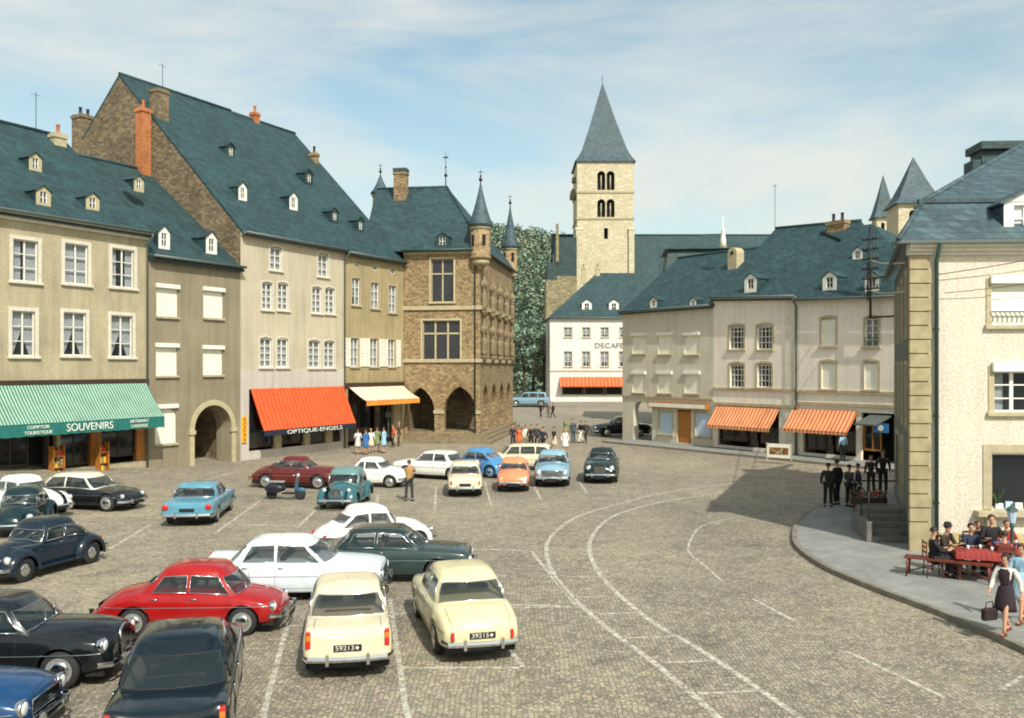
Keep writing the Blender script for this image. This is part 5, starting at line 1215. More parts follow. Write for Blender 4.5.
# type tables: length runs from +x (nose) to -x (tail); st = (x, half width, shoulder z, centre z, sill z)
TYPES = {
 'saloon404': dict(L=4.42, wb=(1.32,-1.33), wr=.31, st=[(2.2,.70,.72,.74,.36),(2.1,.77,.80,.83,.30),(1.7,.80,.86,.91,.27),(.95,.81,.90,.97,.25),(0,.81,.92,.97,.24),(-1.2,.81,.93,.96,.25),(-1.7,.80,.96,.92,.27),(-2.1,.79,.96,.88,.32),(-2.2,.74,.84,.80,.38)],
   g=dict(fb=.98,ft=.42,rt=-.98,rb=-1.42,yb=.74,yr=.58,H=1.44,crown=.05,pil=[-.28]), hl=(.58,.62,.11), tail='fin', grille='wide'),
 'saloon403': dict(L=4.45, wb=(1.30,-1.33), wr=.32, st=[(2.2,.62,.62,.74,.38),(2.1,.74,.74,.86,.33),(1.7,.82,.84,.97,.29),(.95,.83,.90,1.02,.26),(0,.83,.93,1.0,.25),(-1.2,.82,.93,1.0,.26),(-1.7,.79,.86,.97,.29),(-2.1,.72,.74,.84,.34),(-2.22,.60,.60,.70,.40)],
   g=dict(fb=.98,ft=.50,rt=-.92,rb=-1.36,yb=.73,yr=.57,H=1.50,crown=.09,pil=[-.25]), hl=(.60,.66,.12), tail='small', grille='wide'),
 'dauphine': dict(L=3.95, wb=(1.20,-1.08), wr=.30, st=[(1.96,.50,.52,.58,.36),(1.85,.64,.64,.70,.30),(1.5,.73,.76,.84,.27),(.85,.75,.86,.93,.25),(0,.76,.90,.95,.24),(-.9,.76,.90,.97,.26),(-1.4,.73,.82,.92,.29),(-1.8,.64,.64,.74,.34),(-1.96,.48,.46,.54,.40)],
   g=dict(fb=1.12,ft=.74,rt=-.60,rb=-1.06,yb=.68,yr=.53,H=1.47,crown=.14,pil=[.06]), hl=(.55,.58,.11), tail='small', grille=None),
 'fastback203': dict(L=4.35, wb=(1.28,-1.28), wr=.33, st=[(2.16,.50,.60,.76,.40),(2.0,.68,.74,.88,.34),(1.6,.78,.84,1.0,.30),(.9,.80,.92,1.04,.27),(0,.80,.96,1.04,.26),(-1.0,.79,.95,1.05,.27),(-1.6,.74,.84,.98,.30),(-2.0,.62,.64,.76,.35),(-2.16,.46,.48,.56,.42)],
   g=dict(fb=.88,ft=.45,rt=-.6,rb=-1.5,yb=.68,yr=.50,H=1.52,crown=.16,pil=[-.1]), hl=(.52,.70,.11), tail='small', grille='oval'),
 'ford': dict(L=4.6, wb=(1.38,-1.32), wr=.32, st=[(2.3,.76,.70,.74,.34),(2.2,.84,.80,.84,.29),(1.7,.87,.86,.91,.26),(.95,.88,.88,.95,.25),(0,.88,.89,.95,.24),(-1.2,.88,.90,.93,.25),(-1.8,.88,.90,.88,.28),(-2.2,.86,.86,.84,.30),(-2.3,.80,.76,.74,.36)],
   g=dict(fb=.95,ft=.35,rt=-.85,rb=-1.30,yb=.78,yr=.62,H=1.38,crown=.05,pil=[-.2]), hl=(.62,.62,.10), tail='round', grille='wide'),
 'aronde': dict(L=4.15, wb=(1.22,-1.22), wr=.31, st=[(2.06,.66,.64,.74,.38),(1.95,.73,.76,.86,.32),(1.6,.77,.84,.95,.28),(.9,.78,.88,.99,.26),(0,.78,.90,.98,.25),(-1.1,.78,.90,.96,.26),(-1.6,.77,.88,.92,.28),(-1.95,.74,.82,.84,.33),(-2.06,.66,.70,.70,.40)],
   g=dict(fb=.90,ft=.42,rt=-.85,rb=-1.28,yb=.70,yr=.55,H=1.45,crown=.08,pil=[-.22]), hl=(.56,.64,.11), tail='small', grille='wide'),
 'estate': dict(L=4.2, wb=(1.25,-1.25), wr=.31, st=[(2.08,.66,.66,.74,.38),(1.98,.74,.78,.84,.32),(1.6,.77,.84,.92,.28),(.9,.78,.88,.95,.26),(0,.78,.90,.94,.25),(-1.3,.78,.90,.92,.26),(-1.95,.77,.90,.90,.32),(-2.08,.74,.84,.84,.38)],
   g=dict(fb=.90,ft=.45,rt=-1.72,rb=-1.98,yb=.70,yr=.58,H=1.46,crown=.04,pil=[-.1,-.95]), hl=(.56,.64,.11), tail='small', grille='wide'),
 'blacksaloon': dict(L=4.5, wb=(1.40,-1.35), wr=.34, st=[(2.24,.60,.70,.88,.42),(2.12,.74,.82,.98,.34),(1.7,.83,.90,1.06,.30),(.95,.85,.95,1.08,.27),(0,.85,.98,1.06,.26),(-1.2,.84,.96,1.04,.27),(-1.7,.80,.88,.98,.30),(-2.1,.70,.74,.84,.36),(-2.24,.58,.58,.66,.42)],
   g=dict(fb=.88,ft=.45,rt=-.95,rb=-1.42,yb=.73,yr=.57,H=1.54,crown=.09,pil=[-.28]), hl=(.66,.74,.12), tail='small', grille='upright'),
 'bigdark': dict(L=4.7, wb=(1.45,-1.40), wr=.33, st=[(2.35,.72,.74,.78,.36),(2.22,.82,.84,.88,.30),(1.7,.87,.89,.96,.27),(.95,.88,.92,1.0,.26),(0,.88,.93,1.0,.25),(-1.3,.88,.94,.97,.26),(-1.9,.88,.97,.92,.28),(-2.25,.86,.96,.86,.33),(-2.35,.80,.84,.76,.40)],
   g=dict(fb=.95,ft=.42,rt=-1.0,rb=-1.62,yb=.80,yr=.64,H=1.56,crown=.13,pil=[-.3]), hl=(.64,.66,.11), tail='fin', grille='wide'),
 'ds': dict(L=4.84, wb=(1.72,-1.40), wr=.34, norear=True, st=[(2.42,.66,.42,.46,.30),(2.3,.80,.55,.60,.26),(1.9,.88,.70,.78,.24),(1.1,.89,.82,.90,.23),(0,.89,.88,.94,.22),(-1.1,.86,.86,.92,.22),(-1.8,.78,.78,.84,.25),(-2.2,.68,.68,.72,.30),(-2.42,.58,.54,.56,.36)],
   g=dict(fb=1.12,ft=.55,rt=-1.05,rb=-1.75,yb=.74,yr=.56,H=1.44,crown=.07,pil=[-.3]), hl=(.62,.58,.10), tail='small', grille=None),
 'beetle': dict(L=4.07, wb=(1.25,-1.15), wr=.33, fender=True, st=[(1.86,.22,.50,.54,.36),(1.75,.34,.64,.70,.32),(1.45,.47,.78,.90,.30),(1.05,.56,.88,1.00,.28),(.6,.62,.93,1.02,.26),(-.6,.63,.95,1.02,.26),(-1.1,.58,.90,1.04,.28),(-1.5,.48,.76,.90,.32),(-1.8,.34,.58,.68,.36),(-1.95,.2,.44,.50,.42)],
   g=dict(fb=.66,ft=.42,rt=-.72,rb=-1.45,yb=.61,yr=.52,H=1.52,crown=.17,pil=[-.22]), hl=(.62,.66,.11), tail='small', grille=None),
 'twocv': dict(L=3.8, wb=(1.2,-1.17), wr=.33, fender=True, st=[(1.70,.28,.62,.72,.40),(1.6,.34,.74,.90,.36),(1.2,.42,.82,1.0,.34),(.8,.58,.86,1.04,.30),(.4,.66,.90,1.06,.28),(-.6,.67,.92,1.04,.28),(-1.2,.62,.88,1.02,.30),(-1.6,.50,.72,.86,.34),(-1.78,.34,.52,.62,.40)],
   g=dict(fb=.62,ft=.40,rt=-.75,rb=-1.38,yb=.63,yr=.58,H=1.58,crown=.16,pil=[-.15]), hl=(.50,.80,.09), tail='small', grille='chevron'),
 'small': dict(L=3.3, wb=(1.0,-.95), wr=.27, st=[(1.63,.50,.50,.58,.34),(1.52,.62,.62,.72,.28),(1.2,.68,.74,.84,.25),(.7,.69,.82,.92,.24),(0,.69,.84,.92,.23),(-.8,.69,.82,.90,.25),(-1.2,.66,.74,.84,.28),(-1.52,.58,.62,.70,.33),(-1.63,.46,.50,.56,.38)],
   g=dict(fb=.72,ft=.36,rt=-.55,rb=-1.0,yb=.62,yr=.50,H=1.34,crown=.12,pil=[-.2]), hl=(.50,.54,.10), tail='small', grille=None),
}
NREPEAT = [0]
def make_car(kind, x, y, heading, color, label, roofcol=None, plate=None, scale=.95, name='parked_car', far=False, seatm='seat', trim=True, wx=1.0):
    t = TYPES[kind]; L = t['L']; bodym = paintmat(*color); roofm = paintmat(*(roofcol or color)); g = t['g']
    root = empty(name, (x, y, gz(x,y)), R(heading), label, 'car', 'cars parked on the cobbled square'); root.scale = (scale, scale*wx, scale)
    fend = t.get('fender'); wr = t['wr']; r_arch = wr+.055; zc = wr
    xF, xR = t['wb']; hl = L/2
    # ---- stations
    X = set([s[0] for s in t['st']]); x0, x1 = t['st'][-1][0], t['st'][0][0]
    k = 44
    for i in range(k+1): X.add(x0+(x1-x0)*i/k)
    for e in (.02,.05): X.add(x1-e); X.add(x0+e)
    arches = [] if fend else [xF] + ([] if t.get('norear') else [xR])
    for xa in arches:
        for i in range(13): X.add(xa + r_arch*math.cos(math.pi*i/12)*1.0)
        X.add(xa+r_arch+.003); X.add(xa-r_arch-.003)
    X = sorted(X); X = [a for i, a in enumerate(X) if i == 0 or a-X[i-1] > 1e-4]
    def prof(xx):
        w, zs, zt, zb = interp(t['st'], xx)
        zb0 = zb
        for xa in arches:
            d = abs(xx-xa)
            if d < r_arch+1e-6: zb = max(zb, zc + math.sqrt(max(0, r_arch**2-d*d)))
        # rounded nose and tail
        for xe in (x1, x0):
            d = abs(xx-xe)
            if d < .06: q = 1-d/.06; w *= 1-.07*q*q; zt -= .03*q*q; zs -= .03*q*q
        return w, zs, zt, zb, zb0
    def section(xx):
        w, zs, zt, zb, zb0 = prof(xx); H_ = zs-zb0
        ys_z = [(w*.93, zb0), (w*.975, zb0+.05), (w*1.0, zb0+H_*.40), (w*.995, zb0+H_*.66), (w*.972, zb0+H_*.84), (w*.93, zs-.035), (w*.86, zs-.005), (w*.74, zs+(zt-zs)*.22), (w*.55, zs+(zt-zs)*.62), (w*.3, zs+(zt-zs)*.92), (0, zt)]
        out = []; 
        for i, (yy, z) in enumerate(ys_z): out.append((xx, yy, max(z, zb+.004*i)))
        return out
    def surf(xx, zf):   # a point on the flank at height fraction
        s = section(xx); z = zf
        for a, b in zip(s, s[1:]):
            if a[2] <= z <= b[2] and b[2] > a[2]: q = (z-a[2])/(b[2]-a[2]); return a[1]+(b[1]-a[1])*q
        return s[3][1]
    m = MB(); half = [section(xx) for xx in X]; rows = [[(p[0], -p[1], p[2]) for p in h] + [p for p in reversed(h[:-1])] for h in half]
    m.grid(rows, smooth=True)
    for r_ in (rows[0], rows[-1]): m.poly(r_)
    body = m.build('body', bodym, root, weld=True)
    # inner wheel wells and floor
    m = MB(); wmin = .55 if not fend else .5
    for a, b in zip([x0+.12]+sorted([xR+r_arch+.02, xF+r_arch+.02]), sorted([xR-r_arch-.02, xF-r_arch-.02])+[x1-.12]):
        if b > a: m.box(a, -min(wmin*1.25,section((a+b)/2)[1][1]*.9), .2, b, min(wmin*1.25,section((a+b)/2)[1][1]*.9), .45)
    m.box(x0+.15, -wmin+.02, .22, x1-.15, wmin-.02, .62 if not far else .5); m.build('underbody', M['under'], root)
    # ---- cabin
    fb, ft, rt, rb, yb, yr, Hh, cr = [g[q] for q in ('fb','ft','rt','rb','yb','yr','H','crown')]
    def ringpts():
        P = []; A = lambda b, tt, gl: P.append((b, tt, gl))
        A((fb+.10, 0), (ft+.06, 0), 'ws'); A((fb+.085, yb*.40), (ft+.05, yr*.40), 'ws'); A((fb+.03, yb*.76), (ft+.01, yr*.78), 'ws'); A((fb-.05, yb*.93), (ft-.05, yr*.93), 'pa')
        A((fb-.17, yb), (ft-.12, yr), 's0')
        pl = g['pil']; xs1 = [(p+.035, p-.035) for p in pl]
        for i, (a, b) in enumerate(xs1): A((a, yb+.01), (a, yr+.005), 'pb'); A((b, yb+.01), (b, yr+.005), 's%d' % (i+1))
        A((rb+.34, yb), (rt+.16, yr), 'pc'); A((rb+.10, yb*.92), (rt+.05, yr*.92), 'rw'); A((rb+.0, yb*.62), (rt+.0, yr*.6), 'rw'); A((rb-.04, 0), (rt-.03, 0), 'rw')
        return P
    RPt = ringpts(); zbelt = interp(t['st'], 0)[1]-.03
    def bz(xx):   # cabin foot follows the body top
        w, zs, zt, zb = interp(t['st'], max(x0+.02, min(x1-.02, xx))); return zt-.05
    xc = (ft+rt)/2; hx = max(.4, (ft-rt)/2)
    He = Hh-cr
    def lvl(q, p):
        (bx_, by_), (tx, ty), _ = p; bul = .035*math.sin(math.pi*q)
        z0 = min(zs_f(bx_, by_), Hh-.3)
        # the top edge drops towards front and rear
        zt = He - .05*((tx-xc)/hx)**2
        x_ = bx_+(tx-bx_)*q + (bul*1.2 if bx_ > 0 and by_ < yb*.8 else -bul*1.0 if bx_ < 0 and by_ < yb*.8 else 0)
        return (x_, by_+(ty-by_)*q + (bul if by_ > yb*.8 else 0), z0+(zt-z0)*q)
    def zs_f(bx_, by_):
        w, zs, zt, zb = interp(t['st'], max(x0+.02, min(x1-.02, bx_))); u = min(1, by_/max(w, .01)); return (zt if u < .5 else zt+(zs-zt)*min(1,(u-.5)/.4))-.04
    lev = [0, .13, .5, .86, 1.0]
    nR = len(RPt)
    shell_ = MB(); glass = {}
    for a in range(nR-1):
        for j in range(len(lev)-1):
            quad = [lvl(lev[j], RPt[a]), lvl(lev[j], RPt[a+1]), lvl(lev[j+1], RPt[a+1]), lvl(lev[j+1], RPt[a])]
            gl = RPt[a][2]
            isg = gl[0] in 'wrs' and (2 if gl == 'rw' and kind in ('beetle','dauphine','fastback203','twocv') else 1) <= j <= 2
            if isg: glass.setdefault(gl, []).append(quad)
            else:
                for sgn in (1, -1): shell_.add([(p[0], p[1]*sgn, p[2]) for p in quad], [(0,1,2,3) if sgn < 0 else (3,2,1,0)], 0, True)
    # roof cap
    rg = [lvl(1.0, p) for p in RPt]; caps = [rg]
    for s_, q in ((.93,.42),(.80,.68),(.6,.87),(.35,.97),(.02,1.0)):
        caps.append([(xc+(p[0]-xc)*s_, p[1]*s_, p[2]+(Hh-p[2])*q) for p in rg])
    for a in range(nR-1):
        for j in range(len(caps)-1):
            qd = [caps[j][a], caps[j][a+1], caps[j+1][a+1], caps[j+1][a]]
            for sgn in (1, -1): shell_.add([(p[0], p[1]*sgn, p[2]) for p in qd], [(0,1,2,3) if sgn < 0 else (3,2,1,0)], 0, True)
    rf = shell_.build('roof', roofm, root, weld=True)
    trimm = MB()
    def frame(quads, sgns, nm):
        for grp in sgns:
            mm = MB(); cx = [0,0,0]; 
            for q in quads:
                for sg in grp: mm.add([(p[0], p[1]*sg, p[2]) for p in q], [(0,1,2,3)], 0, True)
            o = mm.build(nm, M['carglass'], root, weld=True)
    for gl, quads in glass.items():
        if gl == 'ws': frame(quads, [(1,-1)], 'windshield')
        elif gl == 'rw': frame(quads, [(1,-1)], 'rear_window')
        else: frame(quads, [(1,), (-1,)], 'side_window')
    if not far:
        # rubber and chrome round each pane
        names = {}
        for a in range(nR-1): names.setdefault(RPt[a][2], []).append(a)
        for gl, idx in names.items():
            if gl[0] not in 'wrs': continue
            top = [lvl(.86, RPt[i]) for i in idx] + [lvl(.86, RPt[idx[-1]+1])]; qb = .5 if gl == 'rw' and kind in ('beetle','dauphine','fastback203','twocv') else .13; bot = [lvl(qb, RPt[i]) for i in idx] + [lvl(qb, RPt[idx[-1]+1])]
            mid0, mid1 = lvl(qb*.5+.42 if qb > .2 else .5, RPt[idx[0]]), lvl(.5, RPt[idx[-1]+1])
            if gl in ('ws', 'rw'):
                if gl == 'ws': half_t = top; half_b = bot; e = mid1; loop = half_b + [e] + half_t[::-1]; loop = loop + [(p[0], -p[1], p[2]) for p in reversed(loop[1:-1])]
                else: loop = top[::-1] + [mid0] + bot; loop = loop + [(p[0], -p[1], p[2]) for p in reversed(loop[1:-1])]
                trimm.tube([tuple(Vector(p)) for p in loop], .011, 5, closed=True)
            else:
                for sg in (1,-1):
                    loop = bot + [mid1] + top[::-1] + [mid0]; trimm.tube([(p[0], p[1]*sg*1.003, p[2]) for p in loop], .009, 5, closed=True)
        trimm.build('window_trim', M['chrome'] if trim else M['rubber'], root)
    # seats
    m = MB()
    for sx, n_ in ((min(.12,ft-.28), 2), (max(-.75,rt+.1), 1)):
        for s_ in ((-.33,.33) if n_ == 2 else (0,)):
            w_ = .22 if n_ == 2 else .44; m.box(sx-.25, s_-w_, .45, sx+.25, s_+w_, .66); m.box(sx-.34, s_-w_, .5, sx-.2, s_+w_, (1.05 if n_ == 2 else .98) if kind != 'small' else .9)
    m.build('seats', M[seatm], root, bevel=.04)
    m = MB(); m.lathe([(.17,0),(.185,.012),(.17,.024)], (.52,.33,.95), 'x', 16, cap=False); m.build('steering_wheel', M['rubber'], root)
    # ---- wheels
    for xa in (xF, xR):
        for sg in (1,-1):
            yo = (t['st'][3][1] if not fend else .74)*sg*.97
            wo = bpy.data.objects.new('wheel', None)
            mm = MB(); yi = yo-sg*.15
            mm.lathe([(wr*.62, yi),(wr*.93, yi),(wr, yi+sg*.03),(wr, yo-sg*.04),(wr*.95, yo-sg*.012),(wr*.68, yo)], (xa,0,zc), 'y', 24, cap=False); W_ = mm.build('wheel', M['tyre'], root)
            mm = MB(); mm.lathe([(wr*.69, yo+sg*.001),(wr*.65, yo-sg*.02),(wr*.5, yo-sg*.025)], (xa,0,zc), 'y', 22); mm.build('rim', bodym if kind in ('beetle','twocv') else M['rimgrey'], W_)
            mm = MB(); mm.lathe([(wr*.56, yo-sg*.03),(wr*.54, yo-sg*.002),(wr*.3, yo+sg*.018),(.01, yo+sg*.026)], (xa,0,zc), 'y', 20); mm.build('hubcap', M['chrome'], W_)
    # ---- separate wings for the older shapes
    if fend:
        yi, yo = .46, .79
        for xa in (xF, xR):
            for sg in (1,-1):
                mm = MB(); rows = []; a0, a1 = (-38, 190) if xa > 0 else (-10, 205)
                for i in range(19):
                    an = R(a0+(a1-a0)*i/18) if xa > 0 else R(180-(a0+(a1-a0)*i/18)); rr_ = r_arch+.16; row = []
                    for q in range(9):
                        ph = math.pi*.5*q/8; 
                        y_ = yi+(yo-yi)*math.sin(ph); dr = (r_arch-.02)+(.17*math.cos(ph)+.03)*1.0
                        row.append((xa+dr*math.cos(an)*1.06, y_*sg, max(.24, zc+dr*math.sin(an))))
                    row.append((xa+(r_arch-.02)*math.cos(an), (yo-.015)*sg, max(.24, zc+(r_arch-.02)*math.sin(an)))); rows.append(row)
                mm.grid(rows, smooth=True); mm.build('fender', bodym, root)
        for sg in (1,-1):
            mm = MB(); mm.box(xR+.4, .60*sg, .27, xF-.4, .76*sg, .32); mm.build('running_board', bodym, root, bevel=.015)
    # ---- lamps, bumpers, plates
    hy, hz, hr = t['hl']
    for sg in (1,-1):
        if fend:
            lx = xF+.50 if kind == 'beetle' else xF+.34; c = (lx, hy*sg, hz)
            mm = MB(); mm.lathe([(.02,-.2),(hr*.75,-.14),(hr*1.08,-.01),(hr*1.1,.0),(hr*.98,.02)], c, 'x', 18); HL = mm.build('headlight', M['chrome'] if kind == 'beetle' else bodym, root)
            mm = MB(); mm.lathe([(hr*.97,.015),(hr*.7,.04),(.01,.055)], c, 'x', 18); mm.build('lens', M['lampglass'], HL)
        else:
            lx = x1-(.02 if kind not in ('dauphine','small','fastback203','ds') else .13); c = (lx, hy*sg, hz)
            while prof(lx)[0] < hy+hr*.6 and lx > x1-.3: lx -= .02
            c = (lx+.0, hy*sg, hz); mm = MB(); mm.lathe([(hr*.8,-.15),(hr*1.12,-.02),(hr*1.15,.02),(hr*.95,.03)], c, 'x', 18); HL = mm.build('headlight', M['chrome'], root)
            mm = MB(); mm.lathe([(hr*.96,.02),(hr*.7,.05),(.01,.065)], c, 'x', 18); mm.build('lens', M['lampglass'], HL)
        # tail lamps
        w_, zs_, zt_, zb_, _ = prof(x0+.06)
        mm = MB()
        if t['tail'] == 'fin': yy = w_*.93; mm.box(x0-.015, sg*(yy-.07), zs_-.32, x0+.12, sg*(yy+.02), zs_-.02, 0); mm.box(x0-.018, sg*(yy-.065), zs_-.18, x0+.12, sg*(yy+.015), zs_-.08, 1)
        elif t['tail'] == 'round': yy = w_*.84; mm.lathe([(.11,.05),(.11,-.03),(.09,-.045),(.02,-.06)], (x0, sg*yy, zs_-.12), 'x', 16)
        else: yy = (w_ if not fend else .66)*.88; xx_ = x0 if not fend else xR-.48; mm.box(xx_-.03, sg*(yy-.05), (zs_-.2 if not fend else .60), xx_+.1, sg*(yy+.02), (zs_-.04 if not fend else .74))
        mm.build('tail_light', [M['redlamp'], M['amber']], root, bevel=.012)
    for xe, s_ in ((x1 if not fend else xF+.63, 1), (x0 if not fend else xR-.66, -1)):
        wB = (interp(t['st'], xe-s_*.25)[0]+.0) if not fend else .74
        zB = .42 if kind != 'ds' else .38; mm = MB(); rings = []
        for i in range(17):
            q = -1+2*i/16; y_ = q*wB*1.02; xx = xe + s_*(.10 - .09*q*q) - (s_*.22 if abs(q) > .99 else 0)
            rings.append([(xx+s_*.025, y_, zB-.045),(xx+s_*.04, y_, zB),(xx+s_*.025, y_, zB+.05),(xx-s_*.0, y_, zB+.05),(xx-s_*.0, y_, zB-.045)])
        mm.loft(rings, 0, True, False)
        for yy in (-.36,.36): mm.box(xe+s_*.08, yy-.028, zB-.09, xe+s_*.165, yy+.028, zB+.11)
        for yy in (-.45,.45): mm.box(xe-s_*.25, yy-.03, zB-.02, xe+s_*.10, yy+.03, zB+.02)
        mm.build('bumper', M['chrome'], root)
    gk = t['grille']
    if gk:
        mm = MB(); xg = x1+.012; w_, zs_, zt_, zb_, _ = prof(x1-.02)
        if gk == 'wide':
            for i in range(6): z = .48+i*.045; mm.box(xg-.02,-.44,z,xg+.01,.44,z+.018)
            mm.tube([(xg,-.46,.46),(xg,.46,.46),(xg,.46,.73),(xg,-.46,.73)], .014, 6, closed=True); 
        elif gk == 'upright':
            for i in range(11): y_ = -.2+i*.04; mm.box(xg-.02,y_-.008,.5,xg+.02,y_+.008,.92)
            mm.tube([(xg+.01,-.22,.48),(xg+.01,.22,.48),(xg-.01,.22,.9),(xg-.02,0,.96),(xg-.01,-.22,.9)], .02, 6, closed=True)
        elif gk == 'oval':
            for i in range(8): z = .5+i*.04; mm.box(xg-.02,-.26,z,xg+.01,.26,z+.015)
        elif gk == 'chevron':
            xg = x1+.005
            for i in range(9): z = .52+i*.036; mm.box(xg-.01,-.2,z,xg+.02,.2,z+.014)
            for z in (.6,.68): mm.tube([(xg+.03,-.09,z),(xg+.03,0,z+.08),(xg+.03,.09,z)], .012, 5)
        gr = mm.build('grille', M['chrome'], root)
        mm = MB(); mm.box(xg-.03,-.42 if gk == 'wide' else -.2,.47,xg-.012,.42 if gk == 'wide' else .2,.72 if gk == 'wide' else .85); mm.build('grille_opening', M['under'], gr)
    for xe, s_ in ((x1, 1), (x0, -1)):
        if s_ < 0: zp = .60 if t['tail'] in ('fin','round') else .56; xp = xe-.018
        else: zp = .34; xp = xe+.16
        if fend: xp = (xR-.62) if s_ < 0 else xF+.80; zp = .62 if s_ < 0 else .36
        mm = MB(); mm.box(xp-.006, -.25, zp-.058, xp+.006, .25, zp+.058); pl = mm.build('licence_plate', M['plate'], root, bevel=.004)
        if plate and s_ < 0: text(None, plate, xp-.009, .05, zp, .115, 'platewhite', pl, 'plate_number', .002, rot=Matrix.Rotation(R(-90), 4, 'Z') @ Matrix.Rotation(R(90), 4, 'X'), sx=1.2)
        if s_ < 0 and plate:
            mm = MB(); mm.lathe([(.03,0),(.03,-.004)], (xp-.006, -.17, zp), 'x', 12); mm.build('plate_disc', M['platewhite'], pl)
    if not far:
        def ribbon(pts, w_=.010, off=.002):
            for sg in (1,-1): mmr[sg].tube([(p[0], (p[1]+off)*sg, p[2]) for p in pts], w_, 4, cap=False)
        mmr = {1: MB(), -1: MB()}
        if not fend:
            xd = [fb-.22, g['pil'][0], rb+.30] 
            for xx in xd: ribbon([(xx, surf(xx, z), z) for z in [prof(xx)[4]+.10+(prof(xx)[1]-.14-prof(xx)[4])*i/8 for i in range(9)]], .006, -.002)
            for j in (0,): ribbon([(xx, surf(xx, prof(xx)[4]+.10), prof(xx)[4]+.10) for xx in [xd[2]+(xd[0]-xd[2])*i/12 for i in range(13)]], .006, -.002)
        # boot and bonnet lids
        def top(xx, yy):
            s = section(xx)
            for a, b in zip(s, s[1:]):
                if b[1] <= yy <= a[1] and a[2] >= s[5][2]-.1: q = (a[1]-yy)/(a[1]-b[1]+1e-9); return a[2]+(b[2]-a[2])*q
            return s[-1][2]
        for xa_, xb_ in ((x0+.03, rb-.12), (fb+.2, x1-.03)):
            if xb_-xa_ < .2 or fend: continue
            wy = lambda xx: min(.60, prof(xx)[0]*.78); n_ = 10
            P = [(xa_+(xb_-xa_)*i/n_) for i in range(n_+1)]
            if xa_ < 0: path = [(xx, wy(xx), top(xx, wy(xx))) for xx in P[::-1]] + [(xx, -wy(xx), top(xx, wy(xx))) for xx in P]
            else: path = [(xx, wy(xx), top(xx, wy(xx))) for xx in P] + [(xx, -wy(xx), top(xx, wy(xx))) for xx in P[::-1]]
            lg = MB(); e_ = path[n_]; f_ = path[n_+1]; mid = [(e_[0], e_[1]*q, top(e_[0], abs(e_[1]*q))) for q in (.6,.2,-.2,-.6)]
            lg.tube(path[:n_+1]+mid+path[n_+1:], .005, 4, cap=False); lg.build('bonnet_gap' if xa_ > 0 else 'boot_gap', M['rubber'], root)
        for q_ in mmr.values():
            if q_.v: q_.build('panel_gap', M['rubber'], root)
        mmr = {1: MB(), -1: MB()}
        if trim:
            zt_ = .62 if not fend else .90
            a, b = (x0+.12, x1-.14) if not fend else (-1.2, 1.3)
            ribbon([(xx, surf(xx, zt_), zt_) for xx in [a+(b-a)*i/24 for i in range(25)] if prof(xx)[3] < zt_-.02], .010, .003)
            for q_ in mmr.values():
                if q_.v: q_.build('chrome_strip', M['chrome'], root)
        for xx in ([g['pil'][0]+.14, rb+.44] if not fend else [g['pil'][0]+.12]):
            for sg in (1,-1):
                zh = prof(xx)[1]-.10; yy = surf(xx, zh)+.03; mm = MB(); mm.tube([(xx-.07, (yy-.03)*sg, zh),(xx-.05, yy*sg, zh),(xx+.05, yy*sg, zh),(xx+.07, (yy-.03)*sg, zh)], .012, 6); mm.build('door_handle', M['chrome'], root)
        mm = MB(); 
        for s_ in (-.3,.12): mm.tube([(fb+.07,s_,bz(fb)+.07),(fb-.08,s_+.28,bz(fb)+.25)], .008, 4)
        mm.build('wiper', M['chrome'], root)
    return root
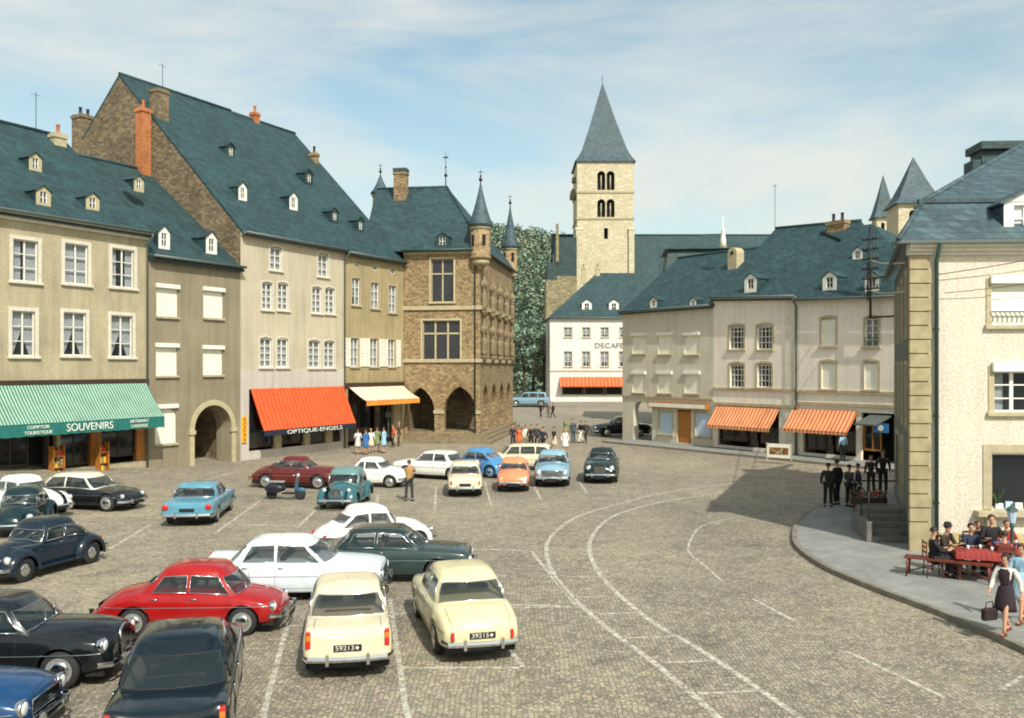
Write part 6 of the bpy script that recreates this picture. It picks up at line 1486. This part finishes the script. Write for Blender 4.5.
if True:
    W_ = ('white', srgb(232,232,224)); CR = ('cream', srgb(218,206,174)); CR2 = ('ivory', srgb(212,202,160))
    RED = ('red', srgb(158,22,22), .2); NB = ('navy', srgb(20,34,46), .18); BK = ('black', (.008,.010,.012,1), .16); TEAL = ('dark_teal', srgb(14,40,46), .2); DG = ('grey_green', srgb(46,62,62), .25)
    MAR = ('maroon', srgb(92,30,26), .25); LB = ('light_blue', srgb(128,166,182)); BL = ('bright_blue', srgb(74,132,178)); FB = ('sky_blue', srgb(88,144,164)); SAL = ('salmon', srgb(232,138,92)); T2 = ('teal', srgb(50,96,104)); DB = ('deep_blue', srgb(24,64,104), .18); GN = ('bottle_green', srgb(26,42,38), .22); GB = ('grey_blue', srgb(120,150,164))
    make_car('fastback203', -9.75, 40.9, -8, MAR, 'maroon rounded fastback saloon parked before the red awning shop', plate=None)
    make_car('twocv', -6.55, 35.6, 266, T2, 'small teal car with ribbed bonnet and rolled fabric roof facing the camera', roofcol=('greengrey', srgb(96,132,130), .7))
    make_car('small', -6.35, 41.3, -12, W_, 'small white two door car behind the teal ribbed car', scale=1.0)
    make_car('saloon404', -3.75, 44.3, 155, W_, 'white saloon beside the man photographing, left of the blue beetle shape')
    make_car('aronde', -2.05, 39.4, 93, CR, 'pale cream saloon seen from behind in front of the blue rounded car')
    make_car('beetle', -1.7, 45.2, 150, BL, 'bright blue rounded beetle shaped car in the far parking row')
    make_car('estate', .35, 48.0, 178, CR, 'cream estate car behind the salmon orange car', scale=.95)
    make_car('small', .1, 40.6, 268, SAL, 'small salmon orange car facing the camera in the far row', scale=1.03)
    make_car('aronde', 1.95, 42.7, 266, LB, 'light blue saloon facing the camera beside the black one', scale=1.05)
    make_car('fastback203', 4.4, 44.0, 262, GN, 'black green rounded saloon facing the camera at the right end of the far row', scale=1.03)
    make_car('ford', -11.3, 32.7, 97, FB, 'sky blue wide saloon with round tail lights seen from behind', plate=None, wx=1.05)
    make_car('ds', -16.6, 34.9, -14, BK, 'long black streamlined car with white roof before the souvenir shop', roofcol=('whiteroof', srgb(214,206,186)))
    make_car('beetle', -17.9, 33.0, -24, W_, 'white rounded car with green tinted windscreen at the left edge')
    make_car('beetle', -16.4, 30.2, -75, TEAL, 'dark teal rounded car behind the navy beetle shaped car')
    make_car('beetle', -12.55, 24.0, 253, NB, 'navy blue beetle shaped car with chrome hubcaps at the left edge', trim=True)
    make_car('blacksaloon', -8.95, 15.75, 3, BK, 'glossy black saloon with upright chrome grille in the left foreground', seatm='seatdark')
    make_car('saloon403', -8.9, 13.1, 2, DB, 'deep blue car cut by the bottom left corner of the photo')
    make_car('bigdark', -5.12, 14.05, 104, ('night',srgb(10,24,32),.16), 'dark teal large saloon seen from behind at the bottom edge', trim=False, seatm='seatdark')
    make_car('dauphine', -6.6, 18.75, 2, RED, 'bright red rounded small saloon behind the black car')
    make_car('saloon404', -5.2, 21.45, 2, ('bluewhite', srgb(218,226,228)), 'long bluish white saloon behind the red one', scale=.98, seatm='seatdark')
    make_car('beetle', -4.15, 26.4, 28, W_, 'white beetle shaped car behind the grey green saloon')
    make_car('saloon404', -3.15, 23.2, 1, DG, 'dark grey green saloon parked crosswise behind the two cream cars', roofcol=('darkgreenroof', srgb(30,48,46), .25))
    make_car('saloon404', -3.2, 17.6, 100, CR, 'cream angular saloon with amber tail lights and plate 59213 seen from behind', plate='59213', scale=.96)
    make_car('saloon403', -1.05, 18.45, 104, CR2, 'yellowish ivory rounded saloon with plate 39215 in the right front space', plate='39215', scale=.96)
    make_car('estate', 2.0, 111, 178, GB, 'pale blue van like car parked at the foot of the wooded hill', scale=1.25, far=True)
    make_car('aronde', 8.7, 71.6, 186, BK, 'black saloon half hidden behind the corner arch of the grey green house', far=True, scale=1.08)
S = empty('scooter', (-9.3, 37.0, 0), R(-6), 'dark motor scooter with blue leg shield in front of the maroon car', 'scooter')
m = MB()
for xw in (.62,-.6): m.lathe([(.13,-.05),(.21,-.05),(.225,-.03),(.225,.03),(.21,.05),(.13,.05)], (xw,0,.225), 'y', 20)
m.v = m.v; m.build('wheel', M['tyre'], S)
m = MB(); 
for sg in (1,-1): m.ball((-.45,.14*sg,.46), .42,.13,.2, 14)
m.ball((-.45,0,.5), .4,.16,.2, 14); m.box(-.1,-.2,.24,.42,.2,.29); m.build('bodywork', paintmat('scooter_violet', srgb(32,30,44)), S)
m = MB(); m.grid([[(.42+.03*math.cos(y*6)+z*.12, y*(1-.25*abs(z-.3)), .28+z) for y in (-.24,-.16,-.08,0,.08,.16,.24)] for z in (0,.15,.3,.45,.6)]); m.ball((.64,0,.40), .2,.07,.10, 12); m.build('leg_shield', paintmat('scooter_blue', srgb(60,104,134)), S)
m = MB(); m.box(-.75,-.13,.68,-.05,.13,.76); m.build('seat', M['rimgrey'], S, bevel=.03)
m = MB(); m.tube([(.5,0,.8),(.48,0,1.0)], .03, 8); m.tube([(.4,-.3,1.02),(.5,-.12,1.03),(.5,.12,1.03),(.4,.3,1.02)], .018, 6); m.build('handlebar', M['chrome'], S)
m = MB(); m.lathe([(.03,-.08),(.08,0),(.075,.03),(.01,.04)], (.54,0,1.0), 'x', 14); m.build('headlight', M['lampglass'], S)
# ---------------------------------------------------------------- people
SKIN = plain('skin', srgb(196,146,116), .55, var=.06, scale=12)
def cloth(name, c): return plain('cloth_'+name, c, .85, var=.14, scale=9, bump=.25)
def skinned(joints, edges, root):
    me = bpy.data.meshes.new('tmp'); bm = bmesh.new(); L = bm.verts.layers.skin.verify(); vs = {}
    for k, (p, r) in joints.items(): v = bm.verts.new(p); v[L].radius = (r, r) if not isinstance(r, tuple) else r; vs[k] = v
    vs[root][L].use_root = True
    for a, b in edges: bm.edges.new((vs[a], vs[b]))
    bm.to_mesh(me); bm.free()
    o = bpy.data.objects.new('tmp', me); COL.objects.link(o)
    s = o.modifiers.new('Skin', 'SKIN'); s.use_smooth_shade = True; s.branch_smoothing = .3
    q = o.modifiers.new('Sub', 'SUBSURF'); q.levels = 1; q.render_levels = 1
    dg = bpy.context.evaluated_depsgraph_get(); out = bpy.data.meshes.new_from_object(o.evaluated_get(dg))
    bpy.data.objects.remove(o); bpy.data.meshes.remove(me); return out
POSE = {}
def pose_joints(pose):
    """joints facing +x; returns dict name -> position"""
    J = {'pelvis': (0,0,.96), 'waist': (.01,0,1.12), 'chest': (0,0,1.30), 'neckb': (-.01,0,1.46), 'neck': (.01,0,1.53), 'jaw': (.035,0,1.585), 'head': (.015,0,1.66), 'crown': (.0,0,1.72)}
    def arm(s, el, wr, hand):
        J['sh'+s] = (0, (.175 if s == 'L' else -.175), 1.41); J['el'+s] = el; J['wr'+s] = wr; J['pa'+s] = hand
    def leg(s, kn, an, toe=None):
        y = .095 if s == 'L' else -.095; J['hp'+s] = (0, y, .90); J['kn'+s] = kn; J['an'+s] = an; J['he'+s] = (an[0]-.04, an[1], an[2]-.045); J['to'+s] = toe or (an[0]+.16, an[1]*1.15, max(.03, an[2]-.05))
    if pose == 'stand':
        leg('L', (.02,.11,.50), (-.01,.12,.085)); leg('R', (.05,-.10,.50), (.04,-.11,.085))
        arm('L', (-.05,.25,1.13), (.04,.27,.89), (.07,.265,.81)); arm('R', (-.04,-.25,1.13), (.06,-.26,.90), (.09,-.25,.82))
    elif pose == 'walk':
        leg('L', (.20,.09,.53), (.26,.09,.10)); leg('R', (-.02,-.09,.50), (-.30,-.09,.14), (-.17,-.10,.04))
        arm('L', (-.13,.24,1.15), (-.14,.26,.91), (-.13,.26,.83)); arm('R', (.08,-.24,1.14), (.22,-.24,.95), (.26,-.235,.88))
    elif pose == 'photo':
        leg('L', (.02,.12,.50), (-.01,.14,.085)); leg('R', (.05,-.12,.50), (.04,-.14,.085))
        arm('L', (.16,.22,1.22), (.20,.09,1.44), (.19,.06,1.52)); arm('R', (.16,-.22,1.22), (.20,-.09,1.44), (.19,-.06,1.52))
    elif pose == 'bent':
        leg('L', (.02,.11,.50), (-.01,.12,.085)); leg('R', (.05,-.10,.50), (.04,-.11,.085))
        arm('L', (.03,.25,1.14), (.20,.12,1.08), (.27,.08,1.10)); arm('R', (-.04,-.25,1.13), (.16,-.2,1.02), (.24,-.17,1.03))
    elif pose in ('sit', 'sitlean'):
        d = -.44
        for k in list(J): x, y, z = J[k]; J[k] = (x + ((z-.96)*.16 if pose == 'sitlean' else 0), y, z+d)
        for s, y in (('L',.1),('R',-.1)): J['hp'+s] = (.03,y,.49); J['kn'+s] = (.44,y*1.2,.52); J['an'+s] = (.40,y*1.2,.10); J['he'+s] = (.36,y*1.2,.055); J['to'+s] = (.56,y*1.4,.04)
        k = .08 if pose == 'sitlean' else 0
        for s, y in (('L',1),('R',-1)): J['sh'+s] = (k,.175*y,1.41+d); J['el'+s] = (.12+k,.24*y,1.16+d); J['wr'+s] = (.34+k,.16*y,.74 if pose == 'sit' else .80); J['pa'+s] = (.42+k,.12*y,.755 if pose == 'sit' else .815)
    return J
RAD = {'pelvis': .125,'waist': .11,'chest': .135,'neckb': .07,'neck': .05,'jaw': .068,'head': .088,'crown': .06,'sh': .062,'el': .041,'wr': .027,'pa': .032,'hp': .088,'kn': .057,'an': .038,'he': .034,'to': .03}
SPINE = [('pelvis','waist'),('waist','chest'),('chest','neckb'),('neckb','neck'),('neck','jaw'),('jaw','head'),('head','crown')]
def build_pose(pose, female):
    key = (pose, female)
    if key in POSE: return POSE[key]
    J = pose_joints(pose); fm = .93 if female else 1
    jt = {k: (p, RAD[k if k in RAD else k[:2]]*(fm if k not in ('head','jaw','crown') else 1)*(.62 if k in ('pelvis','waist','chest') else .8 if k == 'neckb' else .55 if k[:2] == 'sh' else .8 if k[:2] == 'hp' else 1)) for k, p in J.items()}; ed = list(SPINE)
    for s in 'LR':
        ed += [('chest','sh'+s),('sh'+s,'el'+s),('el'+s,'wr'+s),('wr'+s,'pa'+s),('pelvis','hp'+s),('hp'+s,'kn'+s),('kn'+s,'an'+s),('an'+s,'he'+s),('he'+s,'to'+s)]
    body = skinned(jt, ed, 'pelvis')
    # fingers and facial features joined into the same mesh
    bm = bmesh.new(); bm.from_mesh(body)
    def blob(c, r, sc=(1,1,1)):
        mt = Matrix.Translation(c) @ Matrix.Diagonal((*[q*r for q in sc], 1)); bmesh.ops.create_icosphere(bm, subdivisions=2, radius=1, matrix=mt)
    hd = Vector(J['head']); blob(hd+Vector((.092,0,-.02)), .014, (1.1,.8,1.5)); blob(hd+Vector((0,.088,-.015)), .022, (.6,.4,1.2)); blob(hd+Vector((0,-.088,-.015)), .022, (.6,.4,1.2)); blob(hd+Vector((.055,0,-.085)), .028, (1,1,.8))
    for s, sg in (('L',1),('R',-1)):
        w_, p = Vector(J['wr'+s]), Vector(J['pa'+s]); d = (p-w_).normalized(); side = Vector((1,0,0)) if abs(d.x) < .7 else Vector((0,-sg,0)); side = (side-d*side.dot(d)).normalized(); nrm = d.cross(side)*sg
        for i, ln in enumerate((.062,.072,.068,.052)):
            a = p+d*.012+side*(.024-.016*i); rg = []
            for q, bend in ((0,0),(.5,.006),(1,.022)): rg.append(a+d*ln*q+nrm*bend*-1)
            mb = MB(); mb.tube(rg, [.0088,.008,.0065], 6)
            vv = [bm.verts.new(v) for v in mb.v]; [bm.faces.new([vv[i_] for i_ in f]) for f in mb.f]
        a = w_+(p-w_)*.45+side*.018; mb = MB(); mb.tube([a, a+side*.03+d*.02, a+side*.035+d*.05-nrm*.01], [.012,.010,.008], 6)
        vv = [bm.verts.new(v) for v in mb.v]; [bm.faces.new([vv[i_] for i_ in f]) for f in mb.f]
    bm.to_mesh(body); bm.free(); body.polygons.foreach_set('use_smooth', [True]*len(body.polygons))
    # upper garment
    g = .016; top = {}
    for k in ('pelvis','waist','chest'): top[k] = (J[k], (RAD[k]*fm+g*.5)*(1.0 if k != 'chest' else 1.05))
    nb = Vector(J['neckb']); top['neckb'] = (tuple(nb-Vector((0,0,.02))), RAD['neckb']+g*1.3)
    for s in 'LR':
        for k in ('sh','el'): top[k+s] = (J[k+s], RAD[k]+g*1.0)
        w_ = Vector(J['wr'+s]).lerp(Vector(J['el'+s]), .08); top['wr'+s] = (tuple(w_), RAD['wr']+g*.9)
    pv = Vector(J['pelvis']); lowp = pv-Vector((0,0,.10)) if 'sit' not in pose else pv-Vector((0,0,.04)); top['hem'] = (tuple(lowp), RAD['pelvis']+g*1.2)
    te = [('hem','pelvis'),('pelvis','waist'),('waist','chest'),('chest','neckb')]
    for s in 'LR': te += [('chest','sh'+s),('sh'+s,'el'+s),('el'+s,'wr'+s)]
    jacket = skinned(top, te, 'waist')
    leg = {'pelvis': (J['pelvis'], RAD['pelvis']+.010)}; le = []
    for s in 'LR':
        an = Vector(J['an'+s])+Vector((-.005,0,.0))
        leg['hp'+s] = (J['hp'+s], RAD['hp']+.014); leg['kn'+s] = (J['kn'+s], RAD['kn']+.018); leg['an'+s] = (tuple(an), RAD['an']+.028); le += [('pelvis','hp'+s),('hp'+s,'kn'+s),('kn'+s,'an'+s)]
    trousers = skinned(leg, le, 'pelvis')
    shoes = []
    for s in 'LR':
        he, to = Vector(J['he'+s]), Vector(J['to'+s]); d = (to-he); d.z = 0; d.normalize(); n_ = Vector((-d.y, d.x, 0))
        rings = []
        for q, w_, h_ in ((-.05,.03,.06),(0,.04,.085),(.08,.043,.08),(.16,.046,.055),(.215,.03,.03)):
            c = he + d*q; z0 = min(he.z, to.z)-.03; z0 = max(0.0, z0); rings.append([tuple(Vector((c.x,c.y,z0))+n_*w_*math.cos(a)+Vector((0,0,h_*max(0,math.sin(a))))) for a in [2*math.pi*i/10 for i in range(10)]])
        q_ = MB(); q_.loft(rings); shoes.append(q_)
    POSE[key] = (J, body, jacket, trousers, shoes); return POSE[key]
HAIR = {'dark': srgb(38,28,22), 'brown': srgb(78,52,34), 'grey': srgb(140,132,122), 'blond': srgb(160,124,74)}
def person(x, y, heading, h, pose, label, top=None, low=None, hair='dark', skirt=False, z=None, hat=None, group=None, shoe=None, sleeve=None, long_hair=False):
    J, body, jacket, trousers, shoes = build_pose(pose, skirt); s = h/1.75
    root = empty('person', (x, y, gz(x,y) if z is None else z), R(heading), label, 'person', group); root.scale = (s, s, s)
    def put(me, name, mat, parent=root):
        me2 = me.copy() if me.users and len(me.materials) and me.materials[0] != mat else me
        o = bpy.data.objects.new(name, me); COL.objects.link(o); o.parent = parent; KIDS.setdefault(root.name, []).append(o)
        if not me.materials: me.materials.append(mat)
        o.material_slots[0].link = 'OBJECT'; o.material_slots[0].material = mat; return o
    put(body, 'body', SKIN)
    tc_ = cloth(*top); put(jacket, 'jacket' if not skirt else 'blouse', cloth(*sleeve) if sleeve else tc_)
    hd = Vector(J['head'])
    if not skirt: put(trousers, 'trousers', cloth(*low))
    else:
        m = MB(); pv = Vector(J['pelvis']); wa = Vector(J['waist']); lc = cloth(*low); rings = []
        if 'sit' in pose:
            for q in range(6): t = q/5; c = Vector((.02+.45*t, 0, .52)); w_ = .17+.03*t; hh = .13-.04*t; rings.append([(c.x, w_*math.cos(a), c.z+hh*math.sin(a)) for a in [2*math.pi*i/14 for i in range(14)]])
        else:
            for q in range(7):
                t = q/6; z_ = wa.z-.0-(wa.z-.52)*t; w_ = .125+.13*t**.8; w_ = min(w_, .16+.08*t); dx = .03*math.sin(t*2)
                rings.append([(dx+w_*(.82+.06*math.sin(i*2.4)*t)*math.cos(a), w_*(1+.06*math.sin(i*3.1)*t)*math.sin(a), z_) for i, a in enumerate([2*math.pi*i/18 for i in range(18)])])
        m.loft(rings); m.build('skirt', lc, root)
        if sleeve:   # pinafore body over the blouse
            m = MB(); rings = []
            for z_, w_, d_ in ((wa.z-.02,.14,.13),(wa.z+.12,.155,.145),(1.36,.16,.145),(1.43,.11,.09)):
                rings.append([(d_*math.cos(a), w_*math.sin(a), z_) for a in [2*math.pi*i/18 for i in range(18)]])
            m.loft(rings, cap=False); m.build('pinafore', tc_, root)
    for q_ in shoes: q_.build('shoe', cloth(*(shoe or ('blackshoe', srgb(26,22,20)))), root)
    m = MB(); rings = []; n = 14
    for i in range(8):
        ph = math.pi*.5 - (math.pi*.5+.35+(.5 if long_hair else 0))*i/7; row = []
        for q in range(n+1):
            a = R(50)+(2*math.pi-R(100))*q/n; k = 1.0 if ph > 0 else 1
            row.append((hd.x-.004+.100*math.cos(ph)*math.cos(a)*(1+.04*math.sin(q*3+i)), hd.y+.093*math.cos(ph)*math.sin(a), hd.z+.012+.098*math.sin(ph)))
        rings.append(row)
    m.grid(rings, smooth=True)
    fr = [[(hd.x-.004+.1*math.cos(ph)*math.cos(a), hd.y+.093*math.cos(ph)*math.sin(a), hd.z+.012+.098*math.sin(ph)) for a in [R(-50+100*q/6) for q in range(7)]] for ph in (math.pi/2, 1.2, .85, .55)]
    m.grid(fr, smooth=True, flip=True)
    m.build('hair', plain('hair_'+hair, HAIR[hair], .6, scale=20, var=.3), root)
    m = MB()
    for sg in (1,-1): m.ball((hd.x+.083, .032*sg, hd.z+.004), .009, .012, .006, 8)
    m.build('eye', M['rubber'], root)
    if hat: m = MB(); m.lathe([(.135,.045),(.13,.055),(.1,.06),(.095,.13),(.06,.15),(.01,.152)], (hd.x-.01,0,hd.z), n=16); m.build('hat', cloth(*hat), root)
    return root
BL_ = ('black', srgb(30,28,28)); NV = ('navy', srgb(36,42,60)); GY = ('grey', srgb(110,108,102)); BR = ('brown', srgb(92,68,46)); TN = ('tan', srgb(184,150,104)); WH = ('white', srgb(222,218,206)); LBc = ('lightblue', srgb(150,186,206)); BLc = ('blue', srgb(52,104,160)); REDc = ('red', srgb(176,48,36)); GRc = ('green', srgb(120,136,92)); CRc = ('cream', srgb(206,194,164)); ORc = ('orange', srgb(206,98,50)); DGc = ('darkgrey', srgb(54,54,54))
def at(px, py): p = G(px, py); return p.x, p.y
# photographer
person(*at(409,501), 75, 1.66, 'photo', 'man in tan jacket photographing the square among the parked cars', ('tanjacket', srgb(170,128,72)), DGc, 'brown')
CG = 'people crossing at the far side of the square'
for px, py, hd_, h, ps, lb, tp, lo, hr, sk in (
  (541,417.5,200,1.66,'walk','man in black suit walking in the far street, left of two companions',BL_,BL_,'dark',False),
  (548.5,417,190,1.6,'stand','person in light grey clothes between two dark clad men in the far street',GY,GY,'grey',False),
  (553,418,200,1.68,'walk','man in dark suit on the right of the far street trio',DGc,BL_,'dark',False),
  (513,448,280,1.6,'stand','man in navy jacket beside the town hall corner',NV,DGc,'dark',False),
  (519,449,250,1.5,'stand','woman in orange red dress near the town hall corner',ORc,ORc,'brown',True),
  (525.5,449,300,1.6,'stand','woman in white blouse near the cream estate car',WH,CRc,'dark',True),
  (531,450,270,1.68,'stand','tall man in black suit left of the crossing group',BL_,BL_,'dark',False),
  (537,449,260,1.66,'walk','man in black jacket and white shirt in the crossing group',DGc,BL_,'dark',False),
  (543,453,270,1.66,'walk','man in black suit right of the crossing group',NV,BL_,'dark',False),
  (554,452,300,1.62,'walk','woman in dark top and pale skirt walking away from the group',BL_,CRc,'brown',True),
  (565,454,280,1.6,'stand','woman in white dress on the cobbles',WH,WH,'blond',True),
  (573,443,270,1.76,'stand','tall man in grey blue coat standing on the cobbles',('coat',srgb(64,78,84)),('coat',srgb(64,78,84)),'dark',False),
  (566,440,250,1.6,'stand','woman in green cardigan behind the tall man',GRc,GRc,'blond',True),
  (581,443,240,1.6,'walk','man in dark jacket and white trousers in front of the grey green house',BL_,WH,'dark',False),
  (586,443,230,1.6,'walk','man in dark suit rightmost of the strolling people',DGc,DGc,'dark',False)):
    person(*at(px,py), hd_+((px*37)%70)-35, h, ps, lb, tp, lo, hr, sk, group=CG)
SGp = 'people browsing before the pale awning shop'
for px, py, hd_, h, ps, lb, tp, lo, hr, sk in (
  (358,454,120,1.58,'bent','woman in pale grey dress before the pale awning shop',('palegrey',srgb(196,196,190)),('palegrey',srgb(196,196,190)),'brown',True),
  (366,454.5,140,1.6,'stand','woman in bright blue dress before the pale awning shop',BLc,BLc,'dark',True),
  (371,453,100,1.55,'stand','girl in white top beside the blue dressed woman',WH,CRc,'blond',True),
  (377,452,90,1.6,'bent','woman in green patterned dress at the shop display',GRc,GRc,'brown',True),
  (384,453,160,1.66,'stand','woman in light blue dress standing right of the display',LBc,LBc,'dark',True),
  (393,447,200,1.6,'stand','person in orange jacket near the shop door',ORc,DGc,'dark',False),
  (399,446,190,1.66,'stand','man in brown coat leaving the pale awning shop',BR,BR,'grey',False)):
    person(*at(px,py), hd_, h, ps, lb, tp, lo, hr, sk, group=SGp)
CGp = 'men talking on the curved pavement corner'
for px, py, hd_, h, lb, tp in ((828,510,60,1.66,'man in black suit leftmost on the pavement corner',BL_),(837,508,120,1.74,'taller man in black suit beside the leftmost one',('black2',srgb(38,34,34))),(849,510,20,1.6,'man in dark jacket with pale shirt on the corner',DGc),(858,510,170,1.64,'man in dark suit right of the pale shirted one',NV)):
    person(*at(px,py), hd_, h, 'bent' if px == 849 else 'stand', lb, tp, BL_, 'dark', z=.13, group=CGp)
for px, py, hd_, h, lb, tp, lo in ((871,497,240,1.62,'woman in dark coat beside the steps landing',BL_,BL_),(883,496,250,1.8,'tall man in black coat beyond the steps',BL_,BL_),(843,463,100,1.62,'person in light blue shirt under the orange awning',LBc,DGc)):
    person(*at(px,py), hd_, h, 'stand', lb, tp, lo, 'dark', z=.13, group='people standing near the shops on the right')
# two women walking in the right foreground
p = G(1006, 640); w1 = person(p.x, p.y, 215, 1.58, 'walk', 'woman in dark pinafore dress with white sleeves carrying a bag', ('plum', srgb(44,30,40)), ('plum', srgb(44,30,40)), 'dark', True, z=.13, sleeve=WH, shoe=('brownshoe', srgb(110,60,36)), long_hair=True)
p2 = G(1022, 628); person(p2.x, p2.y, 215, 1.62, 'walk', 'woman in light blue top walking beside the pinafore dressed one', LBc, ('paleblue2', srgb(160,190,204)), 'brown', True, z=.13, shoe=('brownshoe', srgb(110,60,36)))
B_ = empty('handbag', (p.x-.34, p.y-.02, .40), R(20), 'dark handbag held by the woman in the pinafore dress', 'bag')
m = MB(); m.box(-.17,-.06,0,.17,.06,.24); m.build('bag_body', cloth('bagleather', srgb(40,26,24)), B_, bevel=.03)
m = MB(); m.tube([(-.1,0,.23),(-.08,0,.36),(.08,0,.36),(.1,0,.23)], .012, 6); m.build('handle', M['rubber'], B_)
# ---------------------------------------------------------------- cafe terrace
redw = plain('red_brown_wood', srgb(104,46,32), .5, scale=8, var=.2); redcl = stripes('red_check_cloth', srgb(134,30,28), srgb(156,58,52), .12, 0, check=(1, .12))
def table(px, py, label):
    p = G(px, py); T = empty('cafe_table', (p.x, p.y, .13), R(-20), label, 'table', 'cafe tables'); m = MB(); m.box(-.5,-.34,.66,.5,.34,.7); m.build('tabletop', redw, T, bevel=.01)
    for a in (-.44,.44):
        for b in (-.28,.28): m = MB(); m.box(a-.03,b-.03,0,a+.03,b+.03,.66); m.build('leg', redw, T)
    c = MB(); rows = []
    for i in range(2): pass
    n = 28; ring = [((.64*math.cos(a)**3*0+ max(-.52,min(.52,.8*math.cos(a)))), max(-.36,min(.36,.7*math.sin(a)))) for a in [2*math.pi*i/n for i in range(n)]]
    c.loft([[(x*1.06+.02*math.sin(i*2.2), y*1.08+.02*math.cos(i*2.6), .54) for i, (x, y) in enumerate(ring)], [(x*1.02, y*1.02, .69) for x, y in ring], [(x, y, .706) for x, y in ring], [(0,0,.706) for x, y in ring]], smooth=True, cap=False)
    o = c.build('tablecloth', redcl); o.location = (p.x, p.y, .13); o.rotation_euler = (0,0,R(-20)); tag(o, 'red checked tablecloth hanging over the ' + label, 'tablecloth', 'red tablecloths')
    return p
def chair(x, y, heading, label):
    C_ = empty('cafe_chair', (x, y, .13), R(heading), label, 'chair', 'cafe chairs'); m = MB(); m.box(-.2,-.2,.42,.2,.2,.45); m.build('seat', redw, C_, bevel=.01)
    for a in (-.17,.17):
        for b in (-.17,.17): m = MB(); m.tube([(a,b,.42),(a*1.15,b*1.15,0)], .016, 6); m.build('leg', redw, C_)
    m = MB(); 
    for z in (.6,.72,.84): m.box(-.225,-.19,z,-.2,.19,z+.05)
    for b in (-.18,.18): m.box(-.22,b-.015,.42,-.195,b+.015,.9)
    m.build('backrest', redw, C_)
tA = table(978, 584, 'left cafe table below the shop window'); tB = table(1012, 578, 'right cafe table near the wall')
sp_ = [(-1.0,.25,-10,'sit','man in black coat seated leftmost at the left cafe table',BL_,BL_,'dark',None),(-.45,.85,-60,'sitlean','man with dark cap seated behind the left cafe table',('dkbr2',srgb(58,44,34)),BL_,'dark',('cap',srgb(30,26,26))),(.25,.85,-90,'sit','dark haired man in black seated between the cafe tables',NV,BL_,'dark',None)]
for dx, dy, hd_, ps, lb, tp, lo, hr, hat in sp_:
    x, y = tA.x+dx, tA.y+dy; person(x, y, hd_, 1.66, ps, lb, tp, lo, hr, z=.13, hat=hat, group='guests seated at the cafe'); chair(x-.0, y, hd_, 'wooden chair under the ' + lb.split(' seated')[0])
for dx, dy, hd_, ps, lb, tp, lo, hr, sk in ((-.5,.9,-70,'sitlean','man in dark brown coat seated behind the right cafe table',('dkbrown',srgb(56,42,36)),BL_,'brown',False),(.35,.9,-95,'sit','woman in red dress seated behind the right cafe table',('deepred',srgb(140,42,36)),('deepred',srgb(140,42,36)),'brown',True),(1.0,.3,180,'sit','woman in salmon blouse seated at the right end of the cafe',('salmon',srgb(206,110,84)),BL_,'dark',True),(-.6,-.75,75,'sit','boy in dark red jumper seated with his back to the square',('dkred',srgb(110,36,30)),DGc,'dark',False)):
    x, y = tB.x+dx, tB.y+dy; person(x, y, hd_, 1.62, ps, lb, tp, lo, hr, sk, z=.13, group='guests seated at the cafe'); chair(x, y, hd_, 'wooden chair under the ' + lb.split(' seated')[0])
person(tA.x+.95, tA.y+1.15, 250, 1.8, 'sit', 'tall man in black seated highest behind the cafe tables', BL_, BL_, 'brown', z=.2, group='guests seated at the cafe'); chair(tA.x+.95, tA.y+1.15, 250, 'wooden chair under the tall man in black')
p = G(948, 584); Bn = empty('wooden_bench', (p.x, p.y, .13), R(-32), 'long red brown wooden bench at the left end of the cafe terrace', 'bench')
m = MB(); 
for k in range(3): m.box(-1.0,-.2+k*.14,.44,1.0,-.08+k*.14,.48)
m.build('seat', redw, Bn)
for a in (-.9,.9):
    for b in (-.16,.18): m = MB(); m.tube([(a,b,.44),(a*1.04,b*1.2,0)], .028, 6); m.build('leg', redw, Bn)
m = MB(); m.tube([(-.9,.0,.1),(0,0,.42)], .018, 6); m.tube([(.9,.0,.1),(0,0,.42)], .018, 6); m.build('brace', redw, Bn)
# things on the tables
m = MB()
rows = [[(-.28+.56*i/10, -.18+.36*j/6, .03+.06*math.sin(i*.9+j*1.3)*math.cos(j*.7)+.05) for i in range(11)] for j in range(7)]; m.grid(rows); low = [[(x,y,.002) for x,y,z in r] for r in rows]; m.grid(low, flip=True)
o = m.build('folded_jacket', cloth('bluejacket', srgb(70,140,190))); o.location = (tB.x-.25, tB.y-.15, .13+.706); tag(o, 'crumpled bright blue jacket lying on the right cafe table', 'jacket')
k = 0
for T_, dx, dy in ((tA,-.2,.1),(tA,.15,.18),(tA,.3,-.1),(tB,.2,.15),(tB,.35,-.05)):
    m = MB(); m.lathe([(.03,0),(.035,.11),(.03,.11),(.028,.01)], n=10); o = m.build('glass', M['lampglass']); o.location = (T_.x+dx, T_.y+dy, .13+.706)
    tag(o, 'small drinking glass on the ' + ('left' if T_ is tA else 'right') + ' red cafe table', 'glass', 'glasses on the ' + ('left' if T_ is tA else 'right') + ' cafe table')
